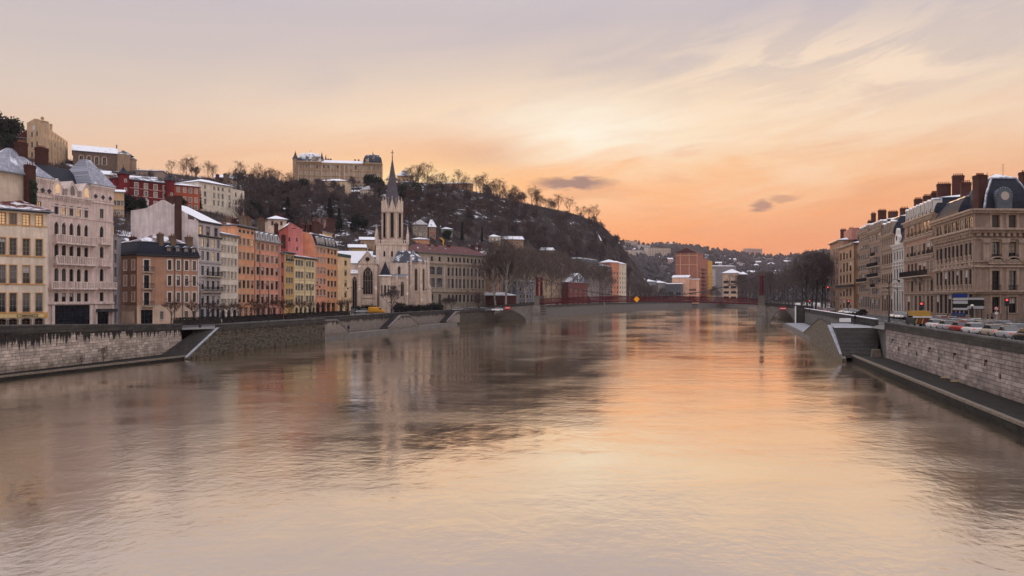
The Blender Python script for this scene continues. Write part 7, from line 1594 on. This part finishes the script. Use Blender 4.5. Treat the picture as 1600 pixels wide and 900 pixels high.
# trees scattered over the hill
rt = random.Random(21); LAB = {'a': 'bare winter tree on the steep slope below the chateau', 'b': 'bare tree on the wooded slope right of the spire', 'c': 'bare tree standing on the hill crest against the sunset', 'd': 'bare tree on the rocky cliff nose', 'e': 'bare tree among the hillside houses left of the chateau'}
GRP = {'a': 'bare trees below the chateau', 'b': 'bare trees right of the spire', 'c': 'crest trees against the sunset', 'd': 'trees on the cliff nose', 'e': 'trees among the hillside houses'}
MARKS = [(528, 284, 'the chateau'), (520, 302, 'the cream cubic house'), (489, 302, 'the small pink cube house'), (575, 304, 'the white gabled house'), (395, 304, 'the garden pavilion'), (394, 322, 'the long greenhouse'), (484, 346, 'the slate roofed villa'), (612, 300, 'the church spire'), (656, 365, 'the grey gabled slope house'), (675, 368, 'the pink tower house'), (698, 366, 'the pale green house'),
         (772, 378, 'the stacked snowy roofs'), (800, 380, 'the long roofed stone house'), (849, 394, 'the low snow streaked house'), (690, 328, 'the snow capped retaining wall'), (714, 290, 'the long crest house'), (630, 281, 'the square crest pavilion'), (950, 398, 'the tan cliff wall'), (928, 356, 'the pale cliff wall'), (884, 386, 'the thin snowy path'), (338, 312, 'the large white hillside house'), (225, 312, 'the red turreted villa'), (290, 312, 'the orange hillside house'), (234, 272, 'the long grey crest terrace'), (354, 279, 'the chimneyed crest house'), (548, 327, 'the snow capped terrace wall'), (430, 340, 'the small white attic house'), (560, 384, 'the tan house by the belfry'), (735, 345, 'the lone evergreen')]
def near(px, py, s, what):
    m_ = min(MARKS, key=lambda q: math.hypot(q[0] - px, (q[1] - py) * 1.3)); rel = 'uphill from' if py < m_[1] - 9 else ('downhill from' if py > m_[1] + 9 else 'close beside')
    return '%s %s %s %s' % ('small' if s < .7 else ('middling' if s < .88 else 'tall'), what, rel, m_[2])
def scatter(n, x0, x1, fy0, fy1, key, keys, s0, s1):
    for _ in range(n):
        px = rt.uniform(x0, x1); a, c = np.interp(px, *fy0), np.interp(px, *fy1); py = rt.uniform(a, c); x, y, z = on_hill(px, py); s_ = rt.uniform(s0, s1); tree(rt.choice(keys), x, y, z - .2, s_, near(px, py, s_, 'bare hillside tree' if key == 'e' else ('bare cliff tree' if key == 'd' else 'bare winter tree')), GRP[key])
RID = (cp[:, 0], cp[:, 3]); off = lambda d: (cp[:, 0], cp[:, 3] + d)
scatter(66, 372, 600, off(12), off(66), 'a', ['bare0', 'bare1', 'bare2', 'bare3'], .6, 1.1)
scatter(84, 630, 905, off(10), off(80), 'b', ['bare0', 'bare1', 'bare2', 'bare3', 'red0'], .55, 1.05)
scatter(24, 905, 985, off(8), off(60), 'd', ['bare0', 'bare1', 'bare2'], .5, .9)
scatter(16, 200, 372, off(8), off(60), 'e', ['bare0', 'bare1', 'bare2', 'bare3'], .4, .7)
for px in [268, 286, 292, 299, 325, 333, 375, 404, 412, 418, 436, 446, 452, 636, 642, 652, 660, 668, 676, 684, 690, 698, 708, 716, 724, 744, 750, 755, 760, 766, 771, 776, 781, 786, 792, 797, 803, 812, 831, 838, 845, 852, 858, 864, 873, 890, 902, 912, 920, 928] + [rt.uniform(632, 870) for _ in range(12)] + [rt.uniform(375, 456) for _ in range(5)]:
    x, y, z = on_hill(px, float(np.interp(px, *RID)) + 1.5); s_ = rt.uniform(.55, 1.25) * (1.0 if px > 600 else .85); tree(rt.choice(['red0', 'red1', 'red2', 'red1']), x, y, z - .4, s_, near(px, float(np.interp(px, *RID)), s_, 'reddish bare tree on the crest'), GRP['c'])
for px, py, k, s, lab in [(10, 232, 'ever0', 1.3, 'dark evergreen tree at the left hill corner'), (-6, 225, 'ever1', 1.3, 'dark evergreen rising out of the picture at the hill corner'), (22, 245, 'ever0', 1.0, 'dark evergreen above the slate tower roof'), (470, 306, 'ever0', 1.0, 'round evergreen at the left foot of the chateau'), (455, 310, 'ever1', .8, 'dark evergreen left of the pink cube house'), (437, 308, 'ever0', .9, 'dark evergreen on the slope left of the chateau'), (418, 312, 'ever1', .8, 'dark evergreen above the snow capped terrace'),
                          (581, 302, 'ever0', 1.15, 'big round evergreen at the right foot of the chateau'), (592, 306, 'ever1', 1.0, 'dark evergreen just left of the spire'), (650, 312, 'ever1', .9, 'dark evergreen just right of the spire'), (633, 314, 'ever0', 1.0, 'round evergreen behind the spire on the crest'), (312, 330, 'cypress', .8, 'slim cypress between orange and white hillside houses'), (205, 333, 'ever0', .7, 'dark shrubby evergreen before the red villa'), (218, 335, 'ever1', .6, 'second dark evergreen before the red villa'), (285, 332, 'ever0', .6, 'dark evergreen before the orange hillside house'),
                          (450, 345, 'fir', .8, 'dark fir above the small white attic house'), (515, 350, 'fir', .9, 'dark fir right of the slate roofed villa'), (530, 362, 'fir', .8, 'dark fir above the cream tower house'), (560, 365, 'ever1', .9, 'dark evergreen left of the belfry'), (440, 330, 'ever1', .7, 'dark evergreen in the wooded gully'), (722, 378, 'cypress', .9, 'dark cypress above the school roof'), (753, 380, 'cypress', .8, 'dark cypress left of the stacked snowy roofs'), (700, 376, 'ever0', .6, 'dark evergreen beside the pale green house'), (400, 345, 'ever0', .9, 'dark evergreen above the orange house roof'), (735, 345, 'ever0', .5, 'single dark evergreen on the bare slope')]:
    x, y, z = on_hill(px, py); tree(k, x, y, z - .3, s, lab, None, 'evergreen_tree')
# undergrowth on the slope: one mass nobody could count
def scrub(name, label, n, place, hgt, wid, m, per=9):
    v = []; fcs = []; r = random.Random(99)
    for _ in range(n):
        p = place(r)
        if p is None: continue
        for _k in range(per):
            a = r.uniform(0, 6.283); t_ = r.uniform(.1, .8); L = hgt * r.uniform(.5, 1.2); bx, by = p[0] + r.gauss(0, wid), p[1] + r.gauss(0, wid); w = .06 * hgt * r.uniform(.5, 1.3); i = len(v)
            v += [(bx - w * math.sin(a), by + w * math.cos(a), p[2] - .3), (bx + w * math.sin(a), by - w * math.cos(a), p[2] - .3), (bx + math.cos(a) * t_ * L, by + math.sin(a) * t_ * L, p[2] + L)]; fcs.append((i, i + 1, i + 2))
    me = bpy.data.meshes.new(name); me.from_pydata(v, [], fcs); me.materials.append(m); me.update(); return tag(link(name, me), label, 'scrub', kind='stuff')
def ph(r):
    px = r.uniform(0, 985); Y0, Yr = (float(np.interp(px, cp[:, 0], cp[:, i])) for i in (1, 2)); Y = Y0 + (Yr - Y0) * r.uniform(.3, 1.0)
    x = K(px) * Y
    return (x, Y, hill_z(px, Y)) if _h(x, Y, .9) + r.gauss(0, .5) > -.25 else None
scrub('hillside_scrub', 'leafless brown scrub covering the steep hillside', 17000, ph, 1.4, .9, TWIG)
# the wood between the single trees on the slope, which reads as one mass
def slope_wood(n):
    T, Cn = bare(91, 9, .72, 1.05, (8, 4, 3), 5, .045, 1.2, .42, .16, .2)
    vs = np.array(T.v + Cn.v); fs = [tuple(f) for f in T.f] + [tuple(i + len(T.v) for i in f) for f in Cn.f]; V = []; F_ = []; r = random.Random(17); k = 0
    while k < n:
        px = r.uniform(372, 985); a = float(np.interp(px, cp[:, 0], cp[:, 3])); py = a + r.uniform(6, 75); x, y, z = on_hill(px, py)
        if 560 < px < 600 and py < 320: continue
        s = r.uniform(.55, 1.1); w = r.uniform(0, 6.28); c, d = math.cos(w) * s, math.sin(w) * s
        q = np.stack([vs[:, 0] * c - vs[:, 1] * d + x, vs[:, 0] * d + vs[:, 1] * c + y, vs[:, 2] * s + z - .2], 1); o = k * len(vs); V.append(q); F_ += [tuple(i + o for i in f) for f in fs]; k += 1
    me = bpy.data.meshes.new('slope_woodland'); me.from_pydata(np.concatenate(V).tolist(), [], F_); me.materials.append(TWIG); me.update()
    tag(link('slope_woodland', me), 'leafless brown wood filling the hillside between the single trees', 'woodland', kind='stuff')
slope_wood(240)
# woods on the far hills: one hazy mass
def farwood():
    r = random.Random(4); b = MB(); base = []
    for i in range(7):
        a = 2 * math.pi * i / 7
        base.append((math.cos(a), math.sin(a)))
    for _ in range(5200):
        px = r.uniform(900, 1330) if r.random() < .85 else r.uniform(500, 2000); Y = 830 + 1100 * r.random() ** .9; x = K(px) * Y
        if _h(x, Y, .3) + r.gauss(0, .7) < -.5: continue
        z = far_z(px, Y); w = r.uniform(3.0, 6.0); h = r.uniform(5, 11); o = len(b.v)
        for k, (f_, g_) in enumerate(((.65, 0), (1.0, .45), (.6, .85))):
            for c, s in base: q = w * f_ * r.uniform(.7, 1.25); b.v.append((x + c * q, Y + s * q, z - .5 + h * g_ * r.uniform(.85, 1.15)))
        b.v.append((x, Y, z + h))
        for k in range(2):
            for i in range(7): b.f.append((o + k * 7 + i, o + k * 7 + (i + 1) % 7, o + (k + 1) * 7 + (i + 1) % 7, o + (k + 1) * 7 + i)); b.m.append(0)
        for i in range(7): b.f.append((o + 14 + i, o + 14 + (i + 1) % 7, o + 21)); b.m.append(0)
    o = part('far_woodland', b, mat('far_wood', (.045, .042, .042), .95, .35, .05), None); tag(o, 'hazy winter woodland covering the far hills', 'woodland', kind='stuff')
farwood()
# ------------------------------------------------------------------ vehicles
TYRE = mat('tyre_rubber', (.012, .012, .012), .9, .1); RIM = mat('wheel_rim', (.35, .35, .36), .35, .1, metal=.8); CARGLASS = glass('car_glass', (.015, .017, .02), 1.6, .05)
HEADL = mat('headlamp_on', (1.0, .86, .62), .3, .02, emit=1.6); TAILL = mat('tail_lamp_on', (.8, .04, .03), .3, .02, emit=.5); PLATE = mat('number_plate', (.6, .6, .58), .6, .03)
def paint(n, c): return mat('car_paint_' + n, c, .28, .04, 1.0, spec=.6)
PAINTS = {'white': paint('white', (.68, .68, .66)), 'silver': paint('silver', (.38, .39, .40)), 'black': paint('black', (.015, .015, .017)), 'red': paint('red', (.32, .02, .02)), 'grey': paint('grey', (.10, .105, .115)), 'blue': paint('blue', (.03, .055, .14)), 'beige': paint('beige', (.42, .36, .28)), 'yellow': paint('yellow', (.75, .36, .02))}
def loft(b, prof, mi=0):
    """prof: list of (x, halfwidth, zlow, zhigh, tuck)"""
    rings = []
    for x, hw, z0, z1, tk in prof: rings.append([(x, -hw + tk * .3, z0), (x, -hw, z0 + (z1 - z0) * .35), (x, -hw + tk * .35, z0 + (z1 - z0) * .85), (x, -hw + tk, z1), (x, hw - tk, z1), (x, hw - tk * .35, z0 + (z1 - z0) * .85), (x, hw, z0 + (z1 - z0) * .35), (x, hw - tk * .3, z0)])
    o = len(b.v); n = 8
    for r_ in rings: b.v.extend(r_)
    for k in range(len(rings) - 1):
        for i in range(n): b.f.append([o + k * n + i, o + k * n + (i + 1) % n, o + (k + 1) * n + (i + 1) % n, o + (k + 1) * n + i]); b.m.append(mi)
    b.f.append([o + i for i in range(n)][::-1]); b.m.append(mi); b.f.append([o + (len(rings) - 1) * n + i for i in range(n)]); b.m.append(mi)
CARS = {}
def carmesh(kind):
    if kind in CARS: return CARS[kind]
    body, cab, gl = MB(), MB(), MB()
    if kind == 'van':
        L2 = 2.6; loft(body, [(-L2, .88, .35, 1.0, .05), (-L2 + .05, .95, .3, 2.05, .12), (.9, .95, .3, 2.1, .12), (1.5, .94, .3, 1.5, .12), (2.3, .9, .3, 1.1, .15), (L2, .82, .35, .85, .12)])
        loft(gl, [(.75, .955, 1.25, 1.9, .1), (1.2, .945, 1.25, 1.8, .12), (1.62, .9, 1.2, 1.32, .1)]); loft(cab, [(.2, .9, 2.09, 2.11, .1), (.9, .9, 2.09, 2.11, .1)]); ax = (-1.6, 1.65); wr = .34
    else:
        L2 = 2.1 if kind == 'hatch' else 2.25; rear = -1.75 if kind == 'hatch' else -1.2
        loft(body, [(-L2, .74, .42, .80, .06), (-L2 + .08, .84, .32, .92, .1), (rear, .88, .28, .96, .1), (0, .89, .26, .96, .09), (1.0, .88, .28, .93, .12), (L2 - .25, .84, .30, .78, .14), (L2, .72, .36, .62, .1)])
        loft(gl, [(rear - .12, .76, .93, .97, .05), (rear + (.35 if kind == 'hatch' else .75), .78, .93, 1.42, .2), (.35, .78, .93, 1.42, .2), (1.12, .74, .92, .95, .05)])
        loft(cab, [(rear + (.32 if kind == 'hatch' else .7), .60, 1.40, 1.45, .06), (-.2, .62, 1.42, 1.48, .06), (.38, .58, 1.40, 1.45, .06)]); ax = (-1.3, 1.35); wr = .31
    w = MB(); w.tube((0, -.1, 0), (0, .1, 0), wr, n=14); rm = MB(); rm.tube((0, -.11, 0), (0, .11, 0), wr * .62, n=10)
    hl = MB(); hl.box(-.06, .03, -.12, .12, -.05, .05); pl_ = MB(); pl_.box(-.02, .02, -.26, .26, -.06, .06)
    CARS[kind] = (body, cab.mesh('roof_panel', PAINTS['white']), gl.mesh('windows', CARGLASS), w.mesh('wheel', TYRE), rm.mesh('rim', RIM), hl.mesh('headlight', HEADL), hl.mesh('tail_light', TAILL), pl_.mesh('plate', PLATE), ax, wr, L2, {}, cab); return CARS[kind]
def car(kind, colr, P, z, rz, label, group=None, name='car', cat='car'):
    body, _, gl, w, rm, hl, tl, pl_, ax, wr, L2, cache, cab = carmesh(kind)
    if colr not in cache: cache[colr] = (body.mesh('body', PAINTS[colr], True), cab.mesh('roof_panel', PAINTS[colr]))
    o = thing(name, label, cat, (P[0], P[1], z), rz, group); link('body', cache[colr][0], o); link('roof_panel', cache[colr][1], o); link('windows', gl, o)
    for x in ax:
        for s in (-1, 1): q = link('wheel', w, o, (x, s * .8, wr)); link('rim', rm, q)
    for s in (-1, 1): link('headlight', hl, o, (L2 - .04, s * .56, .62)); link('tail_light', tl, o, (-L2 + .03, s * .6, .78))
    link('plate', pl_, o, (-L2 - .01, 0, .55)); return o
rc = random.Random(3); AQ = math.atan2(1, .25)
lanes = [(7.6, [105.5, 100, 94.9, 89.8, 84.7, 79.6, 74.5, 69.4]), (10.9, [118, 112.8, 107.4, 102.2, 97, 91.8, 86.6, 81.4, 76.2]), (14.2, [124, 118.8, 113.4, 108, 102.6, 97.4, 92, 86.8])]
DESC = {'white': 'white', 'silver': 'silver', 'black': 'black', 'red': 'red', 'grey': 'dark grey', 'blue': 'blue', 'beige': 'beige'}
pal = ['white', 'silver', 'red', 'white', 'beige', 'silver', 'black', 'white', 'grey', 'red', 'silver', 'white', 'beige', 'blue', 'silver', 'white', 'red']
k = 0
for li, (off_, ys) in enumerate(lanes):
    for Y in ys:
        kd = rc.choice(['hatch', 'sedan', 'hatch']); c_ = pal[k % len(pal)]
        car(kd, c_, (24.1 + .25 * Y + off_ + rc.uniform(-.2, .2), Y), ZR + .02, AQ + (math.pi if li == 2 else 0), '%s car queuing in the lane %s' % (DESC[c_], ['beside the river parapet', 'in the middle of the traffic jam', 'nearest the corner building'][li]), 'cars in the traffic jam'); k += 1
for (Ya, Yb, n, off_, where) in ((164, 147, 6, 17.0, 'before the rosy stone apartment house'), (212, 190, 5, 16.2, 'before the tan houses')):
    for i in range(n):
        Y = Ya + (Yb - Ya) * (i + .5) / n; c_ = ['white', 'beige', 'white', 'silver', 'black', 'white'][i % 6]; e = rr; X = 24.1 + .25 * Y + off_ - (Y > 180) * 1.5
        car('hatch', c_, (X, Y), ZR + .02, AQ + R(128), '%s car parked aslant %s' % (DESC[c_], where), 'parked cars ' + where)
for i, (px, Y, c_) in enumerate([(1281, 232, 'black'), (1290, 214, 'red'), (1299, 221, 'grey'), (1249, 285, 'silver'), (1256, 300, 'white')]):
    P = at(px, Y); car('hatch', c_, P, ZR + .02, AQ + math.pi * (i % 2), ['black car waiting under the bare trees', 'red car waiting at the traffic light', 'dark grey car behind the red waiting car', 'silver car crossing near the footbridge end', 'white car approaching behind the footbridge end'][i])
for i, (px, Y) in enumerate([(1246, 330), (1262, 345), (1272, 340)]):
    P = at(px, Y); car('van', 'white', P, ZR + .02, AQ + R(20 * i), 'white van standing under the trees beyond the footbridge', 'white vans beyond the footbridge', 'van', 'van')
P = at(589, 238); car('van', 'yellow', P, ZL + .04, R(6), 'yellow delivery van parked before the church', None, 'delivery_van', 'van')
for i, (px, c_) in enumerate([(716, 'white'), (728, 'silver'), (741, 'beige'), (752, 'white'), (763, 'grey'), (776, 'white'), (556, 'grey'), (566, 'silver')]):
    P = at(px, 274 + i * .8 if i < 6 else 240); car('hatch', c_, P, ZL + .04, R(25) + math.pi * (i % 2), '%s car on the quay road %s' % (DESC[c_], 'before the school' if i < 6 else 'beside the yellow van'), 'cars before the school' if i < 6 else None)
# works truck with hazard chevrons
P = (24.1 + .25 * 112.5 + 7.2, 112.5); o = thing('works_truck', 'works truck with yellow body and white hazard beam behind the jam', 'truck', (*P, ZR + .02), AQ - R(90))
b = MB(); b.box(-1.05, 1.05, -2.4, 1.2, .55, 1.5); part('body', b, paint('dark_green', (.03, .035, .03)), o); b = MB(); b.box(-1.08, 1.08, -2.45, .9, 1.72, 2.45); part('canopy', b, paint('dull_yellow', (.45, .26, .04)), o)
b = MB(); b.box(-1.0, 1.0, 1.25, 2.7, .5, 1.5); b.slab([(-.95, 1.5), (.95, 1.5), (.85, 2.35), (-.85, 2.35)], 1.3, 2.2); part('cab', b, PAINTS['black'], o); b = MB(); b.box(-1.25, 1.25, -2.62, -2.48, 1.5, 1.7); part('hazard_beam', b, SWHITE, o)
CHEV = mat('hazard_yellow', (.42, .35, .06), .5, .05)
for i in range(5): b = MB(); u = -.95 + i * .4; b.slab([(u, .65), (u + .18, .65), (u + .42, 1.4), (u + .24, 1.4)], -2.47, -2.42); part('chevron', b, CHEV if i % 2 == 0 else SRED, o)
for x in (-.85, .85):
    for y in (-1.6, 1.9): b = MB(); b.tube((x - .12, y, .42), (x + .12, y, .42), .42, n=14); q = part('wheel', b, TYRE, o); b = MB(); b.tube((x - .13, y, .42), (x + .13, y, .42), .22, n=10); part('rim', b, RIM, q)
# ------------------------------------------------------------------ lamps, lights and signs
LPOST = mat('lamp_post_green', (.025, .03, .03), .5, .1); BULB = mat('lamp_glass', (.8, .75, .65), .3, .05)
def lamp(P, z, h, arms, rz, label, shining=False):
    o = thing('street_lamp', label, 'street lamp', (*P, z), rz); b = MB(); b.lathe((0, 0, 0), [(.2, 0), (.2, .5), (.12, .8), (.07, h)], 8); part('post', b, LPOST, o)
    for s in arms:
        b = MB(); pts = [(0, 0, h - .6), (s * .5, 0, h + .05), (s * 1.2, 0, h + .25), (s * 1.9, 0, h + .1)]
        for a, c in zip(pts, pts[1:]): b.tube(a, c, .045, n=5)
        part('arm', b, LPOST, o); b = MB(); b.lathe((s * 1.95, 0, h - .22), [(.12, 0), (.24, .08), (.2, .3), (.06, .4)], 8); q = part('lantern', b, LPOST, o); b = MB(); b.lathe((s * 1.95, 0, h - .27), [(.05, 0), (.15, .05)], 8); part('bulb', b, HEADL if shining else BULB, q)
for px, Y, lab in ((312.5, 128, 'tall street lamp at the head of the dark stair'), (486, 176, 'double armed street lamp before the yellow house'), (555, 206, 'double armed street lamp before the church window'), (420, 152, 'slim street lamp before the pink house'), (675, 238, 'slim street lamp before the church choir'), (730, 262, 'double armed street lamp before the school')):
    lamp(at(px, Y), ZL, 7.5, (-1, 1) if 'double' in lab else (-1,), R(20), lab)
lamp(at(611, 222), ZL, 3.6, (-.2,), 0, 'short lit lamp before the church turret', True)
lamp((24.1 + .25 * 127 + 6.5, 127), ZR, 7.2, (-1, 1), R(15), 'tall double lamp post on the right quay road'); lamp((24.1 + .25 * 165 + 17.5, 165), ZR, 6.5, (-1,), R(-20), 'wall side lamp before the arcaded house')
REDL = mat('red_signal_on', (1.0, .05, .04), .3, .02, emit=2.5); SDARK = mat('signal_dark_lens', (.02, .02, .02), .3)
def signal(P, z, h, rz, label):
    o = thing('traffic_light', label, 'traffic light', (*P, z), rz); b = MB(); b.tube((0, 0, 0), (0, 0, h), .07, n=8); part('post', b, LPOST, o); b = MB(); b.box(-.22, .22, -.2, .2, h, h + 1.05); b.box(-.32, .32, -.02, .06, h - .05, h + 1.2); part('housing', b, W_DARK, o)
    for i, m in enumerate((SDARK, SDARK, REDL)): b = MB(); b.tube((0, -.2, h + .18 + .34 * i), (0, -.26, h + .18 + .34 * i), .12 if i < 2 else .14, n=12); part('lens', b, m, o)
for px, Y, h, lab in ((1440, 118, 2.6, 'traffic light showing red beside the works truck'), (1573.5, 112, 3.2, 'traffic light showing red before the corner building'), (1325.5, 200, 2.6, 'traffic light showing red before the golden corner block'), (1293.5, 205, 6.3, 'tall traffic light showing red before the end house'), (1265, 226, 2.6, 'traffic light showing red at the footbridge end')):
    signal(at(px, Y), ZR, h, math.atan2(-K(px), 1) , lab)
SBLUE = mat('sign_blue', C((24, 52, 128)), .5, .05); SBLACK = mat('sign_black', (.015, .015, .015), .5); SGREY = mat('sign_aluminium', (.48, .48, .50), .5, .05)
def dirsign(px0, px1, rows, Y, flip, label):
    P = at((px0 + px1) / 2, Y); o = thing('direction_sign', label, 'road sign', (*P, ZR), math.atan2(-K(px0), 1)); w = (px1 - px0) / FP * Y; zz = lambda py: zat(py, Y) - ZR
    for x in (-w * .32, w * .32): b = MB(); b.tube((x, .1, 0), (x, .1, zz(rows[0][0])), .06, n=6); part('post', b, LPOST, o)
    b = MB(); b.box(-w * .5 + .1, w * .5 - .1, .03, .07, zz(rows[-1][1]) - .1, zz(rows[0][0]) + .1); part('backing', b, SBLACK, o)
    for (y0, y1, m) in rows:
        a, c = zz(y1), zz(y0); h = c - a; pts = [(-w / 2, a + h / 2), (-w / 2 + h * .5, a), (w / 2, a), (w / 2, c), (-w / 2 + h * .5, c)]
        if flip: pts = [(-p[0], p[1]) for p in pts][::-1]
        b = MB(); b.slab(pts, -.06, .02); q = part('arrow_panel', b, m, o)
dirsign(1489.5, 1510.5, [(459.4, 464.2, SBLUE), (465.2, 469.4, SGREY), (470.4, 474.6, SGREY), (475.6, 479, SBLACK), (481, 484.4, SGREY)], 124, False, 'stack of arrow road signs topped by a blue one')
dirsign(1513, 1536.5, [(465, 468.4, SGREY), (469.4, 472.6, SBLACK), (473.6, 477, SBLACK), (478, 482.6, SGREY)], 125, True, 'stack of grey and black arrow road signs beside the blue topped one')
P = at(1498, 121); o = thing('information_panel', 'blue framed information panel under the arrow signs', 'panel', (*P, ZR), R(-28)); b = MB(); b.box(-.85, .85, -.08, .08, .35, 2.0); part('frame', b, SBLUE, o); b = MB(); b.box(-.7, .7, -.1, -.085, .5, 1.85); part('screen', b, glass('panel_glass', (.02, .05, .09)), o); b = MB(); b.box(-.1, .1, -.06, .06, 0, .35); part('foot', b, LPOST, o)
P = at(1557, 116); o = thing('round_sign', 'round red and white prohibition sign with white plate below', 'road sign', (*P, ZR), R(-30)); b = MB(); b.tube((0, 0, 0), (0, 0, 2.9), .04, n=6); part('post', b, SGREY, o); b = MB(); b.tube((0, -.06, 2.75), (0, -.03, 2.75), .32, n=18); part('rim', b, SRED, o); b = MB(); b.tube((0, -.08, 2.75), (0, -.05, 2.75), .23, n=18); part('disc', b, SWHITE, o); b = MB(); b.slab([(-.2, 2.55), (-.13, 2.5), (.2, 2.95), (.13, 3.0)], -.1, -.082); part('stroke', b, SRED, o); b = MB(); b.box(-.22, .22, -.06, -.03, 1.85, 2.25); part('plate', b, SWHITE, o)
P = at(1519, 121); o = thing('lamp_column', 'short dark column with a white globe before the corner building', 'lamp', (*P, ZR)); b = MB(); b.lathe((0, 0, 0), [(.2, 0), (.16, 1.0), (.14, 2.9)], 8); part('post', b, LPOST, o); b = MB(); b.lathe((0, 0, 2.9), [(.08, 0), (.26, .15), (.26, .3), (.08, .45)], 10); part('globe', b, BULB, o)
P = onz(1320, 497, 5.5); o = thing('notice_board', 'small white notice board on the snow edged river wall', 'sign', (P[0], P[1], 5.2), R(-14)); b = MB(); b.box(-.9, .9, -.3, -.26, -.35, .3); part('board', b, SWHITE, o); b = MB(); b.box(-.05, .05, -.26, 0, -.3, .1); part('bracket', b, W_DARK, o)
for px, py, lab in ((554, 515, 'dark stone post beyond the strollers'), (577, 511.5, 'taller dark stone post on the low quay'), (656, 502, 'dark post near the slanting stair'), (675, 500.5, 'dark post at the foot of the last stair')):
    P = onz(px, py, .95); o = thing('mooring_post', lab, 'post', (*P, .95)); b = MB(); b.lathe((0, 0, 0), [(.34, 0), (.3, .9), (.36, 1.0), (.36, 1.15), (.2, 1.25)], 10); part('shaft', b, PARAPET, o); b = MB(); b.box(-.42, .42, -.42, .42, -.05, .12); part('base', b, PARAPET, o)
# ------------------------------------------------------------------ people
SKIN = mat('skin', (.38, .22, .15), .6, .05); HAIR = mat('dark_hair', (.02, .014, .01), .7)
PC = {}
def person_mesh(pose, coat, trousers):
    key = (pose, coat, trousers)
    if key in PC: return PC[key]
    st = .26 if pose == 'walk' else .03
    V = [(0, 0, .95, .15), (0, 0, 1.15, .145), (0, 0, 1.38, .17), (0, 0, 1.50, .075), (0, .01, 1.60, .09), (0, .015, 1.70, .095),
         (-.10, 0, .90, .10), (-.11, st * .55, .50, .075), (-.11, st * .2 - (.05 if st > .1 else 0), .09, .05), (-.11, st * .2 + .12, .05, .04),
         (.10, 0, .90, .10), (.11, -st * .3, .50, .075), (.11, -st, .11, .05), (.11, -st + .13, .05, .04),
         (-.20, 0, 1.40, .07), (-.26, -.06 if st > .1 else 0, 1.14, .055), (-.25, .06, .90, .042), (-.25, .09, .82, .04),
         (.20, 0, 1.40, .07), (.26, .04, 1.14, .055), (.25, .12, .90, .042), (.25, .15, .82, .04)]
    E = [(0, 1), (1, 2), (2, 3), (3, 4), (4, 5), (0, 6), (6, 7), (7, 8), (8, 9), (0, 10), (10, 11), (11, 12), (12, 13), (2, 14), (14, 15), (15, 16), (16, 17), (2, 18), (18, 19), (19, 20), (20, 21)]
    me = bpy.data.meshes.new('p'); me.from_pydata([v[:3] for v in V], E, []); ob = bpy.data.objects.new('p', me); col.objects.link(ob)
    sk = ob.modifiers.new('s', 'SKIN'); sk.use_smooth_shade = True; ob.modifiers.new('d', 'SUBSURF').levels = 1
    for i, v in enumerate(V): me.skin_vertices[0].data[i].radius = (v[3], v[3] * .8); me.skin_vertices[0].data[i].use_root = (i == 0)
    dg = bpy.context.evaluated_depsgraph_get(); out = bpy.data.meshes.new_from_object(ob.evaluated_get(dg)); bpy.data.objects.remove(ob)
    out.materials.clear()
    for m in (coat, trousers, SKIN): out.materials.append(m)
    for p in out.polygons:
        z, x = p.center.z, abs(p.center.x); p.material_index = 2 if (z > 1.52 or (x > .19 and z < .88)) else (1 if z < .88 and x < .2 else 0); p.use_smooth = True
    h = MB(); h.lathe((0, -.01, 1.66), [(.105, -.06), (.115, .02), (.10, .1), (.05, .15)], 10); PC[key] = (out, h.mesh('hair', HAIR, True)); return PC[key]
CO = [mat('black_coat', (.015, .015, .018), .9), mat('navy_coat', (.02, .025, .05), .9), mat('brown_coat', (.09, .05, .03), .9), mat('jeans', (.035, .045, .08), .9)]
for i, (P, z, rz, pose, c_, lab) in enumerate([(onz(538, 520.5, .95), .95, R(20), 'walk', 0, 'person in black walking on the low quay before a companion'), (onz(544.5, 519.5, .95), .95, R(10), 'walk', 1, 'person in navy coat strolling beside the one in black'), (at(1219.5, 250.2), 5.9, R(80), 'stand', 0, 'person in dark coat crossing the right end of the footbridge'), (at(1543, 119), ZR + .02, R(60), 'walk', 0, 'person in black on the pavement below the arrow signs'), (at(1550, 120.5), ZR + .02, R(200), 'stand', 1, 'person in navy coat standing by the round sign'), (at(1481, 123), ZR + .02, R(90), 'walk', 0, 'person walking left of the blue information panel'), (at(1487, 124), ZR + .02, R(90), 'stand', 2, 'person in brown coat waiting by the information panel'), (at(1336, 124), ZR + .02, R(30), 'stand', 0, 'person standing on the road edge above the wide stair')]):
    o = thing('person', lab, 'person', (*P, z), rz); body, hair = person_mesh(pose, CO[c_], CO[3]); link('body', body, o); link('hair', hair, o)
# ------------------------------------------------------------------ river haze
b = MB(); b.box(-1200, 2590, -120, 2420, -2.5, 160)
m = bpy.data.materials.new('river_haze'); m.use_nodes = True; t = NT(m.node_tree); t.n.clear()
v = t.new('ShaderNodeVolumePrincipled'); v.inputs['Color'].default_value = (.66, .62, .76, 1); v.inputs['Density'].default_value = .00010; v.inputs['Anisotropy'].default_value = .35
t.l.new(v.outputs[0], t.new('ShaderNodeOutputMaterial').inputs['Volume'])
o = part('haze', b, m, None); tag(o, 'thin evening haze over the river valley', 'haze', kind='stuff')
